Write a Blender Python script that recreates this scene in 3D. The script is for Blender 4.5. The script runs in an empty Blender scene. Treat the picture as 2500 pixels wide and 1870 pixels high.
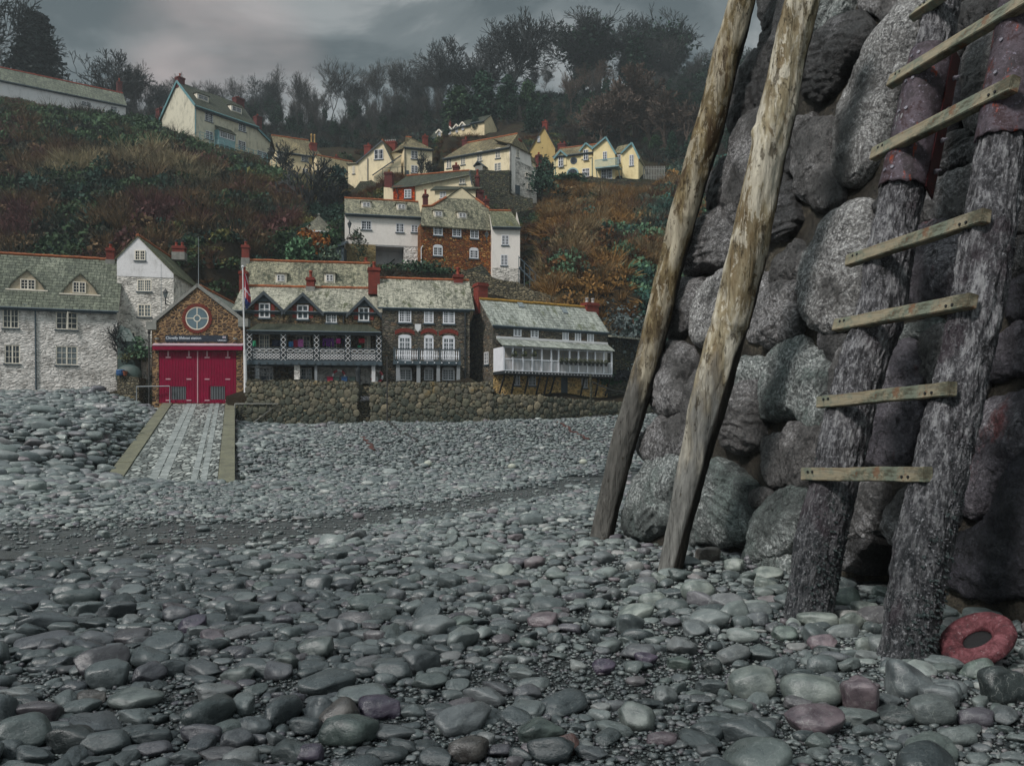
import bpy, bmesh, math, random
import numpy as np
from mathutils import Vector, Matrix
S = bpy.context.scene
COL = S.collection
rad = math.radians
random.seed(7)
RNG = np.random.default_rng(11)
PI = math.pi
# ---------------------------------------------------------------- camera
F, CX, HZ, CH = 2080.0, 1250.0, 1060.0, 1.2
cam_d = bpy.data.cameras.new('camera')
cam_d.sensor_width = 36.0
cam_d.sensor_fit = 'HORIZONTAL'
cam_d.lens = 36.0 * F / 2500.0
cam_d.shift_y = 0.05
cam_d.clip_start = 0.1
cam_d.clip_end = 3000
cam = bpy.data.objects.new('camera', cam_d)
cam.location = (0, 0, CH)
cam.rotation_euler = (PI / 2, 0, 0)
COL.objects.link(cam)
S.camera = cam
# ---------------------------------------------------------------- light
SUN_EL, SUN_AZ = rad(46), rad(-48)      # azimuth measured from straight behind the camera, to the left
sd = (math.sin(SUN_AZ) * math.cos(SUN_EL), -math.cos(SUN_AZ) * math.cos(SUN_EL), math.sin(SUN_EL))  # towards the sun
sun_l = bpy.data.lights.new('sun', 'SUN')
sun_l.energy = 1.5
sun_l.angle = rad(10)
sun_l.color = (1.0, 0.965, 0.93)
sun = bpy.data.objects.new('sun', sun_l)
sun.rotation_euler = Vector(sd).to_track_quat('Z', 'Y').to_euler()
COL.objects.link(sun)
S.view_settings.view_transform = 'Standard'
S.view_settings.look = 'None'
S.view_settings.exposure = 1.0
S.view_settings.gamma = 1.0
S.cycles.max_bounces = 5
S.cycles.diffuse_bounces = 2
S.cycles.glossy_bounces = 2
S.cycles.transparent_max_bounces = 6
S.cycles.use_denoising = True
W = bpy.data.worlds.new('World')
S.world = W
W.use_nodes = True
wn, wl = W.node_tree.nodes, W.node_tree.links
wn.clear()
def wnode(t, **ins):
 n = wn.new(t)
 for k, v in ins.items():
  n.inputs[int(k[1:]) if k[0] == 'i' and k[1:].isdigit() else k].default_value = v
 return n
sky = wn.new('ShaderNodeTexSky')
sky.sky_type = 'NISHITA'
sky.sun_disc = False
sky.sun_elevation = SUN_EL
sky.sun_rotation = math.atan2(sd[0], sd[1])
tc = wn.new('ShaderNodeTexCoord')
sep = wn.new('ShaderNodeSeparateXYZ')
wl.new(tc.outputs['Generated'], sep.inputs[0])
def wm(op, a, b, clamp=False):
 n = wn.new('ShaderNodeMath'); n.operation = op; n.use_clamp = clamp
 for i, x in enumerate((a, b)):
  if x is None: continue
  if isinstance(x, (int, float)): n.inputs[i].default_value = x
  else: wl.new(x, n.inputs[i])
 return n.outputs[0]
zz = wm('ADD', wm('MAXIMUM', sep.outputs[2], 0.0), 0.22)
comb = wn.new('ShaderNodeCombineXYZ')
wl.new(wm('DIVIDE', sep.outputs[0], zz), comb.inputs[0])
wl.new(wm('MULTIPLY', wm('DIVIDE', sep.outputs[1], zz), 1.5), comb.inputs[1])
n1 = wnode('ShaderNodeTexNoise', Scale=2.1, Detail=6.0, Roughness=0.6, Distortion=0.5)
wl.new(comb.outputs[0], n1.inputs['Vector'])
cr = wn.new('ShaderNodeValToRGB')
cr.color_ramp.interpolation = 'EASE'
e = cr.color_ramp.elements
e[0].position = 0.41; e[0].color = (0.040, 0.051, 0.053, 1)
e[1].position = 0.6; e[1].color = (0.15, 0.16, 0.16, 1)
m = e.new(0.5); m.color = (0.072, 0.085, 0.087, 1)
wl.new(n1.outputs[0], cr.inputs[0])
# a pale break in the cloud, low over the left ridge
gd = Vector(((545 - CX) / F, 1.0, (HZ - 165) / F)).normalized()
dt = wn.new('ShaderNodeVectorMath'); dt.operation = 'DOT_PRODUCT'
nrm = wn.new('ShaderNodeVectorMath'); nrm.operation = 'NORMALIZE'
wl.new(tc.outputs['Generated'], nrm.inputs[0])
wl.new(nrm.outputs[0], dt.inputs[0]); dt.inputs[1].default_value = gd
gap = wn.new('ShaderNodeMapRange'); gap.interpolation_type = 'SMOOTHERSTEP'
gap.inputs[1].default_value = math.cos(rad(7)); gap.inputs[2].default_value = 1.0
wl.new(dt.outputs['Value'], gap.inputs[0])
n2 = wnode('ShaderNodeTexNoise', Scale=3.0, Detail=4.0, Roughness=0.5)
wl.new(comb.outputs[0], n2.inputs['Vector'])
gf = wm('MULTIPLY', wm('MULTIPLY', gap.outputs[0], 1.3), wm('MULTIPLY', wm('SUBTRACT', n2.outputs[0], 0.3), 2.2, True), True)
mx = wn.new('ShaderNodeMixRGB'); mx.inputs[2].default_value = (0.22, 0.19, 0.183, 1)
wl.new(gf, mx.inputs[0]); wl.new(cr.outputs[0], mx.inputs[1])
# the whole deck is brighter overhead and out over the sea behind the camera than over the hill
up = wn.new('ShaderNodeMapRange'); up.interpolation_type = 'SMOOTHSTEP'
up.inputs[1].default_value = 0.45; up.inputs[2].default_value = 0.95
up.inputs[3].default_value = 1.0; up.inputs[4].default_value = 4.6
wl.new(sep.outputs[2], up.inputs[0])
bk = wn.new('ShaderNodeMapRange'); bk.interpolation_type = 'SMOOTHSTEP'
bk.inputs[1].default_value = 0.35; bk.inputs[2].default_value = -0.6
bk.inputs[3].default_value = 0.0; bk.inputs[4].default_value = 1.3
wl.new(sep.outputs[1], bk.inputs[0])
mul = wn.new('ShaderNodeVectorMath'); mul.operation = 'SCALE'
wl.new(mx.outputs[0], mul.inputs[0]); wl.new(wm('MULTIPLY', wm('ADD', up.outputs[0], bk.outputs[0]), 10.5), mul.inputs['Scale'])
fin = wn.new('ShaderNodeMixRGB'); fin.inputs[0].default_value = 0.97
wl.new(sky.outputs[0], fin.inputs[1]); wl.new(mul.outputs[0], fin.inputs[2])
bg = wn.new('ShaderNodeBackground'); bg.inputs['Strength'].default_value = 0.1
wl.new(fin.outputs[0], bg.inputs[0])
wo = wn.new('ShaderNodeOutputWorld')
wl.new(bg.outputs[0], wo.inputs[0])
# ---------------------------------------------------------------- pixel helpers: each key is an enlarged crop of the photograph
VW = {'s': (0, 0, 1.0), 'a': (0, 520, 3.448), 'b': (560, 560, 3.31), 'c': (1100, 640, 3.94), 'd': (700, 400, 3.568),
      'e': (820, 260, 2.765), 'f': (0, 80, 2.572), 'g': (1400, 0, 2.011), 'h': (1400, 760, 1.761),
      'w': (1500, 0, 2.178), 'x': (1500, 700, 2.178), 'y': (0, 1100, 1.7696), 'z': (1250, 1250, 1.7696), 't': (650, 0, 1.8433)}
def pix(v, x, y):
 ox, oy, s = VW[v]
 return ox + x / s, oy + y / s
def P(x, y, d):
 return np.array([(x - CX) / F * d, d, CH + (HZ - y) / F * d])
# ---------------------------------------------------------------- noise
_perm = RNG.permutation(256); _perm = np.concatenate([_perm, _perm, _perm])
_grad = RNG.normal(size=(256, 3)); _grad /= np.linalg.norm(_grad, axis=1)[:, None]
def perlin(p):
 p = np.asarray(p, float); i = np.floor(p).astype(int); f = p - i
 u = f * f * f * (f * (f * 6 - 15) + 10); i &= 255
 r = 0
 for dx in (0, 1):
  for dy in (0, 1):
   for dz in (0, 1):
    h = _perm[_perm[_perm[(i[:, 0] + dx) & 255] + ((i[:, 1] + dy) & 255)] + ((i[:, 2] + dz) & 255)]
    g = _grad[h & 255]
    w = (u[:, 0] if dx else 1 - u[:, 0]) * (u[:, 1] if dy else 1 - u[:, 1]) * (u[:, 2] if dz else 1 - u[:, 2])
    r = r + w * (g[:, 0] * (f[:, 0] - dx) + g[:, 1] * (f[:, 1] - dy) + g[:, 2] * (f[:, 2] - dz))
 return r * 1.5
def fbm(p, octs=4, gain=0.5):
 p = np.asarray(p, float); r = 0; a = 1.0
 for k in range(octs):
  r = r + a * perlin(p * 2 ** k + 17.3 * k); a *= gain
 return r
# ---------------------------------------------------------------- object helpers
def lk(o, parent=None):
 COL.objects.link(o)
 if parent is not None: o.parent = parent
 return o
def tag(o, label, cat, group=None):
 o['label'] = label; o['category'] = cat
 if group: o['group'] = group
 return o
def thing(name, label, cat, loc=(0, 0, 0), rz=0, group=None):
 o = bpy.data.objects.new(name, None)
 o.empty_display_size = 0.3
 o.location = [float(q) for q in loc]; o.rotation_euler = (0, 0, rz)
 return tag(lk(o), label, cat, group)
def auto_uv(me):
 nl = len(me.loops)
 if nl == 0: return
 co = np.empty(len(me.vertices) * 3, np.float32); me.vertices.foreach_get('co', co); co = co.reshape(-1, 3)
 vi = np.empty(nl, np.int32); me.loops.foreach_get('vertex_index', vi)
 nf = len(me.polygons)
 nr = np.empty(nf * 3, np.float32); me.polygons.foreach_get('normal', nr); nr = nr.reshape(-1, 3)
 lt = np.empty(nf, np.int32); me.polygons.foreach_get('loop_total', lt)
 n = np.repeat(nr, lt, axis=0); p = co[vi]
 t = np.stack([-n[:, 1], n[:, 0], np.zeros(nl)], 1)
 ln = np.linalg.norm(t, axis=1); flat = ln < 0.15
 t[flat] = (1, 0, 0); ln[flat] = 1; t /= ln[:, None]
 # keep one handedness so that neighbouring faces of either side agree
 sg = np.where(np.abs(t[:, 0]) > np.abs(t[:, 1]), np.sign(t[:, 0]), np.sign(t[:, 1])); t *= sg[:, None]
 b = np.cross(n, t); b *= np.where(b[:, 2] < 0, -1, 1)[:, None]
 b[flat] = (0, 1, 0)
 uv = np.stack([(p * t).sum(1), (p * b).sum(1)], 1).astype(np.float32)
 l = me.uv_layers.new(name='UVMap')
 l.data.foreach_set('uv', uv.ravel())
class MB:
 def __init__(s): s.v = []; s.f = []; s.m = []
 def add(s, vs, fs, mi=0):
  b = len(s.v); s.v += [tuple(float(q) for q in v) for v in vs]
  s.f += [tuple(b + i for i in f) for f in fs]; s.m += [mi] * len(fs)
  return s
 def box(s, x0, x1, y0, y1, z0, z1, mi=0):
  return s.add([(x0, y0, z0), (x1, y0, z0), (x1, y1, z0), (x0, y1, z0), (x0, y0, z1), (x1, y0, z1), (x1, y1, z1), (x0, y1, z1)],
                     [(0, 3, 2, 1), (4, 5, 6, 7), (0, 1, 5, 4), (1, 2, 6, 5), (2, 3, 7, 6), (3, 0, 4, 7)], mi)
 def slab(s, pts, th, mi=0, up=None):
  pts = [np.array(p, float) for p in pts]; n = np.cross(pts[1] - pts[0], pts[2] - pts[0]); n /= np.linalg.norm(n)
  if (n[2] < 0) if up is None else (np.dot(n, up) < 0): n = -n
  k = len(pts); bot = [p - n * th for p in pts]
  return s.add(pts + bot, [tuple(range(k)), tuple(range(2 * k - 1, k - 1, -1))] + [(i, (i + 1) % k, k + (i + 1) % k, k + i) for i in range(k)], mi)
 def bar(s, a, b, w, h=None, mi=0, upv=(0, 0, 1)):
  a, b = np.array(a, float), np.array(b, float); h = h or w
  d = b - a; d /= np.linalg.norm(d); u = np.array(upv, float)
  if abs(np.dot(d, u)) > 0.97: u = np.array((0, 1.0, 0))
  x = np.cross(d, u); x /= np.linalg.norm(x); y = np.cross(x, d)
  c = [x * w / 2 * i + y * h / 2 * j for i, j in ((-1, -1), (1, -1), (1, 1), (-1, 1))]
  return s.add([a + q for q in c] + [b + q for q in c], [(0, 3, 2, 1), (4, 5, 6, 7), (0, 1, 5, 4), (1, 2, 6, 5), (2, 3, 7, 6), (3, 0, 4, 7)], mi)
 def tube(s, pts, r, n=8, mi=0, cap=True):
  pts = [np.array(p, float) for p in pts]; rs = r if hasattr(r, '__len__') else [r] * len(pts)
  vs = []; fs = []; px_ = None
  for i, p in enumerate(pts):
   d = pts[min(i + 1, len(pts) - 1)] - pts[max(i - 1, 0)]; d = d / (np.linalg.norm(d) + 1e-9)
   if px_ is None:
    x = np.cross(d, (0, 0, 1)) if abs(d[2]) < 0.9 else np.cross(d, (0, 1, 0))
   else: x = px_ - d * np.dot(px_, d)
   x = x / (np.linalg.norm(x) + 1e-9); px_ = x; y = np.cross(d, x)
   vs += [p + rs[i] * (math.cos(2 * PI * k / n) * x + math.sin(2 * PI * k / n) * y) for k in range(n)]
  for i in range(len(pts) - 1):
   for k in range(n):
    a = i * n + k; b = i * n + (k + 1) % n
    fs.append((a, b, b + n, a + n))
  if cap: fs += [tuple(range(n - 1, -1, -1)), tuple((len(pts) - 1) * n + k for k in range(n))]
  return s.add(vs, fs, mi)
 def lathe(s, prof, c=(0, 0, 0), n=12, mi=0):
  vs = []; fs = []
  for r, z in prof: vs += [(c[0] + r * math.cos(2 * PI * k / n), c[1] + r * math.sin(2 * PI * k / n), c[2] + z) for k in range(n)]
  for i in range(len(prof) - 1):
   for k in range(n):
    a = i * n + k; b = i * n + (k + 1) % n; fs.append((a, b, b + n, a + n))
  fs += [tuple(range(n - 1, -1, -1)), tuple((len(prof) - 1) * n + k for k in range(n))]
  return s.add(vs, fs, mi)
 def ball(s, c, r, n=8, mi=0):
  rr = r if hasattr(r, '__len__') else (r, r, r)
  vs = []; fs = []; h = n // 2 + 1
  for i in range(1, h):
   t = PI * i / h
   vs += [(c[0] + rr[0] * math.sin(t) * math.cos(2 * PI * k / n), c[1] + rr[1] * math.sin(t) * math.sin(2 * PI * k / n), c[2] + rr[2] * math.cos(t)) for k in range(n)]
  for i in range(h - 2):
   for k in range(n):
    a = i * n + k; b = i * n + (k + 1) % n; fs.append((a, a + n, b + n, b))
  vs += [(c[0], c[1], c[2] + rr[2]), (c[0], c[1], c[2] - rr[2])]; T = len(vs) - 2
  fs += [(T, k, (k + 1) % n) for k in range(n)] + [(T + 1, (h - 2) * n + (k + 1) % n, (h - 2) * n + k) for k in range(n)]
  return s.add(vs, fs, mi)
 def build(s, name, mats, parent=None, smooth=False):
  me = bpy.data.meshes.new(name)
  me.from_pydata(s.v, [], s.f)
  for m in (mats if isinstance(mats, (list, tuple)) else [mats]): me.materials.append(m)
  me.polygons.foreach_set('material_index', s.m)
  if smooth: me.polygons.foreach_set('use_smooth', [True] * len(s.f))
  me.update(); auto_uv(me)
  return lk(bpy.data.objects.new(name, me), parent)
def np_mesh(name, V, Fc, mat, smooth=True, col=None, uv=False):
 """V (n,3); Fc (m,3) or (m,4); col (n,3) per-vertex colour of the thing itself"""
 me = bpy.data.meshes.new(name); V = np.ascontiguousarray(V, np.float32); Fc = np.ascontiguousarray(Fc, np.int32)
 k = Fc.shape[1]
 me.vertices.add(len(V)); me.vertices.foreach_set('co', V.ravel())
 me.loops.add(Fc.size); me.loops.foreach_set('vertex_index', Fc.ravel())
 me.polygons.add(len(Fc)); me.polygons.foreach_set('loop_start', np.arange(0, Fc.size, k, dtype=np.int32))
 me.polygons.foreach_set('use_smooth', np.full(len(Fc), smooth))
 if col is not None:
  a = me.color_attributes.new('tint', 'FLOAT_COLOR', 'POINT')
  c = np.ones((len(V), 4), np.float32); c[:, :3] = col; a.data.foreach_set('color', c.ravel())
 me.update(calc_edges=True)
 me.materials.append(mat)
 if uv: auto_uv(me)
 return me
def np_obj(name, V, Fc, mat, parent=None, **k):
 return lk(bpy.data.objects.new(name, np_mesh(name, V, Fc, mat, **k)), parent)
def instances(protos, idx, M, L, cols=None):
 """merge many transformed copies of small tri meshes into arrays"""
 Vs, Fs, Cs = [], [], []; base = 0
 for q, (pv, pf) in enumerate(protos):
  s = np.where(idx == q)[0]
  if len(s) == 0: continue
  v = np.einsum('nij,vj->nvi', M[s], pv) + L[s][:, None, :]
  f = pf[None] + (np.arange(len(s)) * len(pv))[:, None, None] + base
  Vs.append(v.reshape(-1, 3)); Fs.append(f.reshape(-1, pf.shape[1])); base += v.shape[0] * v.shape[1]
  if cols is not None: Cs.append(np.repeat(cols[s], len(pv), axis=0))
 return np.concatenate(Vs), np.concatenate(Fs), (np.concatenate(Cs) if cols is not None else None)
def rotz(a):
 c, s = np.cos(a), np.sin(a); z = np.zeros_like(a); o = np.ones_like(a)
 return np.stack([np.stack([c, -s, z], -1), np.stack([s, c, z], -1), np.stack([z, z, o], -1)], -2)
def rotx(a):
 c, s = np.cos(a), np.sin(a); z = np.zeros_like(a); o = np.ones_like(a)
 return np.stack([np.stack([o, z, z], -1), np.stack([z, c, -s], -1), np.stack([z, s, c], -1)], -2)
_ico = {}
def ico(l):
 if l not in _ico:
  bm = bmesh.new(); bmesh.ops.create_icosphere(bm, subdivisions=l, radius=1)
  _ico[l] = (np.array([v.co[:] for v in bm.verts]), np.array([[v.index for v in f.verts] for f in bm.faces])); bm.free()
 return _ico[l]
class TPS:
 def __init__(s, pts, lam=0.0):
  pts = np.array(pts, float); s.c = pts[:, :2] / 50; n = len(pts)
  K = s.k(s.c, s.c) + lam * np.eye(n); Q = np.hstack([np.ones((n, 1)), s.c])
  A = np.block([[K, Q], [Q.T, np.zeros((3, 3))]])
  s.w = np.linalg.solve(A, np.concatenate([pts[:, 2], np.zeros(3)]))
 def k(s, a, b):
  r = np.sqrt(((a[:, None] - b[None]) ** 2).sum(-1)) ; return r      # linear kernel keeps ridges firm
 def __call__(s, xy):
  xy = np.asarray(xy, float) / 50; out = np.empty(len(xy))
  for i in range(0, len(xy), 20000):
   q = xy[i:i + 20000]; out[i:i + 20000] = s.k(q, s.c) @ s.w[:-3] + s.w[-3] + q @ s.w[-2:]
  return out
# ---------------------------------------------------------------- materials
def hx(h):
 v = [int(h[i:i + 2], 16) / 255 for i in (0, 2, 4)]
 return tuple((c / 12.92 if c <= 0.04045 else ((c + 0.055) / 1.055) ** 2.4) for c in v) + (1.0,)
class G:
 def __init__(s, name):
  s.mat = bpy.data.materials.new(name); s.mat.use_nodes = True
  s.nt = s.mat.node_tree; s.nt.nodes.clear()
  s.out = s.nt.nodes.new('ShaderNodeOutputMaterial'); s.bs = s.nt.nodes.new('ShaderNodeBsdfPrincipled')
  s.nt.links.new(s.bs.outputs[0], s.out.inputs[0])
  s.bs.inputs['Roughness'].default_value = 0.8
  s.tc = s.nt.nodes.new('ShaderNodeTexCoord')
 def set(s, inp, v):
  if isinstance(v, bpy.types.NodeSocket): s.nt.links.new(v, inp)
  elif v is not None:
   if hasattr(inp.default_value, '__len__') and not hasattr(v, '__len__'): v = (v,) * len(inp.default_value)
   if hasattr(v, '__len__') and len(v) == 4 and len(inp.default_value) == 3: v = v[:3]
   inp.default_value = v
 def n(s, t, props=None, **ins):
  nd = s.nt.nodes.new('ShaderNode' + t)
  for k, v in (props or {}).items(): setattr(nd, k, v)
  for k, v in ins.items(): s.set(nd.inputs[int(k[1:])] if k[0] == 'i' and k[1:].isdigit() else nd.inputs[k], v)
  return nd
 def uv(s): return s.tc.outputs['UV']
 def ob(s): return s.tc.outputs['Object']
 def mp(s, co, scale=(1, 1, 1), rot=(0, 0, 0), loc=(0, 0, 0)): return s.n('Mapping', i0=co, i1=loc, i2=rot, i3=scale).outputs[0]
 def noise(s, co, sc, det=4, ro=0.6, dist=0.0): return s.n('TexNoise', Vector=co, Scale=sc, Detail=det, Roughness=ro, Distortion=dist).outputs['Fac']
 def noisec(s, co, sc, det=2): return s.n('TexNoise', Vector=co, Scale=sc, Detail=det).outputs['Color']
 def vor(s, co, sc, feat='F1', rnd=1.0, out='Distance'): return s.n('TexVoronoi', {'feature': feat}, Vector=co, Scale=sc, Randomness=rnd).outputs[out]
 def m(s, op, a, b=None, c=None, clamp=False):
  nd = s.n('Math', {'operation': op, 'use_clamp': clamp})
  for i, x in enumerate((a, b, c)):
   if x is not None: s.set(nd.inputs[i], x)
  return nd.outputs[0]
 def ss(s, x, lo, hi, a=0.0, b=1.0):
  return s.n('MapRange', {'interpolation_type': 'SMOOTHSTEP'}, i0=x, i1=lo, i2=hi, i3=a, i4=b).outputs[0]
 def ramp(s, x, stops, interp='LINEAR'):
  nd = s.n('ValToRGB', Fac=x); cr = nd.color_ramp; cr.interpolation = interp
  while len(cr.elements) > 1: cr.elements.remove(cr.elements[-1])
  for i, (p, c) in enumerate(stops):
   e = cr.elements[0] if i == 0 else cr.elements.new(p)
   e.position = p; e.color = c if len(c) == 4 else tuple(c) + (1,)
  return nd.outputs[0]
 def mix(s, f, a, b, mode='MIX'):
  nd = s.n('MixRGB', {'blend_type': mode}, Fac=f)
  s.set(nd.inputs[1], a); s.set(nd.inputs[2], b)
  return nd.outputs[0]
 def warp(s, co, sc, amt):
  c = s.noisec(co, sc)
  v = s.n('VectorMath', {'operation': 'SUBTRACT'}, i0=c, i1=(0.5, 0.5, 0.5)).outputs[0]
  v = s.n('VectorMath', {'operation': 'SCALE'}, i0=v, Scale=amt).outputs[0]
  return s.n('VectorMath', {'operation': 'ADD'}, i0=co, i1=v).outputs[0]
 def fin(s, col=None, rough=None, bumps=(), spec=None, metal=None):
  if col is not None: s.set(s.bs.inputs['Base Color'], col)
  if rough is not None: s.set(s.bs.inputs['Roughness'], rough)
  if spec is not None: s.set(s.bs.inputs['Specular IOR Level'], spec)
  if metal is not None: s.set(s.bs.inputs['Metallic'], metal)
  nrm = None
  for h, dist in bumps:
   nd = s.n('Bump', Height=h, Distance=dist, Strength=1.0)
   if nrm is not None: s.nt.links.new(nrm, nd.inputs['Normal'])
   nrm = nd.outputs[0]
  if nrm is not None: s.nt.links.new(nrm, s.bs.inputs['Normal'])
  return s.mat
def paint(name, h, rough=0.6, var=0.25, sc=2.0, metal=0, dirt=None):
 g = G(name); c = hx(h) if isinstance(h, str) else h
 n = g.noise(g.ob(), sc, 6, 0.65); f = g.m('MULTIPLY', n, 1.0)
 lo = tuple(q * (1 - var) for q in c[:3]) + (1,); hi = tuple(min(1, q * (1 + var * 0.6)) for q in c[:3]) + (1,)
 col = g.ramp(f, [(0.3, lo), (0.7, hi)])
 if dirt: col = g.mix(g.ss(g.noise(g.ob(), sc * 3, 8, 0.75), 0.55, 0.68), col, hx(dirt))
 return g.fin(col, rough, [(g.noise(g.ob(), sc * 20, 3), 0.004)], metal=metal, spec=.15 if name.startswith('crimson_p') else None)
def rubble(name, cols, mortar, sc=3.0, asp=1.9, mw=0.05, bd=0.05, patch=None, coursed=False, rnd=1.0):
 g = G(name); co = g.warp(g.uv(), 1.7, 0.12 if coursed else 0.22)
 co = g.warp(co, 9, 0.03)
 cm = g.mp(co, (sc, sc * asp, 1))
 cid = g.vor(cm, 1.0, rnd=rnd, out='Color'); ed = g.vor(cm, 1.0, 'DISTANCE_TO_EDGE', rnd=rnd)
 s0 = g.n('SeparateColor', i0=cid).outputs[0]
 base = g.ramp(s0, [(i / max(1, len(cols) - 1), hx(c)) for i, c in enumerate(cols)])
 base = g.mix(0.5, base, g.ramp(g.noise(g.uv(), 14, 6, 0.7), [(0.3, (0.45, 0.45, 0.45, 1)), (0.7, (1.5, 1.5, 1.5, 1))]), 'MULTIPLY')
 base = g.mix(0.6, base, g.ramp(g.noise(g.uv(), 0.5, 4, 0.6), [(0.32, (0.6, 0.62, 0.62, 1)), (0.7, (1.35, 1.3, 1.25, 1))]), 'MULTIPLY')
 if patch: base = g.mix(g.ss(g.noise(g.uv(), patch[1], 7, 0.7), patch[2], patch[2] + 0.1), base, hx(patch[0]))
 mk = g.ss(ed, mw * 0.5, mw * 1.6)
 col = g.mix(mk, hx(mortar), base)
 h = g.ss(ed, 0, 0.22)
 return g.fin(col, 0.9, [(h, bd), (g.noise(g.uv(), 22, 5, 0.7), 0.02)], spec=0.25)
def whitewash(name, paintc='cfcac4', joint='4a4642', sc=2.2, dirt='8b8680', amt=1.0):
 g = G(name); co = g.warp(g.uv(), 2.2, 0.35); co = g.warp(co, 11, 0.05)
 cm = g.mp(co, (sc, sc * 2.5, 1)); ed = g.vor(cm, 1.0, 'DISTANCE_TO_EDGE')
 n = g.noise(g.uv(), 1.1, 6, 0.65)
 base = g.mix(g.ss(n, 0.42, 0.72), hx(paintc), hx(dirt))
 base = g.mix(0.45, base, g.ramp(g.noise(g.uv(), 6, 7, 0.75), [(0.3, (0.62, 0.62, 0.62, 1)), (0.65, (1.2, 1.2, 1.2, 1))]), 'MULTIPLY')
 mk = g.m('MULTIPLY', g.ss(ed, 0.07, 0.0), g.ss(g.noise(g.uv(), 2.6, 5, 0.7), 0.46, 0.58))
 col = g.mix(g.m('MULTIPLY', mk, amt), base, hx(joint))
 return g.fin(col, 0.85, [(g.ss(ed, 0, 0.3), 0.045), (g.noise(g.mp(g.uv(), (1, 2, 1)), 9, 5, 0.7), 0.04)], spec=0.25)
def render_wall(name, c, stain='6d6a60', s=0.5, rough=0.85):
 g = G(name)
 n = g.noise(g.mp(g.uv(), (1.2, 0.35, 1)), 1.6, 8, 0.7); n2 = g.noise(g.uv(), 0.6, 5, 0.6)
 f = g.m('MULTIPLY', g.ss(g.m('ADD', g.m('MULTIPLY', n, 0.6), g.m('MULTIPLY', n2, 0.4)), 0.47, 0.66), s)
 col = g.mix(f, hx(c), hx(stain))
 col = g.mix(0.3, col, g.ramp(g.noise(g.uv(), 8, 6, 0.7), [(0.3, (0.7, 0.7, 0.7, 1)), (0.7, (1.15, 1.15, 1.15, 1))]), 'MULTIPLY')
 return g.fin(col, rough, [(g.noise(g.uv(), 5, 6, 0.7), 0.03)], spec=0.2)
def slate(name, c1, c2, lich, lf=0.5, gap='20241f', w=0.34, h=0.2, moss=None, blot=0.25):
 g = G(name); co = g.warp(g.uv(), 1.2, 0.06)
 b = g.n('TexBrick', {'offset': 0.5}, Vector=co, Color1=hx(c1), Color2=hx(c2), Mortar=hx(gap), Scale=1.0,
   i4=1.0)
 b.inputs['Mortar Size'].default_value = 0.018; b.inputs['Mortar Smooth'].default_value = 0.3
 b.inputs['Brick Width'].default_value = w; b.inputs['Row Height'].default_value = h; b.inputs['Bias'].default_value = 0.0
 base = b.outputs['Color']
 base = g.mix(0.7, base, g.ramp(g.noise(g.mp(g.uv(), (3.2, 5.2, 1)), 1.0, 3, 0.8), [(0.3, (0.4, 0.4, 0.4, 1)), (0.7, (1.5, 1.5, 1.5, 1))]), 'MULTIPLY')
 n = g.noise(g.mp(g.uv(), (1.3, 0.6, 1)), 3.2, 9, 0.85)
 big = g.noise(g.mp(g.uv(), (0.35, 0.15, 1)), 1.0, 3, 0.5)
 f = g.ss(g.m('ADD', g.m('MULTIPLY', n, 0.7), g.m('MULTIPLY', big, 0.3)), lf - 0.03, lf + 0.06)
 f = g.m('MULTIPLY', f, g.ss(g.noise(g.uv(), 16, 3, 0.8), 0.34, 0.56))
 col = g.mix(g.m('MULTIPLY', f, 0.8), base, hx(lich))
 col = g.mix(0.75, col, g.ramp(g.noise(g.mp(g.uv(), (2.6, 0.28, 1)), 1.3, 6, 0.75), [(0.36, (0.38, 0.4, 0.38, 1)), (0.62, (1.25, 1.25, 1.22, 1))]), 'MULTIPLY')
 if moss: col = g.mix(g.ss(g.noise(g.mp(g.uv(), (1.3, 0.45, 1)), 0.9, 7, 0.7), 0.55, 0.63), col, hx(moss))
 bl = g.m('MULTIPLY', g.ss(g.noise(g.mp(g.uv(), (2.2, 3.4, 1)), 1.0, 5, 0.8), 0.5, 0.58), blot); col = g.mix(bl, col, hx('3b3d33'))
 sep = g.n('SeparateXYZ', i0=g.uv()).outputs[1]
 st = g.m('FRACT', g.m('DIVIDE', sep, h))
 return g.fin(col, 0.8, [(g.m('SUBTRACT', 1.0, st), 0.03), (b.outputs['Fac'], -0.03), (g.noise(g.uv(), 12, 5, 0.7), 0.03)], spec=0.3)
M = {}
M['white_rubble'] = whitewash('white_rubble', 'd2ccc6', '524e4a')
M['white_rubble_worn'] = whitewash('white_rubble_worn', 'cdc7bf', '3c3a36', dirt='74706a')
M['white_render'] = render_wall('white_render', 'c9c6c6', '8d8a86', 0.45)
M['white_render_clean'] = render_wall('white_render_clean', 'd6cfc8', 'aaa198', 0.35)
M['cream'] = render_wall('cream', 'cdbb98', '7f7660', 0.6)
M['cream_pale'] = render_wall('cream_pale', 'd2c3a4', '857a62', 0.6)
M['yellow'] = render_wall('yellow', 'd9c79a', 'a08a5c', 0.4)
M['dingy'] = render_wall('dingy', 'b4ae9c', '5f5c50', 0.75)
M['ochre'] = render_wall('ochre', '9f8a5b', '6b5c3c', 0.5)
M['dorm'] = render_wall('dorm', 'b3a58e', '8a7f6c', 0.3)
M['brown_stone'] = rubble('brown_stone', ['2a211e', '4e3a2e', '382c26', '5e4632', '403630', '6a543e'], '84694a', 3.0, 1.8, 0.055, 0.05, coursed=True, rnd=0.75)
M['grey_stone'] = rubble('grey_stone', ['35322c', '56504a', '47443a', '6b6254', '3a3a36', '5c4a3a'], '2c2a26', 3.6, 2.4, 0.05, 0.06, patch=('7a7466', 3.0, 0.62))
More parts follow.
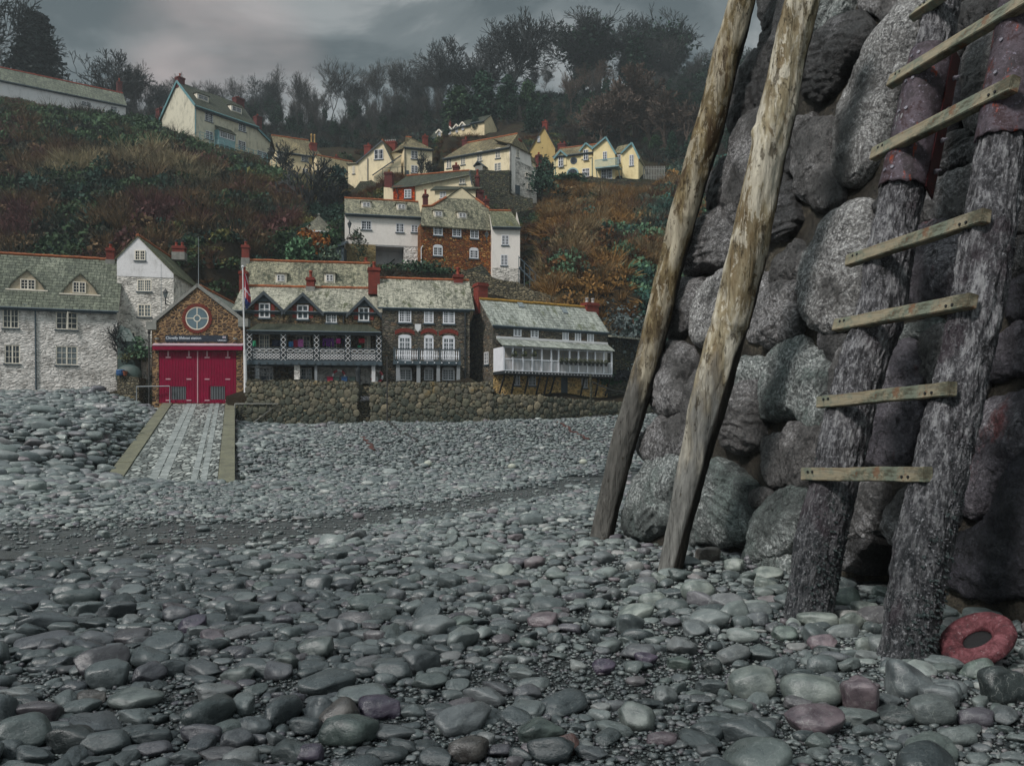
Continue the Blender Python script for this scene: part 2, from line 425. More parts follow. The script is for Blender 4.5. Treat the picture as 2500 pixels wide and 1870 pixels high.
M['inn_stone'] = rubble('inn_stone', ['3b362c', '5d5240', '4a4234', '6f5f45', '34322c', '665038'], '26241f', 3.6, 2.6, 0.05, 0.06, patch=('80644a', 1.2, 0.62))
M['rust_stone'] = rubble('rust_stone', ['5c3016', '8a4a1e', '6b3a20', 'a06a34', '4a2a1c', 'b58a50'], '3a2818', 4.2, 1.7, 0.06, 0.06, patch=('b8945c', 5.0, 0.6))
M['gold_stone'] = rubble('gold_stone', ['6a5638', '8e7044', '5a4a36', 'a48350', '7a664a', '4c4030'], 'b09464', 3.6, 2.0, 0.08, 0.05, coursed=True, rnd=0.8)
M['dark_rubble'] = rubble('dark_rubble', ['2e302a', '4a4a3e', '3a3a32', '57523f', '30322e', '44402f'], '1c1d19', 3.0, 2.0, 0.05, 0.08, patch=('39452c', 1.6, 0.55))
M['field_stone'] = rubble('field_stone', ['4a463a', '6e6654', '57503f', '7d735c', '3f3d34', '625a48'], '201f1b', 3.2, 2.4, 0.06, 0.09, patch=('7a6334', 1.3, 0.6))
M['tan_wall'] = rubble('tan_wall', ['6b5c40', '8a7852', '7a6a4a', '9b875e', '5c503a', '857046'], '8a7a58', 3.4, 1.6, 0.06, 0.05)
M['orange_tile'] = rubble('orange_tile', ['8a2c08', 'b8400c', '9c3408', 'c9581a', '7a2a0c', 'a84414'], '4a1a08', 4.2, 1.4, 0.05, 0.04)
M['slate_dark'] = slate('slate_dark', '6a6e60', '50544a', '9a9c8c', 0.54, gap='14160f', w=.46, h=.3)
M['slate_green'] = slate('slate_green', '64644c', '50523e', 'a5a284', 0.52, moss='55522a')
M['slate_pale'] = slate('slate_pale', '5e6054', '4a4c40', 'c6c0b0', 0.45, moss='4e503a', h=.24, blot=.7)
M['slate_cream'] = slate('slate_cream', '5c594a', '48483a', 'b2ab92', 0.47, gap='1c1c16', moss='3e4030', blot=.75)
M['slate_grey'] = slate('slate_grey', '868984', '71756f', 'b4b6ae', 0.48, gap='3c403c', w=0.55, h=0.32, moss='5e6250', blot=.4)
M['slate_tan'] = slate('slate_tan', '7a6c4e', '5e543e', 'a39470', 0.5, moss='4c4830', blot=.5)
M['slate_moss'] = slate('slate_moss', '45473a', '383b30', '6f6f58', 0.56, moss='343a22')
M['slate_hip'] = slate('slate_hip', '6e6a5c', '5a574c', '928c78', 0.52)
def brick(name, c1, c2, mo, w=0.22, h=0.075):
 g = G(name)
 b = g.n('TexBrick', {'offset': 0.5}, Vector=g.uv(), Color1=hx(c1), Color2=hx(c2), Mortar=hx(mo), Scale=1.0)
 b.inputs['Mortar Size'].default_value = 0.008; b.inputs['Brick Width'].default_value = w; b.inputs['Row Height'].default_value = h
 col = g.mix(0.6, b.outputs['Color'], g.ramp(g.noise(g.ob(), 3.5, 6, 0.7), [(0.3, (0.55, 0.5, 0.5, 1)), (0.7, (1.3, 1.2, 1.15, 1))]), 'MULTIPLY')
 return g.fin(col, 0.85, [(b.outputs['Fac'], -0.01)])
M['brick'] = brick('brick', '8a2e1c', '74261a', '4f2a20')
M['brick_dark'] = brick('brick_dark', '6c2420', '561e1c', '38201e')
M['brick_arch'] = brick('brick_arch', '8c3222', '742a20', '5c4034', 0.11, 0.3)
M['ridge'] = paint('ridge_clay', '96522a', 0.8, 0.4, 3.0, dirt='6a4a26')
M['ridge_lichen'] = paint('ridge_lichen', '9a7428', 0.8, 0.4, 3.0, dirt='7a4a22')
M['pot'] = paint('clay_pot', '8e3a26', 0.8, 0.3)
M['pot_buff'] = paint('buff_pot', 'a8854c', 0.8, 0.3)
M['pot_white'] = paint('pale_pot', 'b5b2ae', 0.8, 0.3)
M['flue'] = paint('matt_black', '141416', 0.7)  # plain black for cowls, nails, vent backing and ring centre
M['cement'] = paint('cement', '83827c', 0.9, 0.35, 3)
M['white_paint'] = paint('white_paint', 'd8d6d6', 0.5, 0.15)
M['white_bright'] = paint('white_bright', 'dcdce0', 0.5, 0.12)
M['cream_paint'] = paint('cream_paint', 'e2d8c7', 0.55, 0.15)
M['grey_paint'] = paint('grey_paint', '3a4247', 0.6, 0.25)
M['dark_paint'] = paint('dark_paint', '24292d', 0.6, 0.3)
M['iron'] = paint('black_iron', '17191c', 0.5, 0.3)
M['slateblue'] = paint('slate_blue_paint', '3c4a52', 0.6, 0.3)
M['shed'] = paint('shed_paint', '3f4c54', 0.7, 0.3)
M['aqua'] = paint('aqua_paint', '7fa0a4', 0.55, 0.2)
M['aqua_dark'] = paint('aqua_trim', '5d888d', 0.55, 0.2)
M['door_red'] = paint('crimson_paint', '7c002e', 0.75, 0.22, 0.9)
M['pink_metal'] = paint('pale_hinge', 'b98a92', 0.5, 0.2)
M['beam_pink'] = paint('pale_flashing', 'b39aa2', 0.6, 0.2)
M['navy'] = paint('navy_sign', '152030', 0.5, 0.15)
M['letters'] = paint('sign_letters', 'c9ced6', 0.5, 0.05)
M['wood_dark'] = paint('dark_timber', '33302e', 0.8, 0.3)
M['galv'] = paint('galvanised', '8d9296', 0.45, 0.2)
M['blue_drum'] = paint('blue_plastic', '1d4a78', 0.4, 0.2)
M['terracotta'] = paint('terracotta', '8a4a2c', 0.8, 0.2)
M['moss_tank'] = paint('green_tank', '33443f', 0.6, 0.3)
M['red_cloth'] = paint('red_cloth', 'a01730', 0.9, 0.1)
M['white_cloth'] = paint('white_cloth', 'c9c3c9', 0.9, 0.1)
M['blue_cloth'] = paint('blue_cloth', '2a3a78', 0.9, 0.1)
M['purple_cloth'] = paint('purple_cloth', '5a1470', 0.9, 0.2)
M['magenta_cloth'] = paint('magenta_cloth', 'b0247c', 0.9, 0.3)
M['pink_cloth'] = paint('pink_cloth', 'b864a4', 0.9, 0.5, 14)
M['sky_cloth'] = paint('light_blue_cloth', '2f6ca0', 0.9, 0.2)
M['navy_cloth'] = paint('navy_cloth', '1c2238', 0.9, 0.2)
M['green_cloth'] = paint('green_cloth', '2a8a62', 0.9, 0.2)
M['crim_cloth'] = paint('crimson_cloth', '8c1438', 0.9, 0.2)
M['orange_ring'] = paint('lifebuoy_red', 'a8323c', 0.5, 0.15)
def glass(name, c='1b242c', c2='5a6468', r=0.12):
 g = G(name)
 f = g.ss(g.m('ADD', g.noise(g.ob(), 0.9, 3, 0.6), g.m('MULTIPLY', g.m('SUBTRACT', g.n('ObjectInfo').outputs['Random'], 0.5), 0.5)), 0.4, 0.62)  # dark and pale patches in the pane colour stand in for reflections
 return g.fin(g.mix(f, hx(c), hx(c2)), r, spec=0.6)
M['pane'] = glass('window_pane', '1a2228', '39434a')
M['pane_pale'] = glass('pale_pane', '4c5458', '6b7274')  # the same glass in a paler tone
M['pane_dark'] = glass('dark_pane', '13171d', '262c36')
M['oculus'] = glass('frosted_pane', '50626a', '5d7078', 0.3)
def m_pebble(name, obj_rand=False, fixed=None):
 g = G(name); gi = g.n('NewGeometry')
 r = gi.outputs['Random Per Island']
 if obj_rand: r = g.m('FRACT', g.m('ADD', g.n('ObjectInfo').outputs['Random'], 0.13))
 col = g.ramp(r, [(0.0, hx('4a5153')), (0.14, hx('606767')), (0.28, hx('3a4244')), (0.40, hx('757c7a')), (0.52, hx('55585c')),
                     (0.62, hx('646d69')), (0.72, hx('57525a')), (0.80, hx('868c89')), (0.88, hx('4a5352')), (0.94, hx('665d61')), (1.0, hx('989b97'))])
 if fixed: col = g.ramp(g.noise(g.ob(), .8, 4, .6), [(.35, hx(fixed[0])), (.65, hx(fixed[1]))])
 co = g.ob() if obj_rand else g.n('NewGeometry').outputs['Position']
 k = 1.0 if not obj_rand else 0.1
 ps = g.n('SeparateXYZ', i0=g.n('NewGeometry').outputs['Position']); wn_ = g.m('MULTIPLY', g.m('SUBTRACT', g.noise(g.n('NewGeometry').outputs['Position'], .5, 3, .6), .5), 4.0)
 wet = g.ss(g.m('ADD', g.m('ADD', ps.outputs[1], g.m('MULTIPLY', ps.outputs[0], 1.6)), wn_), 9.0, 2.2); wet = g.m('MULTIPLY', wet, g.ss(ps.outputs[1], 14, 7))  # wet darkens the near-left stones in colour, a painted vignette
 n = g.noise(co, 9 * k, 8, 0.72)
 col = g.mix(0.75, col, g.ramp(n, [(0.3, (0.5, 0.52, 0.54, 1)), (0.68, (1.4, 1.4, 1.36, 1))]), 'MULTIPLY')
 vn = g.noise(g.warp(co, 6 * k, 0.25 / k * 0.4), 12 * k, 4, 0.5)
 vein = g.ss(g.m('ABSOLUTE', g.m('SUBTRACT', vn, 0.5)), 0.012, 0.0)
 col = g.mix(g.m('MULTIPLY', vein, 0.35), col, hx('b4b6b0'))
 sp = g.ss(g.noise(co, 120 * k, 2, 0.8), 0.60, 0.72)
 col = g.mix(g.m('MULTIPLY', sp, 0.35), col, hx('a9aca8'))
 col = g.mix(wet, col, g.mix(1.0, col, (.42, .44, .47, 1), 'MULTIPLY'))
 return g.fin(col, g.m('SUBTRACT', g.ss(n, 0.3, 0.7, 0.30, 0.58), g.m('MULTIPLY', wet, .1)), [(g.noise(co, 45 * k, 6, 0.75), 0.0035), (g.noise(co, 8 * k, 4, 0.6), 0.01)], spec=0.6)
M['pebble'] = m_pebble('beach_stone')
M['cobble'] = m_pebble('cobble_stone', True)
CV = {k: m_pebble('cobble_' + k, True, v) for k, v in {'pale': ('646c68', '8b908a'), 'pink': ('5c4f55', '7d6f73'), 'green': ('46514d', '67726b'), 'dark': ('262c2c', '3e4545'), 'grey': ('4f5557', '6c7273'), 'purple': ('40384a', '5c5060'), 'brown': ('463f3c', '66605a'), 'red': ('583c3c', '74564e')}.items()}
def m_gravel():
 g = G('wet_gravel'); co = g.n('NewGeometry').outputs['Position']
 v = g.vor(co, 60); c = g.vor(co, 60, out='Color'); s0 = g.n('SeparateColor', i0=c).outputs[0]
 col = g.ramp(s0, [(0, hx('121516')), (0.5, hx('22282a')), (0.8, hx('323839')), (1, hx('4a4f4e'))])
 col = g.mix(0.6, col, g.ramp(g.noise(co, 1.5, 5, 0.6), [(0.3, (0.6, 0.6, 0.62, 1)), (0.7, (1.2, 1.2, 1.2, 1))]), 'MULTIPLY')
 wet = g.ss(g.noise(co, 0.35, 3, 0.5), 0.45, 0.6)
 return g.fin(col, g.ss(g.noise(co, 0.8, 5, 0.6), 0.4, 0.65, 0.28, 0.7), [(g.m('SUBTRACT', 1.0, v), 0.02), (g.noise(co, 5, 6, 0.7), 0.06)], spec=0.5)
M['gravel'] = m_gravel()
def m_mud():
 g = G('wet_sand'); co = g.n('NewGeometry').outputs['Position']
 n = g.noise(g.mp(co, (0.6, 1.6, 1)), 2.6, 10, 0.8)
 col = g.ramp(n, [(0.34, hx('1e2223')), (0.5, hx('373b3c')), (0.66, hx('5a5c5b'))])
 return g.fin(col, g.ss(n, 0.4, 0.6, 0.16, 0.5), [(g.noise(g.mp(co, (1, 2.5, 1)), 9, 6, 0.7), 0.02)], spec=0.5)
M['mud'] = m_mud()
def m_water():
 g = G('still_water'); co = g.n('NewGeometry').outputs['Position']
 return g.fin(hx('1a2024'), 0.06, [(g.noise(g.mp(co, (2, 7, 1)), 6, 4, 0.6), 0.006)], spec=0.6)
M['water'] = m_water()
def m_rock(name, base=('343337', '5c595d', '454347'), pale='a3a1a2', pf=0.5, green=None, red=None, scale=1.0):
 g = G(name); co = g.n('NewGeometry').outputs['Position']
 n = g.noise(co, 2.2 * scale, 9, 0.72); r = g.n('NewGeometry').outputs['Random Per Island']
 col = g.ramp(n, [(0.3, hx(base[0])), (0.5, hx(base[2])), (0.7, hx(base[1]))])
 f1 = g.ss(g.noise(co, 1.1, 5, 0.65), pf, pf + 0.14)
 f2 = g.ss(g.noise(g.warp(co, 3, 0.3), 30, 6, 0.8), 0.42, 0.62)
 col = g.mix(g.m('MULTIPLY', f1, g.m('MULTIPLY', f2, 0.85)), col, hx(pale))
 if green: col = g.mix(g.m('MULTIPLY', g.ss(g.noise(co, 1.7, 6, 0.7), 0.5, 0.62), 0.65), col, hx(green))
 if red: col = g.mix(g.m('MULTIPLY', g.ss(g.noise(g.mp(co, (1.6, 1.6, 0.6)), 1.6, 6, 0.7), red[1], red[1] + 0.1), 0.8), col, hx(red[0]))
 gr = g.vor(co, 75, 'SMOOTH_F1'); grs = g.ss(gr, 0.05, 0.5)
 gn = g.noise(co, 42, 6, 0.85); col = g.mix(0.85, col, g.ramp(gn, [(0.36, (0.35, 0.35, 0.37, 1)), (0.5, (0.95, 0.95, 0.95, 1)), (0.64, (2.3, 2.3, 2.3, 1))]), 'MULTIPLY')
 cr = g.ss(g.m('ABSOLUTE', g.m('SUBTRACT', g.noise(g.warp(co, 2, .5), 2.4, 6, 0.6), 0.5)), 0.012, 0.0); col = g.mix(g.m('MULTIPLY', cr, 0.7), col, hx('141416'))
 return g.fin(col, g.ss(n, 0.35, 0.65, 0.4, 0.75), [(g.noise(co, 7, 10, 0.8), 0.06), (cr, -0.012), (grs, -0.010), (gn, 0.016)], spec=0.5)
M['rock'] = m_rock('boulder_rock', ('373635', '6c6967', '504e4d'), pf=.46)
M['rock_pale'] = m_rock('boulder_salted', ('444342', '807e7c', '5e5c5a'), 'c0bfbe', 0.38)
M['rock_green'] = m_rock('boulder_algae', ('3c403f', '767c7a', '555a58'), 'b4b7b5', 0.42, green='5c6763')
M['rock_red'] = m_rock('boulder_rust_stained', ('3d3a3e', '6a666b', '504c52'), 'a29fa3', 0.5, red=('5e2a2a', 0.54))
M['rock_dark'] = m_rock('boulder_dark', ('262626', '4c4b4a', '383737'), '838285', 0.54)
M['rock_black'] = m_rock('boulder_wet_black', ('1c1c20', '3c3a42', '2b2a30'), '77747e', 0.55, scale=1.5)
M['mortar'] = m_rock('wall_mortar', ('24211c', '4a443a', '37322a'), '6a6354', 0.5)
def m_pole(name, c0='7a6c50', c1='a59c8a', c2='4a3a26', low='55534f', zlo=1.2, zhi=3.2, dark='26231f', tilt=(1, 0.3)):
 g = G(name); ob = g.ob(); co = g.mp(ob, (1, 1, 0.16)); n = g.noise(co, 14, 9, 0.72)
 n2 = g.noise(g.mp(ob, (1, 1, 0.3)), 3.2, 5, 0.6)
 col = g.ramp(n2, [(0.38, hx(c2)), (0.5, hx(c0)), (0.58, hx(c1))])
 n3 = g.noise(g.warp(g.mp(ob, (1, 1, 0.35)), 5, .15), 7, 7, 0.75); col = g.mix(g.m('MULTIPLY', g.ss(n3, .5, .55), .8), col, hx(c1)); col = g.mix(g.m('MULTIPLY', g.ss(n3, .44, .38), .85), col, hx(c2))
 col = g.mix(0.7, col, g.ramp(n, [(0.35, (0.45, 0.42, 0.38, 1)), (0.6, (1.25, 1.25, 1.22, 1))]), 'MULTIPLY')
 z = g.n('SeparateXYZ', i0=ob).outputs[2]
 grey = g.mix(0.8, hx(low), g.ramp(n, [(0.35, (0.45, 0.45, 0.45, 1)), (0.65, (1.7, 1.7, 1.7, 1))]), 'MULTIPLY')
 zf = g.ss(g.m('ADD', z, g.m('MULTIPLY', g.m('SUBTRACT', n2, 0.5), 4.0)), zlo, zhi)
 col = g.mix(zf, grey, col)
 flake = g.ss(g.noise(g.mp(ob, (1, 1, 0.45)), 9, 6, 0.75), 0.58, 0.63)
 col = g.mix(g.m('MULTIPLY', flake, 0.75), col, hx('3f3424'))
 at = g.n('Attribute', {'attribute_name': 'rot'}).outputs['Fac']  # darker wood colour along one side of the pole
 col = g.mix(at, col, g.mix(0.7, hx(dark), g.ramp(n, [(0.35, (0.4, 0.4, 0.4, 1)), (0.65, (2.2, 2.2, 2.2, 1))]), 'MULTIPLY'))
 crack = g.ss(g.noise(g.mp(ob, (1, 1, 0.05)), 26, 4, 0.6), 0.56, 0.64)
 return g.fin(col, 0.8, [(n, 0.02), (crack, -0.012), (flake, -0.008), (g.noise(ob, 60, 5, 0.7), 0.004)], spec=0.25)
M['pole_a'] = m_pole('weathered_pole', zlo=1.4, zhi=2.6)
M['pole_b'] = m_pole('stripped_pole', '958a72', 'c4bdae', '6b5b42', '6f6e6a', 0.9, 2.0)
def m_bark(name, a='1e1f21', b='58565a', c='a9a8aa', wet='1a2226'):
 g = G(name); ob = g.ob()
 v = g.vor(g.warp(g.mp(ob, (1, 1, 0.2)), 10, 0.12), 48, 'DISTANCE_TO_EDGE'); n = g.noise(g.mp(ob, (1, 1, 0.5)), 12, 8, 0.75)
 st_ = g.noise(g.warp(g.mp(ob, (1, 1, 0.14)), 4, .08), 30, 7, 0.8); col = g.ramp(g.m('ADD', g.m('MULTIPLY', n, 0.45), g.m('MULTIPLY', st_, 0.55)), [(0.42, hx(a)), (0.5, hx(b)), (0.57, hx(c))])
 z = g.n('SeparateXYZ', i0=ob).outputs[2]
 wf = g.ss(g.m('ADD', z, g.m('MULTIPLY', g.m('SUBTRACT', g.noise(ob, 3, 4, 0.6), 0.5), 1.2)), 1.5, 0.2)
 col = g.mix(g.m('MULTIPLY', wf, 0.6), col, hx(wet))
 fl = g.m('MULTIPLY', g.ss(g.noise(ob, 45, 6, 0.85), 0.54, 0.62), 0.8)
 col = g.mix(fl, col, hx('b4b4b8'))
 col = g.mix(g.m('MULTIPLY', g.ss(g.noise(ob, 2.2, 5, 0.6), 0.56, 0.66), 0.5), col, hx('3c2a34'))
 return g.fin(col, g.ss(wf, 0, 1, 0.7, 0.35), [(g.ss(v, 0, 0.22), 0.006), (st_, 0.03), (n, 0.02), (g.noise(ob, 55, 5, 0.8), 0.012)], spec=0.4)
M['bark'] = m_bark('wet_bark')
def m_rung():
 g = G('rung_timber'); ob = g.ob()
 w = g.noise(g.mp(ob, (0.12, 1.0, 2.2)), 14, 6, 0.6, 1.2); n = g.noise(ob, 5, 6, 0.7)
 col = g.ramp(w, [(0.3, hx('625746')), (0.48, hx('938973')), (0.62, hx('7c786a'))])
 col = g.mix(g.ss(n, 0.45, 0.6), col, hx('6e7466'))
 col = g.mix(g.m('MULTIPLY', g.ss(g.noise(g.mp(ob, (.5, 1, 1.5)), 5, 8, .8), .5, .62), .75), col, hx('3d3526'))
 col = g.mix(g.m('MULTIPLY', g.ss(g.noise(ob, 8, 5, 0.7), 0.58, 0.66), 0.6), col, hx('6e3c1c'))
 col = g.mix(g.m('MULTIPLY', g.ss(g.noise(ob, 40, 4, 0.8), 0.6, 0.7), 0.6), col, hx('302c24'))
 return g.fin(col, 0.75, [(w, 0.004), (g.noise(ob, 80, 4, 0.7), 0.002)], spec=0.3)
M['rung'] = m_rung()
def m_sleeve():
 g = G('rusted_sleeve'); ob = g.ob(); n = g.noise(ob, 5, 8, 0.75)
 col = g.ramp(n, [(0.34, hx('1c1216')), (0.45, hx('382e34')), (0.52, hx('554b53')), (0.6, hx('351f22')), (0.7, hx('4c4449'))])
 col = g.mix(g.m('MULTIPLY', g.ss(g.noise(g.mp(ob, (1.2, 1.2, 0.4)), 9, 6, 0.7), 0.58, 0.65), 0.9), col, hx('8a3410'))
 col = g.mix(g.m('MULTIPLY', g.ss(g.noise(ob, 34, 7, 0.85), 0.56, 0.66), 0.75), col, hx('a39cae'))
 return g.fin(col, g.ss(n, 0.3, 0.7, 0.4, 0.7), [(g.noise(ob, 18, 7, 0.8), 0.012)], spec=0.5, metal=0.3)
M['sleeve'] = m_sleeve()
M['rust_plate'] = paint('rusted_plate', '45161a', 0.55, 0.6, 6, dirt='7a3018')
M['bolt'] = paint('bolt_steel', '8a8790', 0.4, 0.3, 20, metal=0.6)
def m_fender():
 g = G('faded_red_rubber'); ob = g.ob(); n = g.noise(ob, 14, 8, 0.75)
 col = g.ramp(n, [(0.34, hx('241216')), (0.5, hx('4c262a')), (0.66, hx('70454a'))])
 col = g.mix(g.m('MULTIPLY', g.ss(g.noise(ob, 60, 4, 0.8), 0.6, 0.68), 0.7), col, hx('8f8486'))
 return g.fin(col, 0.7, [(n, 0.012), (g.noise(ob, 90, 4), 0.003)], spec=0.35)
M['fender'] = m_fender()
def m_seaweed(): return paint('seaweed', '2b3636', 0.35, 0.5, 20)
M['weed'] = m_seaweed()
M['barnacle'] = paint('barnacle', '5c5c60', 0.7, 0.4, 30)
def m_leaf(name, mul=1.0, rough=0.75):
 g = G(name); a = g.n('Attribute', {'attribute_name': 'tint'}).outputs['Color']
 n = g.noise(g.n('NewGeometry').outputs['Position'], 1.4, 4, 0.7)
 c = g.mix(0.8, a, g.ramp(n, [(0.3, (0.5, 0.5, 0.5, 1)), (0.7, (1.5, 1.5, 1.5, 1))]), 'MULTIPLY')
 return g.fin(c, rough, spec=0.2)
M['leaf'] = m_leaf('scrub_foliage')
M['twig'] = paint('winter_twig', '302e2c', 0.9, 0.3, 0.5)
M['twig_dark'] = paint('dark_twig', '232525', 0.9, 0.3, 0.5)
M['twig_brown'] = paint('brown_twig', '4e4138', 0.9, 0.3, 0.5)
def m_hill():
 g = G('hill_soil'); co = g.n('NewGeometry').outputs['Position']
 n = g.noise(co, 0.25, 8, 0.7)
 col = g.ramp(n, [(0.3, hx('1f1c17')), (0.5, hx('332b20')), (0.62, hx('2c3020')), (0.75, hx('473824'))])
 return g.fin(col, 0.95, [(g.noise(co, 2, 7, 0.75), 0.4)], spec=0.1)
M['hill'] = m_hill()
def m_slip(name, c, c2):
 g = G(name); n = g.noise(g.ob(), 1.6, 7, 0.7)
 col = g.ramp(n, [(0.3, hx(c)), (0.7, hx(c2))])
 col = g.mix(g.m('MULTIPLY', g.ss(g.noise(g.ob(), 14, 5, 0.7), 0.56, 0.64), 0.5), col, hx('33352f'))
 return g.fin(col, 0.7, [(g.noise(g.ob(), 12, 5), 0.01)], spec=0.35)
M['slip_edge'] = m_slip('slip_concrete', '555448', '76745f')
M['slip_rail'] = m_slip('slip_granite', '565b5a', 'a3a7a4')
def m_setts():
 g = G('slip_cobbles'); v = g.vor(g.mp(g.ob(), (1, 0.5, 1)), 4.2, 'DISTANCE_TO_EDGE'); c = g.n('SeparateColor', i0=g.vor(g.mp(g.ob(), (1, 0.5, 1)), 4.2, out='Color')).outputs[0]
 col = g.ramp(c, [(0, hx('4a4f4d')), (0.4, hx('7c817d')), (0.7, hx('9ea29d')), (1, hx('bcbfb9'))])
 col = g.mix(g.ss(v, 0.03, 0.1), hx('1f221f'), col)
 return g.fin(col, 0.5, [(g.ss(v, 0, 0.25), 0.06)], spec=0.45)
M['setts'] = m_setts()
def m_wallstone():
 g = G('sea_wall_stone'); r = g.n('NewGeometry').outputs['Random Per Island']; co = g.n('NewGeometry').outputs['Position']
 col = g.ramp(r, [(0, hx('3c4038')), (0.25, hx('615f4f')), (0.45, hx('4b4c42')), (0.65, hx('746b57')), (0.85, hx('56544b')), (1, hx('857a64'))])
 col = g.mix(0.7, col, g.ramp(g.noise(co, 4, 6, 0.7), [(0.3, (0.5, 0.5, 0.5, 1)), (0.7, (1.4, 1.4, 1.4, 1))]), 'MULTIPLY')
 z = g.n('SeparateXYZ', i0=co).outputs[2]
 yl = g.m('MULTIPLY', g.ss(g.noise(co, 0.45, 6, 0.7), 0.56, 0.68), g.ss(z, 3.4, 4.4))
 col = g.mix(g.m('MULTIPLY', yl, 0.65), col, hx('8a6a24'))
 lo = g.ss(z, 3.4, 2.2)
 col = g.mix(g.m('MULTIPLY', lo, 0.55), col, hx('2a352e'))
 return g.fin(col, 0.8, [(g.noise(co, 7, 5, 0.7), 0.05)], spec=0.3)
M['wallstone'] = m_wallstone()
def brighten(m, k):
 nt = m.node_tree; b = next(n for n in nt.nodes if n.type == 'BSDF_PRINCIPLED'); s = b.inputs['Base Color'].links[0].from_socket; v = nt.nodes.new('ShaderNodeVectorMath'); v.operation = 'SCALE'; v.inputs['Scale'].default_value = k
 nt.links.new(s, v.inputs[0]); nt.links.new(v.outputs[0], b.inputs['Base Color'])
for nm, k in (('white_rubble', 1.2), ('white_rubble_worn', 1.2), ('white_render', 1.25), ('white_render_clean', 1.2), ('cream', 1.25), ('cream_pale', 1.25), ('yellow', 1.2), ('dingy', 1.35), ('ochre', 1.4), ('brown_stone', 1.5), ('grey_stone', 1.9), ('inn_stone', 1.8), ('rust_stone', 1.35), ('gold_stone', 2.0), ('dark_rubble', 1.6), ('field_stone', 1.5), ('tan_wall', 1.3), ('orange_tile', 1.3)): brighten(M[nm], k)
for nm in M:
 if nm.startswith('slate_'): brighten(M[nm], 1.15)
 if nm.startswith('rock'): brighten(M[nm], 1.3)
M['rope'] = paint('tarred_rope', '2b2a28', 0.9, 0.4, 2)
M['rope_red'] = paint('rusty_chain', '4a2a24', 0.9, 0.4, 2)
M['buoy'] = paint('pale_buoy', 'a5a79a', 0.5, 0.2)
for nm, k in (('fender', 1.4), ('twig', 1.7), ('twig_dark', 1.7), ('twig_brown', 1.3), ('leaf', 1.15)): brighten(M[nm], k)
M['plaster_dark'] = paint('grey_plaster', '8a8d90', 0.9, 0.2, 1)  # one even grey for posts and pillars
# ---------------------------------------------------------------- houses
PADS = []      # (origin xy, dir, W, D, z) footprints the hill has to make room for
class Fr:
 """local frame of a house: x along the front, y back into the house, z up from its base"""
 def __init__(s, name, label, cat, v, L, R, yb, dL, dR=None, D=5.0, H=None, group=None, parent=None, pad=True, padz=0.0, ybR=None):
  (xl, yl), (xr, yr) = pix(v, *L), pix(v, *R)
  if dR is None: dR = dL * (HZ - yl) / (HZ - yr)
  s.v = v; s.O = np.array([(xl - CX) / F * dL, dL]); E = np.array([(xr - CX) / F * dR, dR])
  s.W = float(np.linalg.norm(E - s.O)); s.d = (E - s.O) / s.W; s.n = np.array([-s.d[1], s.d[0]])
  s.zb = CH + (HZ - pix(v, 0, yb)[1]) / F * dL
  s.H = H if H else CH + (HZ - yl) / F * dL - s.zb
  s.D = D; s.ang = math.atan2(s.d[1], s.d[0])
  s.root = parent or thing(name, label, cat, (s.O[0], s.O[1], s.zb), s.ang, group)
  zR = s.zb if ybR is None else CH + (HZ - pix(v, 0, ybR)[1]) / F * dR
  if pad: PADS.append((s.O, s.d, s.W, D, s.zb + padz, zR + padz))
 def on(s, pl, x, y, v=None):
  """pixel -> (along, z) on a plane: ('f', y0) parallel to the front, ('l'/'r', x0) parallel to the sides"""
  X, Y = pix(v or s.v, x, y); r = np.array([(X - CX) / F, 1.0]); k = (HZ - Y) / F
  if pl[0] in 'fb':
   t = (np.dot(s.O, s.n) + pl[1]) / np.dot(r, s.n); p = r * t; return float(np.dot(p - s.O, s.d)), CH + k * t - s.zb
  t = (np.dot(s.O, s.d) + pl[1]) / np.dot(r, s.d); p = r * t; return float(np.dot(p - s.O, s.n)), CH + k * t - s.zb
 def rect(s, pl, q, v=None):
  a0, z1 = s.on(pl, q[0], q[1], v); a1, z0 = s.on(pl, q[2], q[3], v)
  return (min(a0, a1), max(a0, a1), z0, z1)
def pmap(pl):
 if pl[0] == 'f': return lambda a, n, z: (a, pl[1] - n, z)
 if pl[0] == 'l': return lambda a, n, z: (pl[1] - n, a, z)
 return lambda a, n, z: (pl[1] + n, a, z)
def pbox(mb, pl, a0, a1, n0, n1, z0, z1, mi=0):
 f = pmap(pl); c = [f(a, n, z) for z in (z0, z1) for a, n in ((a0, n0), (a1, n0), (a1, n1), (a0, n1))]
 mb.add(c, [(0, 3, 2, 1), (4, 5, 6, 7), (0, 1, 5, 4), (1, 2, 6, 5), (2, 3, 7, 6), (3, 0, 4, 7)], mi)
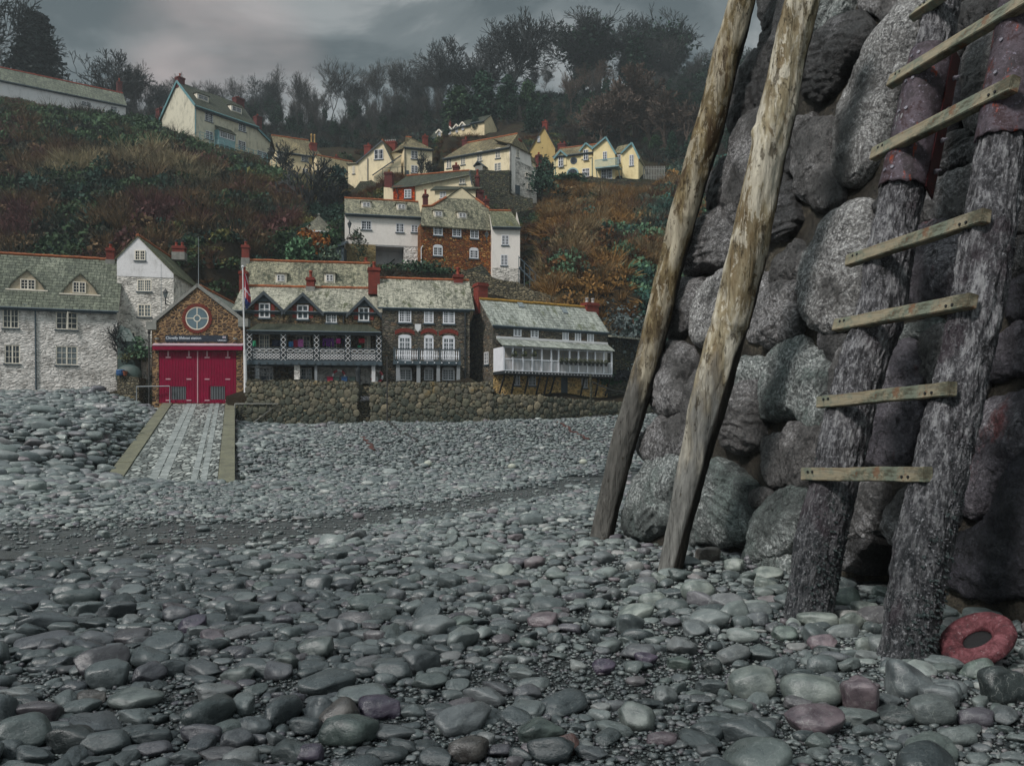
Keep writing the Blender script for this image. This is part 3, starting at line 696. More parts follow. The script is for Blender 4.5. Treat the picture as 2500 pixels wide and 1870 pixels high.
def window(fr, pl, r, cols=4, rows=3, frame='white_paint', pane='pane', rec=0.06, sill=True, fw=0.07, name='window', mid=True, arch=0.0, surround=None, transom=None, parent=None, mats=None):
 a0, a1, z0, z1 = r; mb = MB(); w = a1 - a0; h = z1 - z0
 n0, n1 = -rec, -rec + 0.06
 if surround:
  e = 0.1
  for q in ((a0 - e, a1 + e, z1, z1 + e), (a0 - e, a1 + e, z0 - e, z0), (a0 - e, a0, z0, z1), (a1, a1 + e, z0, z1)): pbox(mb, pl, q[0], q[1], 0.0, 0.035, q[2], q[3])
 zt = z1 - arch
 pbox(mb, pl, a0, a0 + fw, n0, n1, z0, zt); pbox(mb, pl, a1 - fw, a1, n0, n1, z0, zt)
 pbox(mb, pl, a0 + fw, a1 - fw, n0, n1, z0, z0 + fw)
 if arch > 0:
  K = 8; f = pmap(pl)
  for k in range(K):
   t0, t1 = PI * k / K, PI * (k + 1) / K; cx_, rx = (a0 + a1) / 2, w / 2
   o0 = (cx_ - rx * math.cos(t0), zt + arch * math.sin(t0)); o1 = (cx_ - rx * math.cos(t1), zt + arch * math.sin(t1))
   vs = [f(o0[0], n, o0[1]) for n in (n0, n1)] + [f(o1[0], n, o1[1]) for n in (n1, n0)] + [f(o0[0], n, zt - fw) for n in (n0, n1)] + [f(o1[0], n, zt - fw) for n in (n1, n0)]
   mb.add(vs, [(0, 1, 2, 3), (4, 5, 6, 7), (1, 5, 6, 2), (0, 4, 7, 3)])
 else: pbox(mb, pl, a0 + fw, a1 - fw, n0, n1, z1 - fw, z1)
 ia0, ia1, iz0, iz1 = a0 + fw, a1 - fw, z0 + fw, zt - fw
 if transom:
  zt2 = iz0 + (iz1 - iz0) * transom; pbox(mb, pl, ia0, ia1, n0, n1 - 0.004, zt2 - 0.035, zt2 + 0.035)
 if mid: pbox(mb, pl, (a0 + a1) / 2 - 0.045, (a0 + a1) / 2 + 0.045, n0 - 0.002, n1 - 0.006, iz0, iz1)
 bw = 0.016
 for i in range(1, cols):
  if mid and i * 2 == cols: continue
  c = ia0 + (ia1 - ia0) * i / cols; pbox(mb, pl, c - bw, c + bw, n0 + 0.004, n1 - 0.018, iz0, iz1)
 for j in range(1, rows):
  c = iz0 + (iz1 - iz0) * j / rows; pbox(mb, pl, ia0, ia1, n0 + 0.006, n1 - 0.022, c - bw, c + bw)
 o = mb.build(name, M[frame], parent or fr.root)
 p = MB(); pbox(p, pl, ia0 - 0.01, ia1 + 0.01, n0 - 0.03, n0 + 0.012, iz0 - 0.01, iz1 + 0.01)
 p.build('pane', M[pane], o)
 if sill:
  q = MB(); pbox(q, pl, a0 - 0.08, a1 + 0.08, -rec, 0.09, z0 - 0.1, z0 - 0.005); q.build('sill', M[sill if isinstance(sill, str) else 'slateblue'], o)
 return o
def panel_wall(mb, x0, x1, z0, z1, y, holes, rev=0.16, mi=0):
 """front wall in the plane y with real openings and their reveals"""
 hs = [(max(x0 + 0.05, a), min(x1 - 0.05, b), max(z0 + 0.01, c), min(z1 - 0.03, d)) for a, b, c, d in holes]
 hs = [h for h in hs if h[1] - h[0] > 0.1 and h[3] - h[2] > 0.1]
 xs = sorted({x0, x1} | {h[0] for h in hs} | {h[1] for h in hs}); zs = sorted({z0, z1} | {h[2] for h in hs} | {h[3] for h in hs})
 for i in range(len(xs) - 1):
  for j in range(len(zs) - 1):
   cx_, cz = (xs[i] + xs[i + 1]) / 2, (zs[j] + zs[j + 1]) / 2
   if any(h[0] < cx_ < h[1] and h[2] < cz < h[3] for h in hs): continue
   mb.add([(xs[i], y, zs[j]), (xs[i + 1], y, zs[j]), (xs[i + 1], y, zs[j + 1]), (xs[i], y, zs[j + 1])], [(0, 1, 2, 3)], mi)
 for a, b, c, d in hs:
  r = [(a, c), (b, c), (b, d), (a, d)]
  for k in range(4):
   p, q = r[k], r[(k + 1) % 4]; mb.add([(p[0], y, p[1]), (q[0], y, q[1]), (q[0], y + rev, q[1]), (p[0], y + rev, p[1])], [(0, 1, 2, 3)], mi)
  mb.add([(a, y + rev, c), (b, y + rev, c), (b, y + rev, d), (a, y + rev, d)], [(0, 1, 2, 3)], mi)
def walls(fr, mat, holes=(), typ='par', zr=None, rf=0.5, H=None, name='wall', D=None, x0=0.0, x1=None, uc=None, HL=None, HR=None, found=6.0, y0=0.0, z0=None):
 H = fr.H if H is None else H; D = D or fr.D; x1 = fr.W if x1 is None else x1; zr = zr or H; mb = MB(); b = -found if z0 is None else z0
 HL = H if HL is None else HL; HR = H if HR is None else HR; hm = min(HL, HR)
 panel_wall(mb, x0, x1, b, hm, y0, holes)
 y1 = y0 + D
 if typ == 'perp':
  uc = (x0 + x1) / 2 if uc is None else uc
  mb.add([(x0, y0, hm), (x1, y0, hm), (x1, y0, HR), (uc, y0, zr), (x0, y0, HL)], [(0, 1, 2, 3, 4)])
  mb.add([(x0, y1, b), (x1, y1, b), (x1, y1, HR), (uc, y1, zr), (x0, y1, HL)], [(0, 1, 2, 3, 4)])
  mb.add([(x0, y0, b), (x0, y1, b), (x0, y1, HL), (x0, y0, HL)], [(0, 1, 2, 3)]); mb.add([(x1, y0, b), (x1, y1, b), (x1, y1, HR), (x1, y0, HR)], [(0, 1, 2, 3)])
 else:
  for x in (x0, x1):
   if typ == 'par': mb.add([(x, y0, b), (x, y1, b), (x, y1, H), (x, y0 + D * rf, zr), (x, y0, H)], [(0, 1, 2, 3, 4)])
   else: mb.add([(x, y0, b), (x, y1, b), (x, y1, H), (x, y0, H)], [(0, 1, 2, 3)])
  mb.add([(x0, y1, b), (x1, y1, b), (x1, y1, H), (x0, y1, H)], [(0, 1, 2, 3)])
 return mb.build(name, M[mat], fr.root)
def ridge_tiles(fr, pts, mat='ridge', r=0.13, parent=None):
 mb = MB(); P0 = []
 for a, b in zip(pts[:-1], pts[1:]):
  a, b = np.array(a, float), np.array(b, float); n = max(1, int(np.linalg.norm(b - a) / 0.45))
  for k in range(n):
   p, q = a + (b - a) * k / n, a + (b - a) * (k + 0.97) / n; w = random.uniform(-0.015, 0.015)
   mb.tube([p + (0, 0, w), q + (0, 0, w)], [r * 1.04, r * 0.96], 7)
 return mb.build('ridge_tiles', M[mat], parent or fr.root)
def roof_par(fr, mat, zr, rf=0.5, H=None, D=None, oe=0.28, og=0.14, th=0.09, hl=0, hr=0, x0=0.0, x1=None, ridge='ridge', y0=0.0, gutter=True, ridge_zs=None, name='roof'):
 H = fr.H if H is None else H; D = D or fr.D; x1 = fr.W if x1 is None else x1
 yr = y0 + D * rf; sl = (zr - H) / (D * rf); slb = (zr - H) / (D * (1 - rf)); u0, u1 = x0 - og, x1 + og
 ze = H - oe * sl + 0.03; zeb = H - oe * slb + 0.03; zr = zr + 0.03
 mb = MB(); A, B, Cc, Dd = (u0, y0 - oe, ze), (u1, y0 - oe, ze), (u1 - hr, yr, zr), (u0 + hl, yr, zr); E_, F_ = (u1, y0 + D + oe, zeb), (u0, y0 + D + oe, zeb)
 mb.slab([A, B, Cc, Dd], th); mb.slab([E_, F_, Dd, Cc], th)
 if hl: mb.slab([F_, A, Dd], th, up=(-1, 0, 1))
 if hr: mb.slab([B, E_, Cc], th, up=(1, 0, 1))
 o = mb.build(name, M[mat], fr.root)
 if ridge:
  pts = [(u0 + hl, yr, zr + 0.02), (u1 - hr, yr, zr + 0.02)]
  r = ridge_tiles(fr, pts, ridge, parent=o)
 if gutter:
  g = MB(); g.tube([(u0, y0 - oe - 0.05, ze - 0.05), (u1, y0 - oe - 0.05, ze - 0.05)], 0.07, 6); g.box(x0, x1, y0 - oe + 0.02, y0 - 0.03, ze - th - 0.12, ze - th - 0.02)
  g.build('gutter', M['slateblue'], o)
 return o
def roof_perp(fr, mat, zr, D=None, oe=0.28, og=0.12, th=0.09, HL=None, HR=None, uc=None, x0=0.0, x1=None, ridge='ridge', y0=0.0, verge=None, name='roof', vw=0.2):
 x1 = fr.W if x1 is None else x1; D = D or fr.D; HL = fr.H if HL is None else HL; HR = fr.H if HR is None else HR; uc = (x0 + x1) / 2 if uc is None else uc
 sL = (zr - HL) / (uc - x0); sR = (zr - HR) / (x1 - uc); mb = MB(); a, b = y0 - og, y0 + D + og
 l0 = (x0 - oe, HL - oe * sL + 0.03); r0 = (x1 + oe, HR - oe * sR + 0.03); z = zr + 0.03
 mb.slab([(l0[0], a, l0[1]), (uc, a, z), (uc, b, z), (l0[0], b, l0[1])], th); mb.slab([(r0[0], a, r0[1]), (uc, a, z), (uc, b, z), (r0[0], b, r0[1])], th)
 o = mb.build(name, M[mat], fr.root)
 if ridge: ridge_tiles(fr, [(uc, a, z + 0.02), (uc, b, z + 0.02)], ridge, parent=o)
 if verge:
  g = MB()
  g.slab([(l0[0], a - 0.05, l0[1] - 0.02), (uc, a - 0.05, z - 0.02), (uc, a - 0.05, z - 0.02 - vw), (l0[0], a - 0.05, l0[1] - 0.02 - vw)], 0.05, up=(0, 1, 0))
  g.slab([(r0[0], a - 0.05, r0[1] - 0.02), (uc, a - 0.05, z - 0.02), (uc, a - 0.05, z - 0.02 - vw), (r0[0], a - 0.05, r0[1] - 0.02 - vw)], 0.05, up=(0, 1, 0))
  g.build('bargeboard', M[verge], o)
 return o
def chimney(fr, q, y, dep=0.6, pots=1, mat='brick', base=None, potm='pot', cowl=False, v=None, drop=0.6, parent=None, ph=0.35):
 """q = pixel box of the stack (top..bottom of brick); y = distance behind the front"""
 a0, a1, z0, z1 = fr.rect(('f', y), q, v); w = a1 - a0; mb = MB()
 mb.box(a0, a1, y, y + dep, z0 - drop, z1 - 0.24)
 mb.box(a0 - 0.07, a1 + 0.07, y - 0.07, y + dep + 0.07, z1 - 0.24, z1 - 0.12); mb.box(a0 - 0.03, a1 + 0.03, y - 0.03, y + dep + 0.03, z1 - 0.12, z1)
 o = mb.build('chimney', M[mat], parent or fr.root)
 if base:
  zb = fr.on(('f', y), q[0], base, v)[1]
  MB().box(a0 - 0.05, a1 + 0.05, y - 0.05, y + dep + 0.05, zb - 0.5, z0).build('chimney_base', M['cement'], o)
 for k in range(pots):
  c = a0 + w * (k + 0.5) / pots; r = min(0.13, w / pots * 0.36)
  p = MB().lathe([(r * 1.1, 0), (r * 0.9, 0.08), (r * 0.85, ph * 0.8), (r * 1.1, ph * 0.85), (r * 1.05, ph)], (c, y + dep / 2, z1), 10)
  po = p.build('chimney_pot', M[potm], o, smooth=True)
  if cowl: MB().lathe([(r * 1.15, 0), (r * 1.2, 0.16), (r * 0.6, 0.2)], (c, y + dep / 2, z1 + ph + 0.02), 10).build('cowl', M['flue'], o)
 return o
def pipe(fr, pts, r=0.045, mat='slateblue', y=-0.07, name='drainpipe', v=None, parent=None):
 P_ = []
 for x, yy in pts:
  a, z = fr.on(('f', y), x, yy, v); P_.append((a, y, z))
 return MB().tube(P_, r, 6).build(name, M[mat], parent or fr.root)
def flat_dormer(fr, q, ys, zr, rf=0.5, D=None, H=None, cols=4, rows=2, cheek='dorm', roofm=None, frame='white_paint', y0=0.0):
 """small flat-faced dormer whose face stands where the roof slope meets its sill"""
 H = fr.H if H is None else H; D = D or fr.D; sl = (zr - H) / (D * rf)
 y = y0 + 0.2
 for _ in range(12):
  a0, a1, z0, z1 = fr.rect(('f', y), q); y = y0 + max(-0.2, (z0 - H) / sl - 0.05)
 mb = MB(); yb = y + (z1 - z0) / sl + 0.25
 mb.box(a0, a1, y, yb, z0 - 0.12, z1); o = mb.build('dormer', M[cheek], fr.root)
 MB().slab([(a0 - 0.1, y - 0.12, z1 + 0.03), (a1 + 0.1, y - 0.12, z1 + 0.03), (a1 + 0.1, yb + 0.35, z1 + 0.22), (a0 - 0.1, yb + 0.35, z1 + 0.22)], 0.06).build('dormer_roof', M[roofm or cheek], o)
 window(fr, ('f', y), (a0 + 0.16, a1 - 0.16, z0 + 0.12, z1 - 0.14), cols, rows, frame, 'pane_dark', rec=-0.01, sill=False, fw=0.05, parent=o, name='dormer_window')
 return o
def lamp(v, x0, y0, x1, y1, d, label, out=0.35):
 """wall lantern: pixel box of lantern and bracket"""
 a = P(*pix(v, (x0 + x1) / 2, y1), d); b = P(*pix(v, (x0 + x1) / 2, y0), d); h = b[2] - a[2]
 r = thing('wall_lantern', label, 'lantern', a, 0)
 MB().tube([(0, 0, 0), (0, 0, h * 0.42)], 0.05, 6).bar((0, 0.02, 0.05), (0, out, 0.05), 0.06).bar((0, 0, h * 0.3), (0, out, 0.1), 0.03).build('bracket', M['iron'], r)
 q = h * 0.4
 MB().lathe([(0.06, q), (0.19, q + h * 0.32), (0.23, q + h * 0.34), (0.05, q + h * 0.52), (0.02, h)], (0, 0, 0), 6).build('lantern_cap', M['iron'], r)
 MB().lathe([(0.09, q + 0.04), (0.20, q + h * 0.3)], (0, 0, 0), 6).build('lantern_glass', M['pane_pale'], r)
 return r
def railing(v, pts, h, label, name='railing', mat='iron', posts=8, rails=2, r=0.025, cat='railing', posty=None):
 """pts: (px,py,depth) of the foot line"""
 Q = [P(*pix(v, x, y), d) for x, y, d in pts]; o = thing(name, label, cat, Q[0]); O_ = Q[0]
 mb = MB(); L = [np.linalg.norm(b - a) for a, b in zip(Q[:-1], Q[1:])]; T = sum(L)
 for k in range(posts + 1):
  s = T * k / posts; i = 0
  while i < len(L) - 1 and s > L[i]: s -= L[i]; i += 1
  p = Q[i] + (Q[i + 1] - Q[i]) * min(1, s / L[i]) - O_; mb.tube([p - (0, 0, 0.4), p + (0, 0, h)], r * 1.3, 5)
 mb.build('post', M[mat], o) ; mb = MB()
 for j in range(rails): mb.tube([q - O_ + (0, 0, h * (1 - j / max(1, rails) * 0.9)) for q in Q], r, 5)
 mb.build('rail', M[mat], o); return o
# ======================= A: white cottage on the left
A = Fr('cottage', 'long white rubble cottage with two pointed dormers beside the cobble bank', 'house', 'a', (-420, 735), (985, 795), 1500, 62, D=6.5, padz=-0.1)
AW = [(22, 808, 158, 972, 4, 3), (470, 830, 652, 985, 4, 3), (38, 1108, 168, 1270, 4, 3), (470, 1118, 652, 1282, 4, 3)]
zrA = A.on(('f', 3.2), 600, 377)[1]
walls(A, 'white_rubble', [A.rect(('f', 0), w) for w in AW], 'par', zrA)
for i, w in enumerate(AW):
 window(A, ('f', 0), A.rect(('f', 0), w), w[4], w[5], 'cream_paint', 'pane' if i != 3 else 'pane_pale', rec=0.08)
a_ = A.rect(('f', 0), (565, 836, 640, 980))       # the casement standing open
cs = MB(); cs.bar((a_[1], -0.02, a_[2] + .05), (a_[1] - 0.5, -0.35, a_[2] + .05), 0.05); cs.bar((a_[1], -0.02, a_[3] - .05), (a_[1] - 0.5, -0.35, a_[3] - .05), 0.05); cs.bar((a_[1] - 0.5, -0.35, a_[2]), (a_[1] - 0.5, -0.35, a_[3]), 0.06)
for k in (1, 2): cs.bar((a_[1], -0.02, a_[2] + (a_[3] - a_[2]) * k / 3), (a_[1] - 0.5, -0.35, a_[2] + (a_[3] - a_[2]) * k / 3), 0.03)
cs.build('open_casement', M['cream_paint'], A.root)
roof_par(A, 'slate_dark', zrA, ridge='ridge')
slA = (zrA - A.H) / (A.D / 2)
for q, wq in (((68, 475, 385, 652), (172, 556, 300, 650)), ((520, 503, 830, 690), (612, 578, 724, 678))):
 y = 0.2
 for _ in range(10):
  a0, a1, z0, z1 = A.rect(('f', y), q); y = max(0.05, (z0 - A.H) / slA - 0.04)
 K = 14; pts = []; c = (a0 + a1) / 2; hw = (a1 - a0) / 2
 for k in range(K + 1):
  t = -1 + 2 * k / K; pts.append((c + hw * t, z0 + (z1 - z0) * (1 - abs(t)) ** .75 if abs(t) < 1 else z0))
 mb = MB(); fw_ = [(x, y, z) for x, z in pts]; bk_ = [(x, y + (z - z0) / slA + 0.06, z) for x, z in pts]
 mb.add(fw_, [tuple(range(K + 1))]); o = mb.build('dormer', M['dorm'], A.root)
 rf_ = MB()
 for k in range(K):
  a, b = fw_[k], fw_[k + 1]; e, f_ = bk_[k + 1], bk_[k]
  rf_.slab([(a[0], a[1] - 0.12, a[2] + .05), (b[0], b[1] - 0.12, b[2] + .07), (e[0], e[1] + .1, e[2] + .07), (f_[0], f_[1] + .1, f_[2] + .07)], 0.09)
 rf_.build('dormer_roof', M['slate_dark'], o)
 window(A, ('f', y), A.rect(('f', y), wq), 4, 3, 'cream_paint', 'pane_dark', rec=-0.02, sill=False, parent=o, name='dormer_window')
 MB().bar((a0 - .15, y - .06, z0 - .05), (a1 + .15, y - .06, z0 - .05), 0.1).build('dormer_sill', M['cream_paint'], o)
chimney(A, (893, 292, 960, 395), 3.0, 0.7, 1, 'brick', base=440, cowl=True)
pipe(A, [(200, 772), (255, 785), (297, 812), (300, 1160), (303, 1490)], 0.06)
# ======================= B: tall gabled white house behind
B = Fr('gabled_house', 'tall white gable-fronted house with mossy slate roof behind the boathouse', 'house', 'a', (985, 440), (1462, 500), 1395, 67, 67.4, D=8.5, padz=0)
uc = B.on(('f', 0), 1160, 193)[0]; zrB = B.on(('f', 0), 1160, 193)[1]; HLB = B.on(('f', 0), 985, 372)[1]; HRB = B.on(('f', 0), 1460, 500)[1]
BW = [(1155, 560, 1275, 662, 6, 4), (1160, 768, 1272, 875, 4, 3), (1012, 1000, 1140, 1085, 6, 2)]
walls(B, 'white_rubble_worn', [B.rect(('f', 0), w) for w in BW], 'perp', zrB, HL=HLB, HR=HRB, uc=uc)
zp = B.on(('f', 0), 1200, 540)[1]
mb = MB(); mb.add([(0.0, -0.03, zp + .05), (B.W, -0.03, zp - .05), (B.W, -0.03, HRB - .05), (uc, -0.03, zrB - .1), (0, -0.03, HLB - .05)], [(0, 1, 2, 3, 4)]); mb.build('render_coat', M['white_render'], B.root)
for w in BW: window(B, ('f', 0), B.rect(('f', 0), w), w[4], w[5], 'cream_paint', 'pane_pale' if w[5] > 2 else 'pane_dark', rec=0.05)
window(B, ('f', -0.03), B.rect(('f', 0), (1137, 315, 1225, 402)), 4, 3, 'cream_paint', 'pane_dark', rec=-0.01)
roof_perp(B, 'slate_green', zrB, HL=HLB, HR=HRB, uc=uc, oe=0.2, og=0.1)
chimney(B, (1450, 275, 1550, 330), 7.4, 0.7, 2, 'brick', base=345, cowl=True)
mb = MB(); x1_ = B.W + 2.4; mb.box(B.W + 0.02, x1_, 5.0, 9.5, -2, HRB - 2.2); mb.build('rear_wing_wall', M['white_rubble_worn'], B.root)
MB().slab([(B.W - .1, 4.7, HRB - 0.6), (x1_ + .3, 4.7, HRB - 2.3), (x1_ + .3, 9.8, HRB - 2.3), (B.W - .1, 9.8, HRB - 0.6)], 0.1).build('rear_wing_roof', M['slate_green'], B.root)
tb = MB()
for k in range(4): tb.bar((B.W + .4 + k * .6, 4.96, HRB - 4.2), (B.W + .4 + k * .6, 4.96, HRB - 2.3), 0.1)
tb.bar((B.W, 4.96, HRB - 3.2), (x1_, 4.96, HRB - 3.2), 0.1); tb.build('timber_framing', M['slateblue'], B.root)
lamp('a', 1374, 635, 1412, 772, 65.0, 'black wall lantern on the tall white gabled house', out=1.9)
antp = P(*pix('a', 1357, 870), 64)
an = thing('aerial', 'thin pale rod standing beside the wall lantern left of the boathouse roof', 'aerial', antp)
MB().tube([(0, 0, -1.2), (0, 0, 3.9)], [0.03, 0.015], 6).build('rod', M['galv'], an); MB().box(-.12, .12, -.12, .12, -1.2, -0.2).build('socket', M['iron'], an)
# ======================= C: lifeboat station
Cc_ = Fr('boathouse', 'stone lifeboat station with crimson double doors at the head of the slipway', 'boathouse', 'a', (1278, 985), (2050, 985), 1603, 60, 60.2, D=13, padz=0.0)
C_ = Cc_
fpl = ('f', 0.0)
zrC = C_.on(fpl, 1665, 625)[1]; ucC = C_.on(fpl, 1663, 625)[0]; HLC = C_.on(fpl, 1290, 960)[1]; HRC = C_.on(fpl, 2045, 935)[1]
dr = C_.rect(fpl, (1335, 1157, 1990, 1600))
walls(C_, 'brown_stone', [(dr[0], dr[1], 0.0, dr[3])], 'perp', zrC, HL=HLC, HR=HRC, uc=ucC)
roof_perp(C_, 'slate_grey', zrC + .12, HL=HLC + .12, HR=HRC + .12, uc=ucC, oe=0.0, og=-0.45, D=13, ridge='ridge')
cp = MB()
for (xa, za), (xb, zb_) in (((-.15, HLC), (ucC, zrC)), ((C_.W + .15, HRC), (ucC, zrC))):
 cp.slab([(xa, -.12, za + .25), (xb, -.12, zb_ + .25), (xb, .42, zb_ + .25), (xa, .42, za + .25)], 0.2)
cp.box(-.35, .35, -.14, .5, HLC - .2, HLC + .38).box(C_.W - .35, C_.W + .35, -.14, .5, HRC - .2, HRC + .38)
cp.build('gable_coping', M['cement'], C_.root)
# doors
for s_ in (0, 1):
 w2 = (dr[1] - dr[0]) / 2; x0 = dr[0] + s_ * w2 + 0.015; x1 = x0 + w2 - 0.03; mb = MB(); n = 14
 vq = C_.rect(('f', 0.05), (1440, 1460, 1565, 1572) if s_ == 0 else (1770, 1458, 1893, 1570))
 for k in range(n):
  xa = x0 + (x1 - x0) * k / n; xb = x0 + (x1 - x0) * (k + 1) / n - 0.018
  if xb > vq[0] and xa < vq[1]:
   mb.box(xa, xb, 0.04, 0.10, vq[3], dr[3] - .02); mb.box(xa, xb, 0.04, 0.10, 0.03, vq[2])
  else: mb.box(xa, xb, 0.04, 0.10, 0.03, dr[3] - .02)
 mb.box(x0, x1, 0.10, 0.13, 0.03, vq[2]); mb.box(x0, x1, 0.10, 0.13, vq[3], dr[3] - .02); mb.box(x0, vq[0], 0.10, 0.13, vq[2], vq[3]); mb.box(vq[1], x1, 0.10, 0.13, vq[2], vq[3])
 d = mb.build('door', M['door_red'], C_.root)
 g = MB(); g.box(vq[0], vq[1], 0.14, 0.15, vq[2], vq[3]); g.build('vent_shade', M['flue'], d)  # black sheet behind the grille, painted shade of the opening
 g = MB()
 for k in range(9): xx = vq[0] + (vq[1] - vq[0]) * (k + .5) / 9; g.box(xx - .012, xx + .012, 0.05, 0.07, vq[2], vq[3])
 g.build('vent_grille', M['galv'], d)
 g = MB()
 for fx in (0.24, 0.78):
  for fz in (0.06, 0.46, 0.87):
   xc = x0 + (x1 - x0) * (fx if s_ == 0 else fx); zc = dr[3] * fz; g.box(xc - .17, xc + .17, 0.005, 0.035, zc - .045, zc + .045)
  xc = x0 + (x1 - x0) * fx; g.box(xc - .05, xc + .05, 0.0, 0.032, dr[3] * .89, dr[3] - .02)
 g.build('hinge', M['pink_metal'], d)
MB().box((dr[0] + dr[1]) / 2 - .035, (dr[0] + dr[1]) / 2 + .035, 0.0, 0.045, 0.02, dr[3] - .03).build('door_edge', M['pink_metal'], C_.root)
q = C_.rect(('f', -.3), (1284, 1117, 2042, 1155)); MB().box(q[0], q[1], -.32, .0, q[2], q[3]).build('lintel_beam', M['door_red'], C_.root)
q = C_.rect(('f', -.3), (1282, 1098, 2044, 1117)); MB().slab([(q[0], -.36, q[2] + .02), (q[1], -.36, q[2] + .02), (q[1], -.0, q[3] + .05), (q[0], -.0, q[3] + .05)], .06).build('beam_flashing', M['beam_pink'], C_.root)
# oculus
oc = C_.on(fpl, 1660, 888); ro = abs(C_.on(fpl, 1660 + 124, 888)[0] - oc[0]); ri = ro * 0.79
mb = MB(); K = 44
for k in range(K):
 t0, t1 = 2 * PI * k / K, 2 * PI * (k + .86) / K; r0_ = ro * (1 + .03 * (k % 2))
 c = [(oc[0] + r * math.cos(t), -.05, oc[1] + r * math.sin(t)) for t, r in ((t0, ri), (t1, ri), (t1, r0_), (t0, r0_))]
 mb.add(c + [(x, .02, z) for x, y, z in c], [(0, 1, 2, 3), (0, 1, 5, 4), (2, 3, 7, 6), (1, 2, 6, 5), (3, 0, 4, 7)])
mb.build('brick_surround', M['brick'], C_.root)
def ring(mb, c, r0, r1, y0, y1, K=40):
 for k in range(K):
  t0, t1 = 2 * PI * k / K, 2 * PI * (k + 1) / K; f = lambda r, t, y: (c[0] + r * math.cos(t), y, c[1] + r * math.sin(t))
  mb.add([f(r0, t0, y0), f(r0, t1, y0), f(r1, t1, y0), f(r1, t0, y0), f(r0, t0, y1), f(r0, t1, y1), f(r1, t1, y1), f(r1, t0, y1)], [(0, 1, 2, 3), (0, 4, 5, 1), (3, 2, 6, 7)])
mb = MB(); ring(mb, oc, ri - .07, ri, -.03, .02); ring(mb, oc, .19, .25, -.032, .02)
for k in range(4):
 t = PI / 2 * k; mb.bar((oc[0] + .24 * math.cos(t), -.015, oc[1] + .24 * math.sin(t)), (oc[0] + (ri - .05) * math.cos(t), -.015, oc[1] + (ri - .05) * math.sin(t)), .05, .045, upv=(0, 1, 0))
w_ = mb.build('round_window', M['cream_paint'], C_.root)
mb = MB(); mb.add([(oc[0] + (ri - .03) * math.cos(2 * PI * k / 40), -.008, oc[1] + (ri - .03) * math.sin(2 * PI * k / 40)) for k in range(40)], [tuple(range(40))]); mb.build('pane', M['oculus'], w_)
# sign
q = C_.rect(fpl, (1393, 1030, 1917, 1086)); sg = MB().box(q[0], q[1], -.07, -.01, q[2], q[3]).build('name_board', M['navy'], C_.root)
def text(fr, s, x, z, size, y, mat, parent, ext=0.008, al='LEFT', sx=1.0, rot=(PI / 2, 0, 0)):
 c = bpy.data.curves.new('lettering', 'FONT'); c.body = s; c.size = size; c.extrude = ext; c.align_x = al; c.offset = size * 0.012
 o = bpy.data.objects.new('lettering', c); o.location = (x, y, z); o.rotation_euler = rot; o.scale = (sx, 1, 1); c.materials.append(M[mat]); lk(o); bpy.context.view_layer.update(); me = bpy.data.meshes.new_from_object(o.evaluated_get(bpy.context.evaluated_depsgraph_get())); q = bpy.data.objects.new('lettering', me); q.location = o.location; q.rotation_euler = o.rotation_euler; q.scale = o.scale; bpy.data.objects.remove(o); return lk(q, parent)
hq = q[3] - q[2]
text(C_, 'Clovelly lifeboat station', q[0] + .05, q[2] + hq * .38, hq * .60, -.08, 'letters', sg, sx=.95)
text(C_, 'Lifeboats', q[1] - .08, q[2] + hq * .12, hq * .36, -.08, 'letters', sg, al='RIGHT')
fl = MB(); fx = q[1] - .34; fz = q[2] + hq * .55
fl.box(fx, fx + .22, -.085, -.072, fz, fz + .14); sgf = fl.build('flag_emblem', M['letters'], sg)
MB().box(fx, fx + .22, -.09, -.086, fz + .055, fz + .085).box(fx + .095, fx + .125, -.092, -.086, fz, fz + .14).build('emblem_cross', M['door_red'], sg)
for qx in (1330, 1985):
 a, z = C_.on(fpl, qx, 1062); MB().lathe([(.14, 0), (.15, .05), (.11, .1), (.13, .15)], (a, -.16, z - .05), 10).build('floodlight', M['cement'], C_.root)
MB().tube([(ucC, .2, zrC), (ucC, .2, zrC + 3.6)], [.025, .012], 6).build('mast', M['galv'], C_.root)
mb = MB(); a, z = C_.on(('f', -.1), 1255, 1015); mb.tube([(a, -.1, z - 5.5), (a, -.1, z)], .06, 6); mb.ball((a, -.1, z + .1), (.12, .12, .16), 8); mb.build('downpipe', M['wood_dark'], C_.root)
# flagpole and flag
fp = P(*pix('a', 2068, 1450), 59.0); hfp = P(*pix('a', 2047, 462), 59.0)
o = thing('flagpole', 'white flagpole between the boathouse and the balcony inn', 'flagpole', fp)
tx = hfp[0] - fp[0]; tz = hfp[2] - fp[2]
MB().tube([(0, 0, -.6), (tx * .3, 0, tz * .3)], [.13, .11], 8).build('lower_mast', M['white_paint'], o)
MB().tube([(tx * .25, -.1, tz * .27), (tx, -.1, tz)], [.07, .04], 8).build('topmast', M['white_paint'], o)
MB().ball((tx, -.1, tz + .06), .1).build('truck', M['white_paint'], o)
K = 14; V_ = []; Fc = []; ft = P(*pix('a', 2052, 500), 58.8); fb = P(*pix('a', 2062, 790), 58.8)
for i in range(K + 1):
 for j in range(7):
  t = i / K; w = (.14 + .42 * math.sin(PI * min(1, t * 1.1)) ** .7) * j / 6
  V_.append((ft[0] + (fb[0] - ft[0]) * t + w * .75, ft[1] + .22 * math.sin(j * 1.9 + t * 3) * j / 4, ft[2] + (fb[2] - ft[2]) * t - w * .9))
for i in range(K):
 for j in range(6): a = i * 7 + j; Fc.append((a, a + 1, a + 8, a + 7))
mb = MB(); mb.v = V_; mb.f = Fc; mb.m = [2 if (k // 6) > 9 else (1 if (k % 6) in (1, 4) or 5 < (k // 6) < 7 else 0) for k in range(len(Fc))]
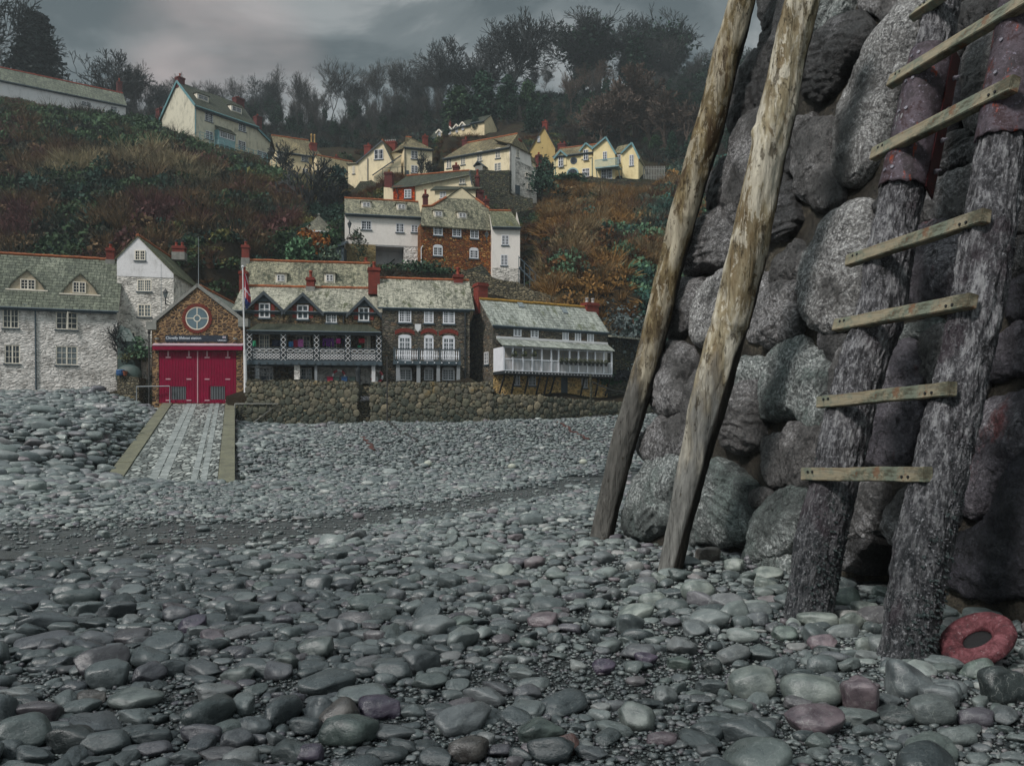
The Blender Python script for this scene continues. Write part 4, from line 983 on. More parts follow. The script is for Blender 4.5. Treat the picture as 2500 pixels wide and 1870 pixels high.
tag(mb.build('flag', [M['red_cloth'], M['white_cloth'], M['blue_cloth']], None, True), 'limp red, white and blue flag hanging from the white flagpole', 'flag')
# ======================= F: inn with the long lattice balcony
Fi = Fr('balcony_inn', 'long stone inn with three gabled dormers above a dark lattice balcony', 'house', 'b', (60, 652), (1228, 684), 1232, 61.0, 62.2, D=7.5)
zrF = Fi.on(('f', 3.6), 630, 470)[1]
FW = [(240, 597, 330, 716, 3), (547, 612, 640, 728, 3), (1043, 632, 1130, 742, 3)]
lowW = [(780, 680, 868, 756)]
gW = [(245, 1118, 355, 1220), (575, 1120, 665, 1222), (918, 1112, 1020, 1216), (1060, 1105, 1140, 1228)]
fW = [(238, 850, 325, 1040), (535, 858, 655, 1040), (782, 862, 870, 1040), (1092, 862, 1140, 1040)]
hs = [Fi.rect(('f', 0), w) for w in lowW + gW + fW]
walls(Fi, 'inn_stone', hs, 'par', zrF)
for i, w in enumerate(lowW): window(Fi, ('f', 0), Fi.rect(('f', 0), w), 4, 3, 'white_paint', 'pane_pale', rec=.05)
for i, w in enumerate(gW): window(Fi, ('f', 0), Fi.rect(('f', 0), w), 4 if i != 3 else 3, 3 if i < 3 else 4, 'white_paint', 'pane_pale' if i % 2 else 'pane', rec=.08, sill=False, mid=i < 3, transom=.6 if i in (0, 2) else None, name='french_window')
for w in fW: window(Fi, ('f', 0), Fi.rect(('f', 0), w), 4, 5, 'cream_paint', 'pane_pale', rec=.08, sill=False, name='balcony_door')
# whitewashed part of the ground floor
q = Fi.rect(('f', -.0), (700, 1090, 1228, 1232))
wb = MB(); panel_wall(wb, q[0], Fi.W, -.3, q[3], -.03, [Fi.rect(('f', 0), w) for w in gW[2:]], rev=.03); wb.build('whitewash_coat', M['white_rubble'], Fi.root)
roof_par(Fi, 'slate_pale', zrF, ridge='ridge', og=.35, oe=.12)
slF = (zrF - Fi.H) / (Fi.D / 2)
for (ax, ay, lx, ly, rx_, ry), w in zip(((283, 505, 130, 642, 435, 655), (598, 517, 445, 655, 745, 668), (1093, 548, 965, 668, 1215, 688)), FW):
 al, zl = Fi.on(('f', -.05), lx, ly); ar, zr2 = Fi.on(('f', -.05), rx_, ry); aa, za = Fi.on(('f', -.05), ax, ay); zl = (zl + zr2) / 2; dep = (za - Fi.H) / slF + .2
 mb = MB(); mb.add([(al, -.05, Fi.H - 1.4), (ar, -.05, Fi.H - 1.4), (ar, -.05, zl), (aa, -.05, za - .12), (al, -.05, zl)], [(0, 1, 2, 3, 4)])
 mb.add([(al, -.05, Fi.H - 1.4), (al, .0, Fi.H - 1.4), (al, .0, zl), (al, -.05, zl)], [(0, 1, 2, 3)])
 g = mb.build('gable', M['inn_stone'], Fi.root)
 rf_ = MB(); ex = .18; sL = (za - zl) / (aa - al); sR = (za - zl) / (ar - aa)
 rf_.slab([(al - ex, -.3, zl - ex * sL + .08), (aa, -.3, za + .05), (aa, dep, za + .05), (al - ex, 0.2, zl - ex * sL + .08)], .09)
 rf_.slab([(ar + ex, -.3, zl - ex * sR + .08), (aa, -.3, za + .05), (aa, dep, za + .05), (ar + ex, 0.2, zl - ex * sR + .08)], .09)
 rf_.build('gable_roof', M['slate_pale'], g)
 bb = MB()
 for xe, se in ((al - ex, sL), (ar + ex, sR)):
  bb.slab([(xe, -.34, zl - ex * se + .05), (aa, -.34, za + .02), (aa, -.34, za - .25), (xe, -.34, zl - ex * se - .22)], .06, up=(0, 1, 0))
 bb.build('bargeboard', M['grey_paint'], g)
 wr = Fi.rect(('f', -.05), w[:4]);
 t = MB(); hh = za - wr[3]; f_ = min(.9, hh * .55); t.add([(aa - f_ / sL, -.09, za - .15 - f_), (aa + f_ / sR, -.09, za - .15 - f_), (aa, -.09, za - .15)], [(0, 1, 2)])
 t.box(aa - f_ / sL * .95, aa + f_ / sR * .95, -.13, -.06, za - .26 - f_, za - .12 - f_); t.build('gable_boarding', M['slateblue'], g)
 window(Fi, ('f', -.05), wr, 2, 1, 'white_paint', 'pane', rec=-.015, transom=.6, fw=.09, parent=g)
 for e0, e1 in ((wr[0] - .32, wr[0] - .03), (wr[1] + .03, wr[1] + .32)): MB().box(e0, e1, -.07, -.045, wr[2] + .1, wr[3] - .05).build('brick_jamb', M['brick_arch'], g)
chimney(Fi, (78, 335, 140, 475), 3.2, .8, 1, 'brick')
chimney(Fi, (622, 385, 684, 462), 3.2, .8, 1, 'brick', base=492, ph=.55)
# verandah roof
BYF = -1.75
q0 = Fi.on(('f', -.02), 235, 757); q1 = Fi.on(('f', -.02), 1118, 772); e0 = Fi.on(('f', BYF - .15), 140, 806); e1 = Fi.on(('f', BYF - .15), 1228, 842); ztv = (q0[1] + q1[1]) / 2; zev = (e0[1] + e1[1]) / 2
vr = MB(); vr.slab([(e0[0], BYF - .15, zev), (e1[0], BYF - .15, zev), (q1[0], -.01, ztv), (q0[0], -.01, ztv)], .08)
vr.slab([(e0[0], BYF - .15, zev), (e0[0], -.01, zev), (q0[0], -.01, ztv)], .08, up=(-.3, 0, 1)); vr.slab([(e1[0], BYF - .15, zev), (e1[0], -.01, zev), (q1[0], -.01, ztv)], .08, up=(.3, 0, 1))
vo = vr.build('verandah_roof', M['slate_moss'], Fi.root)
MB().box(e0[0] + .05, e1[0] - .05, BYF - .05, BYF + .05, zev - .24, zev - .07).build('verandah_beam', M['grey_paint'], vo)
MB().tube([(e0[0], BYF - .2, zev - .03), (e1[0], BYF - .2, zev - .03)], .06, 6).build('gutter', M['slateblue'], vo)
# balcony: deck, posts, lattice
ta = Fi.on(('f', BYF), 700, 958)[1]; tb_ = Fi.on(('f', BYF), 700, 1060)[1]; zd = tb_ - .02
bx0 = Fi.on(('f', BYF), 145, 1000)[0]; bx1 = Fi.on(('f', BYF), 1222, 1000)[0]
bal = MB().box(bx0 - .1, bx1 + .1, BYF - .1, -.0, zd - .3, zd - .02).build('balcony_deck', M['slateblue'], Fi.root)
for k in range(17): xx = bx0 + (bx1 - bx0) * (k + .5) / 17; MB().box(xx - .05, xx + .05, BYF - .16, BYF - .1, zd - .25, zd - .12).build('joist_end', M['grey_paint'], bal)
posts = [Fi.on(('f', BYF), x, 900)[0] for x in (163, 437, 705, 958, 1208)]
for i, x in enumerate(posts):
 mb = MB(); hw = .17
 for s_ in (-1, 1): mb.box(x + s_ * hw - .035, x + s_ * hw + .035, BYF - .04, BYF + .04, zd, zev - .24)
 z = zd; stp = (zev - .24 - zd) / 5
 pb = mb.build('balcony_post', M['grey_paint'], Fi.root); mb = MB()
 for k in range(5):
  mb.bar((x - hw, BYF - .05, z + k * stp), (x + hw, BYF - .05, z + (k + 1) * stp), .04, .03); mb.bar((x + hw, BYF - .055, z + k * stp), (x - hw, BYF - .055, z + (k + 1) * stp), .04, .03)
 mb.build('post_lattice', M['white_paint'], pb)
rl = MB().box(bx0, bx1, BYF - .05, BYF + .05, ta - .07, ta).box(bx0, bx1, BYF - .045, BYF + .045, zd, zd + .07).box(bx0, bx1, BYF - .04, BYF + .04, ta - .42, ta - .37).build('balcony_rail', M['grey_paint'], Fi.root)
bd = MB().box(bx0, bx1, BYF + .03, BYF + .045, zd + .07, ta - .42).build('rail_backing', M['dark_paint'], rl)
for i in range(4):
 xa, xb = posts[i] + .24, posts[i + 1] - .24; mb = MB(); n = 7; stp = (xb - xa) / n; z0, z1 = zd + .1, ta - .42
 for k in range(-2, n + 1):
  for sg_ in (1, -1):
   a = xa + k * stp; b = a + stp * 2
   pa, pb_ = (a, z0), (b, z1)
   if sg_ < 0: pa, pb_ = (xa + xb - a, z0), (xa + xb - b, z1)
   t0, t1 = 0.0, 1.0; dx = pb_[0] - pa[0]
   lo, hi = sorted(((xa - pa[0]) / dx, (xb - pa[0]) / dx)); t0 = max(t0, lo); t1 = min(t1, hi)
   if t1 - t0 > .08:
    f_ = lambda t: (pa[0] + dx * t, BYF - .04 - .01 * sg_, pa[1] + (z1 - z0) * t); mb.bar(f_(t0), f_(t1), .04, .02, upv=(0, 1, 0))
 m4 = 4
 for k in range(m4):
  c = xa + (xb - xa) * (k + .5) / m4; rr = (xb - xa) / m4 * .5; zc = ta - .22
  pts = [(c + rr * math.cos(t), BYF - .05, zc + .11 * math.sin(t) * (1 if abs(math.cos(t)) < .8 else .6)) for t in np.linspace(0, 2 * PI, 15)]
  mb.tube(pts, .02, 4, cap=False)
 mb.build('lattice_panel', M['white_paint'], rl)
MB().tube([(posts[0], BYF - .06, ta - .22), (posts[-1], BYF - .06, ta - .22)], .015, 4).build('guide_wire', M['galv'], rl)
# ground floor posts
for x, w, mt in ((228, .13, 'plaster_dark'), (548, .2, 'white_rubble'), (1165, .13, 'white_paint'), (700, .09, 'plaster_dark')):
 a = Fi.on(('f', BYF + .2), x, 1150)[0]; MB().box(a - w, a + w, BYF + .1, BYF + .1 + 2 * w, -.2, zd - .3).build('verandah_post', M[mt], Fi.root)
pipe(Fi, [(975, 665), (925, 700), (922, 760)], .05, 'dark_paint'); pipe(Fi, [(1205, 695), (1240, 735), (1243, 900), (1240, 1215)], .06, 'dark_paint', y=-.25)
# laundry on the balcony
LY = BYF + .45
def cloth(x0, y0, x1, y1, mat, label, split=False, cat='laundry', y=LY):
 a0, a1, z0, z1 = Fi.rect(('f', y), (x0, y0, x1, y1)); h = z1 - z0; V_ = []; Fc = []; n, k = 8, 8
 for j in range(k + 1):
  for i in range(n + 1):
   u = i / n; v_ = j / k; x = a0 + (a1 - a0) * u; z = z1 - h * v_ * (1 - .04 * math.sin(u * 9)); V_.append((x, y + .05 * math.sin(u * 7 + v_ * 2) * v_ + .02, z))
 for j in range(k):
  for i in range(n):
   if split and j > 2 and i in (3, 4): continue
   a = j * (n + 1) + i; Fc.append((a, a + 1, a + n + 2, a + n + 1))
 # two-sided cloth with real thickness
 nv = len(V_); V2 = V_ + [(x, yy + .012, z) for x, yy, z in V_]; F2 = Fc + [tuple(nv + i for i in f[::-1]) for f in Fc]
 mb = MB(); mb.v = [tuple(q) for q in V2]; mb.f = F2; mb.m = [0] * len(F2)
 o = mb.build('hanging_' + cat, M[mat], None, True); o.location = (Fi.O[0], Fi.O[1], Fi.zb); o.rotation_euler = (0, 0, Fi.ang)
 names = {'towel': 'towel', 'trousers': 'trousers', 'shirt': 'shirt', 'cloth': 'cloth'}
 o.name = names[cat]; return tag(o, label, cat, 'washing hung out on the lattice balcony')
cloth(184, 900, 214, 945, 'green_cloth', 'pale green cloth at the left end of the lattice balcony', cat='cloth')
cloth(345, 893, 412, 945, 'navy_cloth', 'dark navy shirt hanging left of the light blue towel', cat='shirt')
cloth(478, 905, 516, 950, 'sky_cloth', 'small light blue towel beside the crimson one', cat='towel')
cloth(518, 893, 552, 952, 'crim_cloth', 'crimson towel hanging beside the patterned pink towel', cat='towel')
cloth(554, 888, 598, 950, 'pink_cloth', 'patterned pink towel hung over the balcony lattice', cat='towel')
cloth(752, 878, 798, 945, 'purple_cloth', 'purple trousers, left of the two hanging pairs', True, 'trousers')
cloth(800, 880, 845, 950, 'purple_cloth', 'purple trousers, right of the two hanging pairs', True, 'trousers')
cloth(862, 882, 898, 922, 'magenta_cloth', 'magenta top hanging right of the purple trousers', cat='shirt')
cloth(908, 882, 940, 945, 'navy_cloth', 'dark narrow shirt hanging by the fourth balcony post', True, cat='shirt')
cloth(1045, 880, 1094, 918, 'red_cloth', 'bright red cloth hanging near the right end of the lattice balcony', cat='cloth')
cloth(1035, 938, 1066, 956, 'green_cloth', 'small bright green cloth below the red one', cat='cloth')
# lifebuoys
def buoy(x, y, r, lab):
 a, z = Fi.on(('f', -.9), x, y); V_ = []
 o = thing('lifebuoy', lab, 'lifebuoy', (Fi.O[0] + Fi.d[0] * a - Fi.n[0] * .9, Fi.O[1] + Fi.d[1] * a - Fi.n[1] * .9, Fi.zb + z), Fi.ang)
 mb = MB()
 for i in range(24):
  t0, t1 = 2 * PI * i / 24, 2 * PI * (i + 1) / 24; mb.tube([(r * math.cos(t0), 0, r * math.sin(t0)), (r * math.cos(t1), 0, r * math.sin(t1))], .085, 8, 0 if (i + 2) % 6 > 2 else 1, cap=False)
 mb.build('float_ring', [M['orange_ring'], M['white_paint']], o, True)
 MB().box(-.05, .05, -.02, .05, -z if z < 2 else -1.5, 0).build('stand', M['white_paint'], o)
buoy(885, 1187, .42, 'red and white lifebuoy against the whitewashed wall under the lattice balcony'); buoy(1192, 1190, .4, 'red and white lifebuoy at the right corner of the balcony inn')
# ======================= F2: the taller house behind the inn
F2 = Fr('rear_house', 'house with long mottled slate roof and two white dormers above the balcony inn', 'house', 'b', (98, 500), (1128, 520), 700, 69.5, 71.0, D=6.5, pad=True)
zrG = F2.on(('f', 3.2), 630, 266)[1]
walls(F2, 'field_stone', [], 'par', zrG); roof_par(F2, 'slate_cream', zrG, ridge='ridge', og=.05, gutter=False)
for q in ((372, 355, 460, 432), (768, 353, 853, 432)): flat_dormer(F2, q, 0, zrG, cheek='cream_paint', roofm='slate_cream', cols=4, rows=2)
chimney(F2, (98, 125, 157, 232), 2.9, .7, 1, 'brick', base=330, cowl=True)
chimney(F2, (1085, 255, 1120, 300), 4.0, .7, 1, 'brick')
# ======================= G: three storey stone house
Gh = Fr('stone_house', 'three storey grey stone house with small white balustered balcony', 'house', 'b', (1236, 628), (1942, 645), 1232, 61.6, 62.6, D=7.5)
zrg = Gh.on(('f', 3.7), 1500, 405)[1]
tW = [(1367, 640, 1470, 755, 6, 5), (1573, 648, 1650, 760, 6, 5), (1725, 653, 1822, 765, 6, 5)]
mW = [(1365, 850, 1470, 1062), (1573, 852, 1650, 1062), (1722, 856, 1822, 1062)]
lW = [(1372, 1112, 1475, 1222), (1573, 1112, 1648, 1222), (1718, 1112, 1820, 1222)]
hs = [Gh.rect(('f', 0), w) for w in tW + mW + lW]
walls(Gh, 'grey_stone', hs, 'par', zrg)
for w, h in zip(tW, hs): window(Gh, ('f', 0), h, w[4], w[5], 'white_bright', 'pane', rec=.04, fw=.1, transom=None)
for w, h in zip(mW, hs[3:]):
 window(Gh, ('f', 0), h, 4, 5, 'white_bright', 'pane_pale', rec=.05, fw=.12, sill=False, arch=.14, transom=.8, name='french_window')
 ar = MB(); c = (h[0] + h[1]) / 2; hw = (h[1] - h[0]) / 2 + .25; K = 12
 for k in range(K):
  t0, t1 = -1 + 2 * k / K, -1 + 2 * (k + .92) / K; f_ = lambda t: h[3] - .04 + .22 * (1 - t * t)
  ar.add([(c + hw * t0, -.03, f_(t0)), (c + hw * t1, -.03, f_(t1)), (c + hw * t1, -.03, f_(t1) + .3), (c + hw * t0, -.03, f_(t0) + .3), (c + hw * t0, .01, f_(t0)), (c + hw * t1, .01, f_(t1)), (c + hw * t1, .01, f_(t1) + .3), (c + hw * t0, .01, f_(t0) + .3)],
               [(0, 1, 2, 3), (0, 1, 5, 4), (1, 2, 6, 5), (2, 3, 7, 6), (3, 0, 4, 7)])
 ar.build('brick_arch', M['brick'], Gh.root)
for w, h in zip(lW, hs[6:]): window(Gh, ('f', 0), h, 4, 4, 'white_bright', 'pane_pale', rec=.05, fw=.1, sill=False, arch=.12)
roof_par(Gh, 'slate_pale', zrg, ridge='ridge', og=.35, oe=.1)
chimney(Gh, (1122, 305, 1216, 460), 2.9, 1.1, 1, 'brick', ph=.5); chimney(Gh, (1815, 362, 1888, 435), 3.3, .8, 1, 'brick', base=470, ph=.6)
q = Gh.rect(('f', 0), (1495, 770, 1552, 825)); pl = MB().box(q[0], q[1], -.05, -.0, q[2], q[3]).build('plaque', M['cement'], Gh.root)
mb = MB(); cxp, czp = (q[0] + q[1]) / 2, (q[2] + q[3]) / 2
mb.lathe([(.3, 0), (.3, .01)], (0, 0, 0), 5); mb.v = []; mb.f = []; mb.m = []
mb.add([(cxp - .22, -.062, czp + .28), (cxp + .22, -.062, czp + .28), (cxp + .2, -.062, czp - .05), (cxp, -.062, czp - .32), (cxp - .2, -.062, czp - .05)], [(0, 1, 2, 3, 4)]); mb.build('shield_carving', M['white_paint'], pl)
GY = -1.3
gz1 = Gh.on(('f', GY), 1600, 966)[1]; gz0 = Gh.on(('f', GY), 1600, 1062)[1]; gx0 = Gh.on(('f', GY), 1332, 1000)[0]; gx1 = Gh.on(('f', GY), 1862, 1000)[0]
bo = MB().box(gx0 - .08, gx1 + .08, GY - .08, .0, gz0 - .28, gz0 - .02).build('balcony_deck', M['slateblue'], Gh.root)
for k in range(9): xx = gx0 + (gx1 - gx0) * (k + .5) / 9; MB().ball((xx, GY - .1, gz0 - .15), .05, 6).build('deck_bulb', M['white_bright'], bo)
br = MB().box(gx0, gx1, GY - .05, GY + .05, gz1 - .08, gz1).box(gx0, gx1, GY - .03, GY + .03, gz0 + .05, gz0 + .1)
for x in (gx0, gx0 + (gx1 - gx0) * .37, gx0 + (gx1 - gx0) * .69, gx1): br.box(x - .06, x + .06, GY - .07, GY + .07, gz0 - .02, gz1 + .1)
for x in (gx0, gx1): br.box(x - .04, x + .04, GY, 0, gz1 - .08, gz1)
br.build('balcony_rail', M['grey_paint'], Gh.root)
n = 30
for k in range(n):
 x = gx0 + (gx1 - gx0) * (k + .5) / n; h = gz1 - gz0 - .18
 MB().lathe([(.03, 0), (.03, .1), (.05, .16), (.055, h * .35), (.03, h * .6), (.045, h * .72), (.025, h * .85), (.03, h)], (x, GY, gz0 + .1), 6).build('baluster', M['white_bright'], Gh.root)
for x, w in ((1362, .13), (1528, .13), (1688, .12), (1850, .12)):
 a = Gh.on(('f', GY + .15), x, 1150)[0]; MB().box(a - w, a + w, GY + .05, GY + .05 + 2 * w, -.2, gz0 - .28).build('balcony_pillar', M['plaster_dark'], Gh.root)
pipe(Gh, [(1905, 650), (1905, 1215)], .05, 'dark_paint')
# ======================= I: white balcony house on the right
I_ = Fr('white_balcony_house', 'stone house with long white balcony overhanging a yellow stone ground floor', 'house', 'c', (410, 600), (1508, 692), 1265, 62, 66.5, D=4.4)
zrI = I_.on(('f', 2.2), 800, 400)[1]
uW = [(605, 615, 680, 718), (770, 625, 845, 732), (1075, 655, 1135, 757), (1195, 668, 1253, 770), (1313, 680, 1375, 785)]
bW = [(600, 850, 683, 960), (770, 855, 840, 1040), (970, 850, 1020, 1050), (1062, 872, 1132, 985), (1188, 880, 1232, 1075), (1320, 890, 1376, 1000)]
dW = [(608, 1075, 668, 1188), (750, 1087, 820, 1190), (1063, 1095, 1127, 1280), (1260, 1108, 1318, 1210)]
hsI = [I_.rect(('f', 0), w) for w in uW + bW + dW]
fz = I_.on(('f', 0), 900, 1060)[1]; vz = I_.on(('f', 0), 900, 745)[1]
wm_ = MB(); panel_wall(wm_, 0, I_.W, fz, I_.H, 0, [h for h in hsI if h[2] > fz - .2])
for x in (0, I_.W): wm_.add([(x, 0, -3), (x, I_.D, -3), (x, I_.D, I_.H), (x, 2.2, zrI), (x, 0, I_.H)], [(0, 1, 2, 3, 4)])
wm_.add([(0, I_.D, -3), (I_.W, I_.D, -3), (I_.W, I_.D, I_.H), (0, I_.D, I_.H)], [(0, 1, 2, 3)]); wm_.build('wall', M['grey_stone'], I_.root)
wm_ = MB(); panel_wall(wm_, 0, I_.W, -3, fz, 0, hsI[11:]); wm_.build('ground_floor_wall', M['gold_stone'], I_.root)
wm_ = MB(); panel_wall(wm_, .75, I_.W - .02, fz, vz, -.03, hsI[5:11], rev=.03); wm_.build('whitewash_coat', M['white_render_clean'], I_.root)
for h in hsI[:5]: window(I_, ('f', 0), h, 4, 4, 'white_bright', 'pane_dark', rec=.02, fw=.09, sill=False)
for i, h in enumerate(hsI[5:11]): window(I_, ('f', 0), h, 4, 3, 'white_bright', 'pane_dark', rec=.05, sill=False, name='balcony_window')
for i, h in enumerate(hsI[11:]):
 if i == 2:
  o = MB().box(h[0], h[1], .05, .1, h[2], h[3]).box(h[0], h[0] + .08, .0, .05, h[2], h[3]).box(h[1] - .08, h[1], 0, .05, h[2], h[3]).build('door', M['slateblue'], I_.root)
  MB().box(h[0] + .25, h[1] - .25, .02, .06, h[2] + 1.3, h[3] - .2).build('pane', M['pane'], o)
 else: window(I_, ('f', 0), h, 4, 3, 'white_bright', 'pane', rec=.05)
roof_par(I_, 'slate_grey', zrI, ridge='ridge_lichen', og=.1, oe=.08)
for q in ((338, 868, 370, 980), ):
 v0, z1 = I_.on(('l', 0), q[0], q[1]); v1, z0 = I_.on(('l', 0), q[2], q[3]); v0, v1 = sorted((max(.3, min(v0, 4)), max(.3, min(v1, 4))))
 window(I_, ('l', 0), (v0, max(v1, v0 + .7), z0, z1), 2, 3, 'white_paint', 'pane_pale', rec=-.02)
chimney(I_, (268, 195, 358, 345), 2.2, .9, 0, 'brick', drop=1.2); chimney(I_, (1312, 385, 1425, 530), 1.8, .9, 2, 'brick', drop=.5, potm='pot_white', ph=.4)
for q in ((665, 408, 715, 448), (1090, 466, 1135, 505)):
 slI = (zrI - I_.H) / 2.2; y = 1.5
 for _ in range(8): a0, a1, z0, z1 = I_.rect(('f', y), q); y = (z0 - I_.H) / slI
 MB().slab([(a0, y, z0 + .12), (a1, y, z0 + .12), (a1, y + .5, z0 + .12 + .5 * slI), (a0, y + .5, z0 + .12 + .5 * slI)], .06).build('skylight', M['pane_pale'], I_.root)
IY = -1.55
ev = I_.on(('f', IY - .1), 1000, 825)[1]; evt = I_.on(('f', -.02), 1000, 762)[1]; ix0 = I_.on(('f', IY), 505, 900)[0]; ix1 = I_.on(('f', IY), 1555, 900)[0]
vr = MB().slab([(ix0 - .15, IY - .25, ev), (ix1 + .1, IY - .25, ev), (I_.W + .05, .0, evt), (.25, .0, evt)], .07).build('verandah_roof', M['slate_grey'], I_.root)
MB().box(.25, I_.W, -.08, .0, evt - .02, evt + .14).build('roof_fillet', M['white_paint'], vr); MB().box(ix0, ix1, IY - .05, IY + .05, ev - .14, ev - .02).build('verandah_beam', M['white_bright'], vr)
for k in range(38): xx = ix0 + (ix1 - ix0) * (k + .5) / 38; MB().ball((xx, IY - .15, ev - .14), .035, 5).build('light_bulb', M['white_bright'], vr)
rt = I_.on(('f', IY), 1000, 945)[1]; rb = I_.on(('f', IY), 1000, 1062)[1]
dk = MB().box(ix0 - .05, ix1 + .05, IY - .08, 0, rb - .22, rb - .03).build('balcony_deck', M['dark_paint'], I_.root)
for k in range(34): xx = ix0 + (ix1 - ix0) * (k + .5) / 34; MB().ball((xx, IY - .11, rb - .12), .035, 5).build('deck_bulb', M['white_bright'], dk)
mb = MB().box(ix0, ix1, IY - .05, IY + .05, rt - .08, rt).box(ix0, ix1, IY - .04, IY + .04, rb, rb + .07); mb.box(ix1 - .05, ix1 + .05, IY, 0, rt - .08, rt)
rr_ = mb.build('balcony_rail', M['white_bright'], I_.root); n = 84
for k in range(n): x = ix0 + (ix1 - ix0) * (k + .5) / n; MB().box(x - .015, x + .015, IY - .02, IY + .02, rb + .07, rt - .08).build('spindle', M['white_bright'], rr_)
for k in range(1, 8): MB().box(ix1 - .02, ix1 + .02, IY + k * .19 - .02, IY + k * .19 + .02, rb + .07, rt - .08).build('spindle', M['white_bright'], rr_)
MB().box(ix0 - .02, ix0 + .03, IY, -.0, rb, ev - .1).build('end_screen', M['white_bright'], I_.root)
for x in (512, 597, 695, 785, 875, 968, 1038, 1143, 1228, 1313, 1390, 1472, 1548):
 a = I_.on(('f', IY), x, 950)[0]; MB().box(a - .055, a + .055, IY - .06, IY + .06, rb, ev - .13).build('balcony_post', M['white_bright'], I_.root)
for xt, xb, yb_ in ((520, 470, 1258), (622, 583, 1266), (750, 710, 1270), (862, 822, 1270), (935, 898, 1275), (1003, 955, 1272), (1287, 1248, 1300), (1425, 1390, 1312), (1533, 1487, 1320)):
 at = I_.on(('f', IY + .2), xt, 1090)[0]; ab = I_.on(('f', -.08), xb, 1262)[0]; zb_ = I_.on(('f', -.1), xb, yb_)[1]; MB().bar((at, IY + .15, rb - .2), (ab, -.1, max(zb_, .0)), .11, .11).build('raking_strut', M['wood_dark'], I_.root)
# lean-to at the right
lt = MB().slab([(I_.W, -.6, I_.on(('f', 0), 1510, 700)[1] - .1), (I_.W + 3.6, -.6, I_.on(('f', 0), 1720, 742)[1]), (I_.W + 3.6, 2.6, I_.on(('f', 0), 1720, 742)[1] + .3), (I_.W, 2.6, I_.on(('f', 0), 1510, 700)[1] + .3)], .12).build('lean_to_roof', M['slate_pale'], I_.root)
MB().box(I_.W + .1, I_.W + 3.4, .6, 2.6, -2, I_.on(('f', 0), 1720, 760)[1]).build('lean_to_wall', M['dark_rubble'], I_.root)
def worldpt(fr, a, y, z): return (fr.O[0] + fr.d[0] * a + fr.n[0] * y, fr.O[1] + fr.d[1] * a + fr.n[1] * y, fr.zb + z)
def leafball(n, r, size, c0, c1, seed=0, flat=0.8):
 g = np.random.default_rng(seed); p = g.normal(size=(n, 3)); p /= np.linalg.norm(p, axis=1)[:, None]; p *= (g.random((n, 1)) ** .4) * r; p[:, 2] *= flat
 a = g.normal(size=(n, 3)); a /= np.linalg.norm(a, axis=1)[:, None]; b = np.cross(a, g.normal(size=(n, 3))); b /= np.linalg.norm(b, axis=1)[:, None]; s = size * (.6 + .8 * g.random((n, 1)))
 V_ = np.stack([p - a * s - b * s * .5, p + a * s - b * s * .5, p + a * s * .6 + b * s * .6, p - a * s * .6 + b * s * .6], 1).reshape(-1, 3)
 Fq = np.arange(n * 4).reshape(-1, 4); t = g.random((n, 1)); c = np.array(c0) * (1 - t) + np.array(c1) * t
 return V_, Fq, np.repeat(c, 4, axis=0)
lb = leafball(60, .25, .07, (.05, .07, .04), (.12, .12, .06), 3)
for i, x in enumerate((615, 710, 803)):
 a, z = I_.on(('f', IY - .1), x, 885); w = worldpt(I_, a, IY - .1, z)
 o = thing('hanging_basket', ['leftmost', 'middle', 'rightmost'][i] + ' of the three hanging flower baskets on the white balcony', 'hanging basket', w, 0, 'hanging baskets on the white balcony')
 np_obj('foliage', lb[0], lb[1], M['leaf'], o, col=lb[2], smooth=False); MB().lathe([(.04, -.2), (.16, -.05)], (0, 0, 0), 8).build('basket', M['wood_dark'], o); MB().tube([(0, 0, 0), (0, 0, .62)], .012, 4).build('chain', M['iron'], o)
for i, (x, y) in enumerate(((1068, 938), (1115, 940), (1160, 945), (1203, 948), (1247, 952), (1293, 955), (1335, 962), (1370, 965), (1412, 968), (1450, 972), (1495, 976))):
 a, z = I_.on(('f', IY - .15), x, y); w = worldpt(I_, a, IY - .16, rt - .16)
 o = thing('flower_pot', 'dark flower pot hung on the right half of the white balcony rail', 'flower pot', w, 0, 'flower pots along the white balcony rail')
 np_obj('foliage', lb[0] * .8 + np.array((0, 0, .16)), lb[1], M['leaf'], o, col=lb[2] * .6, smooth=False); MB().lathe([(.08, -.14), (.12, .08)], (0, 0, 0), 8).build('pot', M['iron'], o)
# ======================= J: white house over the archway
J = Fr('archway_house', 'white house on a stone base with a broad open archway under its right half', 'house', 'd', (508, 425), (1168, 458), 860, 84, D=6.5, ybR=900)
zrJ = J.on(('f', 3.2), 800, 318)[1]
JW = [(650, 495, 737, 577, 4, 3), (952, 518, 1020, 600, 4, 3), (1085, 532, 1142, 600, 4, 3)]
za = J.on(('f', 0), 900, 712)[1]; xa0, xa1 = J.on(('f', 0), 775, 800)[0], J.on(('f', 0), 1020, 800)[0]
mb = MB(); panel_wall(mb, 0, J.W, za, J.H, 0, [J.rect(('f', 0), w[:4]) for w in JW])
for x in (0, J.W): mb.add([(x, 0, za), (x, J.D, -3), (x, J.D, J.H), (x, 3.25, zrJ), (x, 0, J.H)], [(0, 1, 2, 3, 4)])
mb.add([(0, J.D, -3), (J.W, J.D, -3), (J.W, J.D, J.H), (0, J.D, J.H)], [(0, 1, 2, 3)]); mb.build('wall', M['white_render_clean'], J.root)
mb = MB(); mb.box(xa1, J.W, .03, 1.5, -3, za); mb.build('archway_pier', M['white_rubble'], J.root)
mb = MB(); mb.box(xa0, xa1, 2.4, 2.6, -3, za).box(xa1 + .02, xa1 + .2, 1.5, 2.5, -3, za).box(xa0 - .2, xa0, .4, 2.5, -3, za).box(xa0, xa1, .05, 2.6, za - .12, za - .02); mb.build('archway_lining', M['white_render'], J.root)
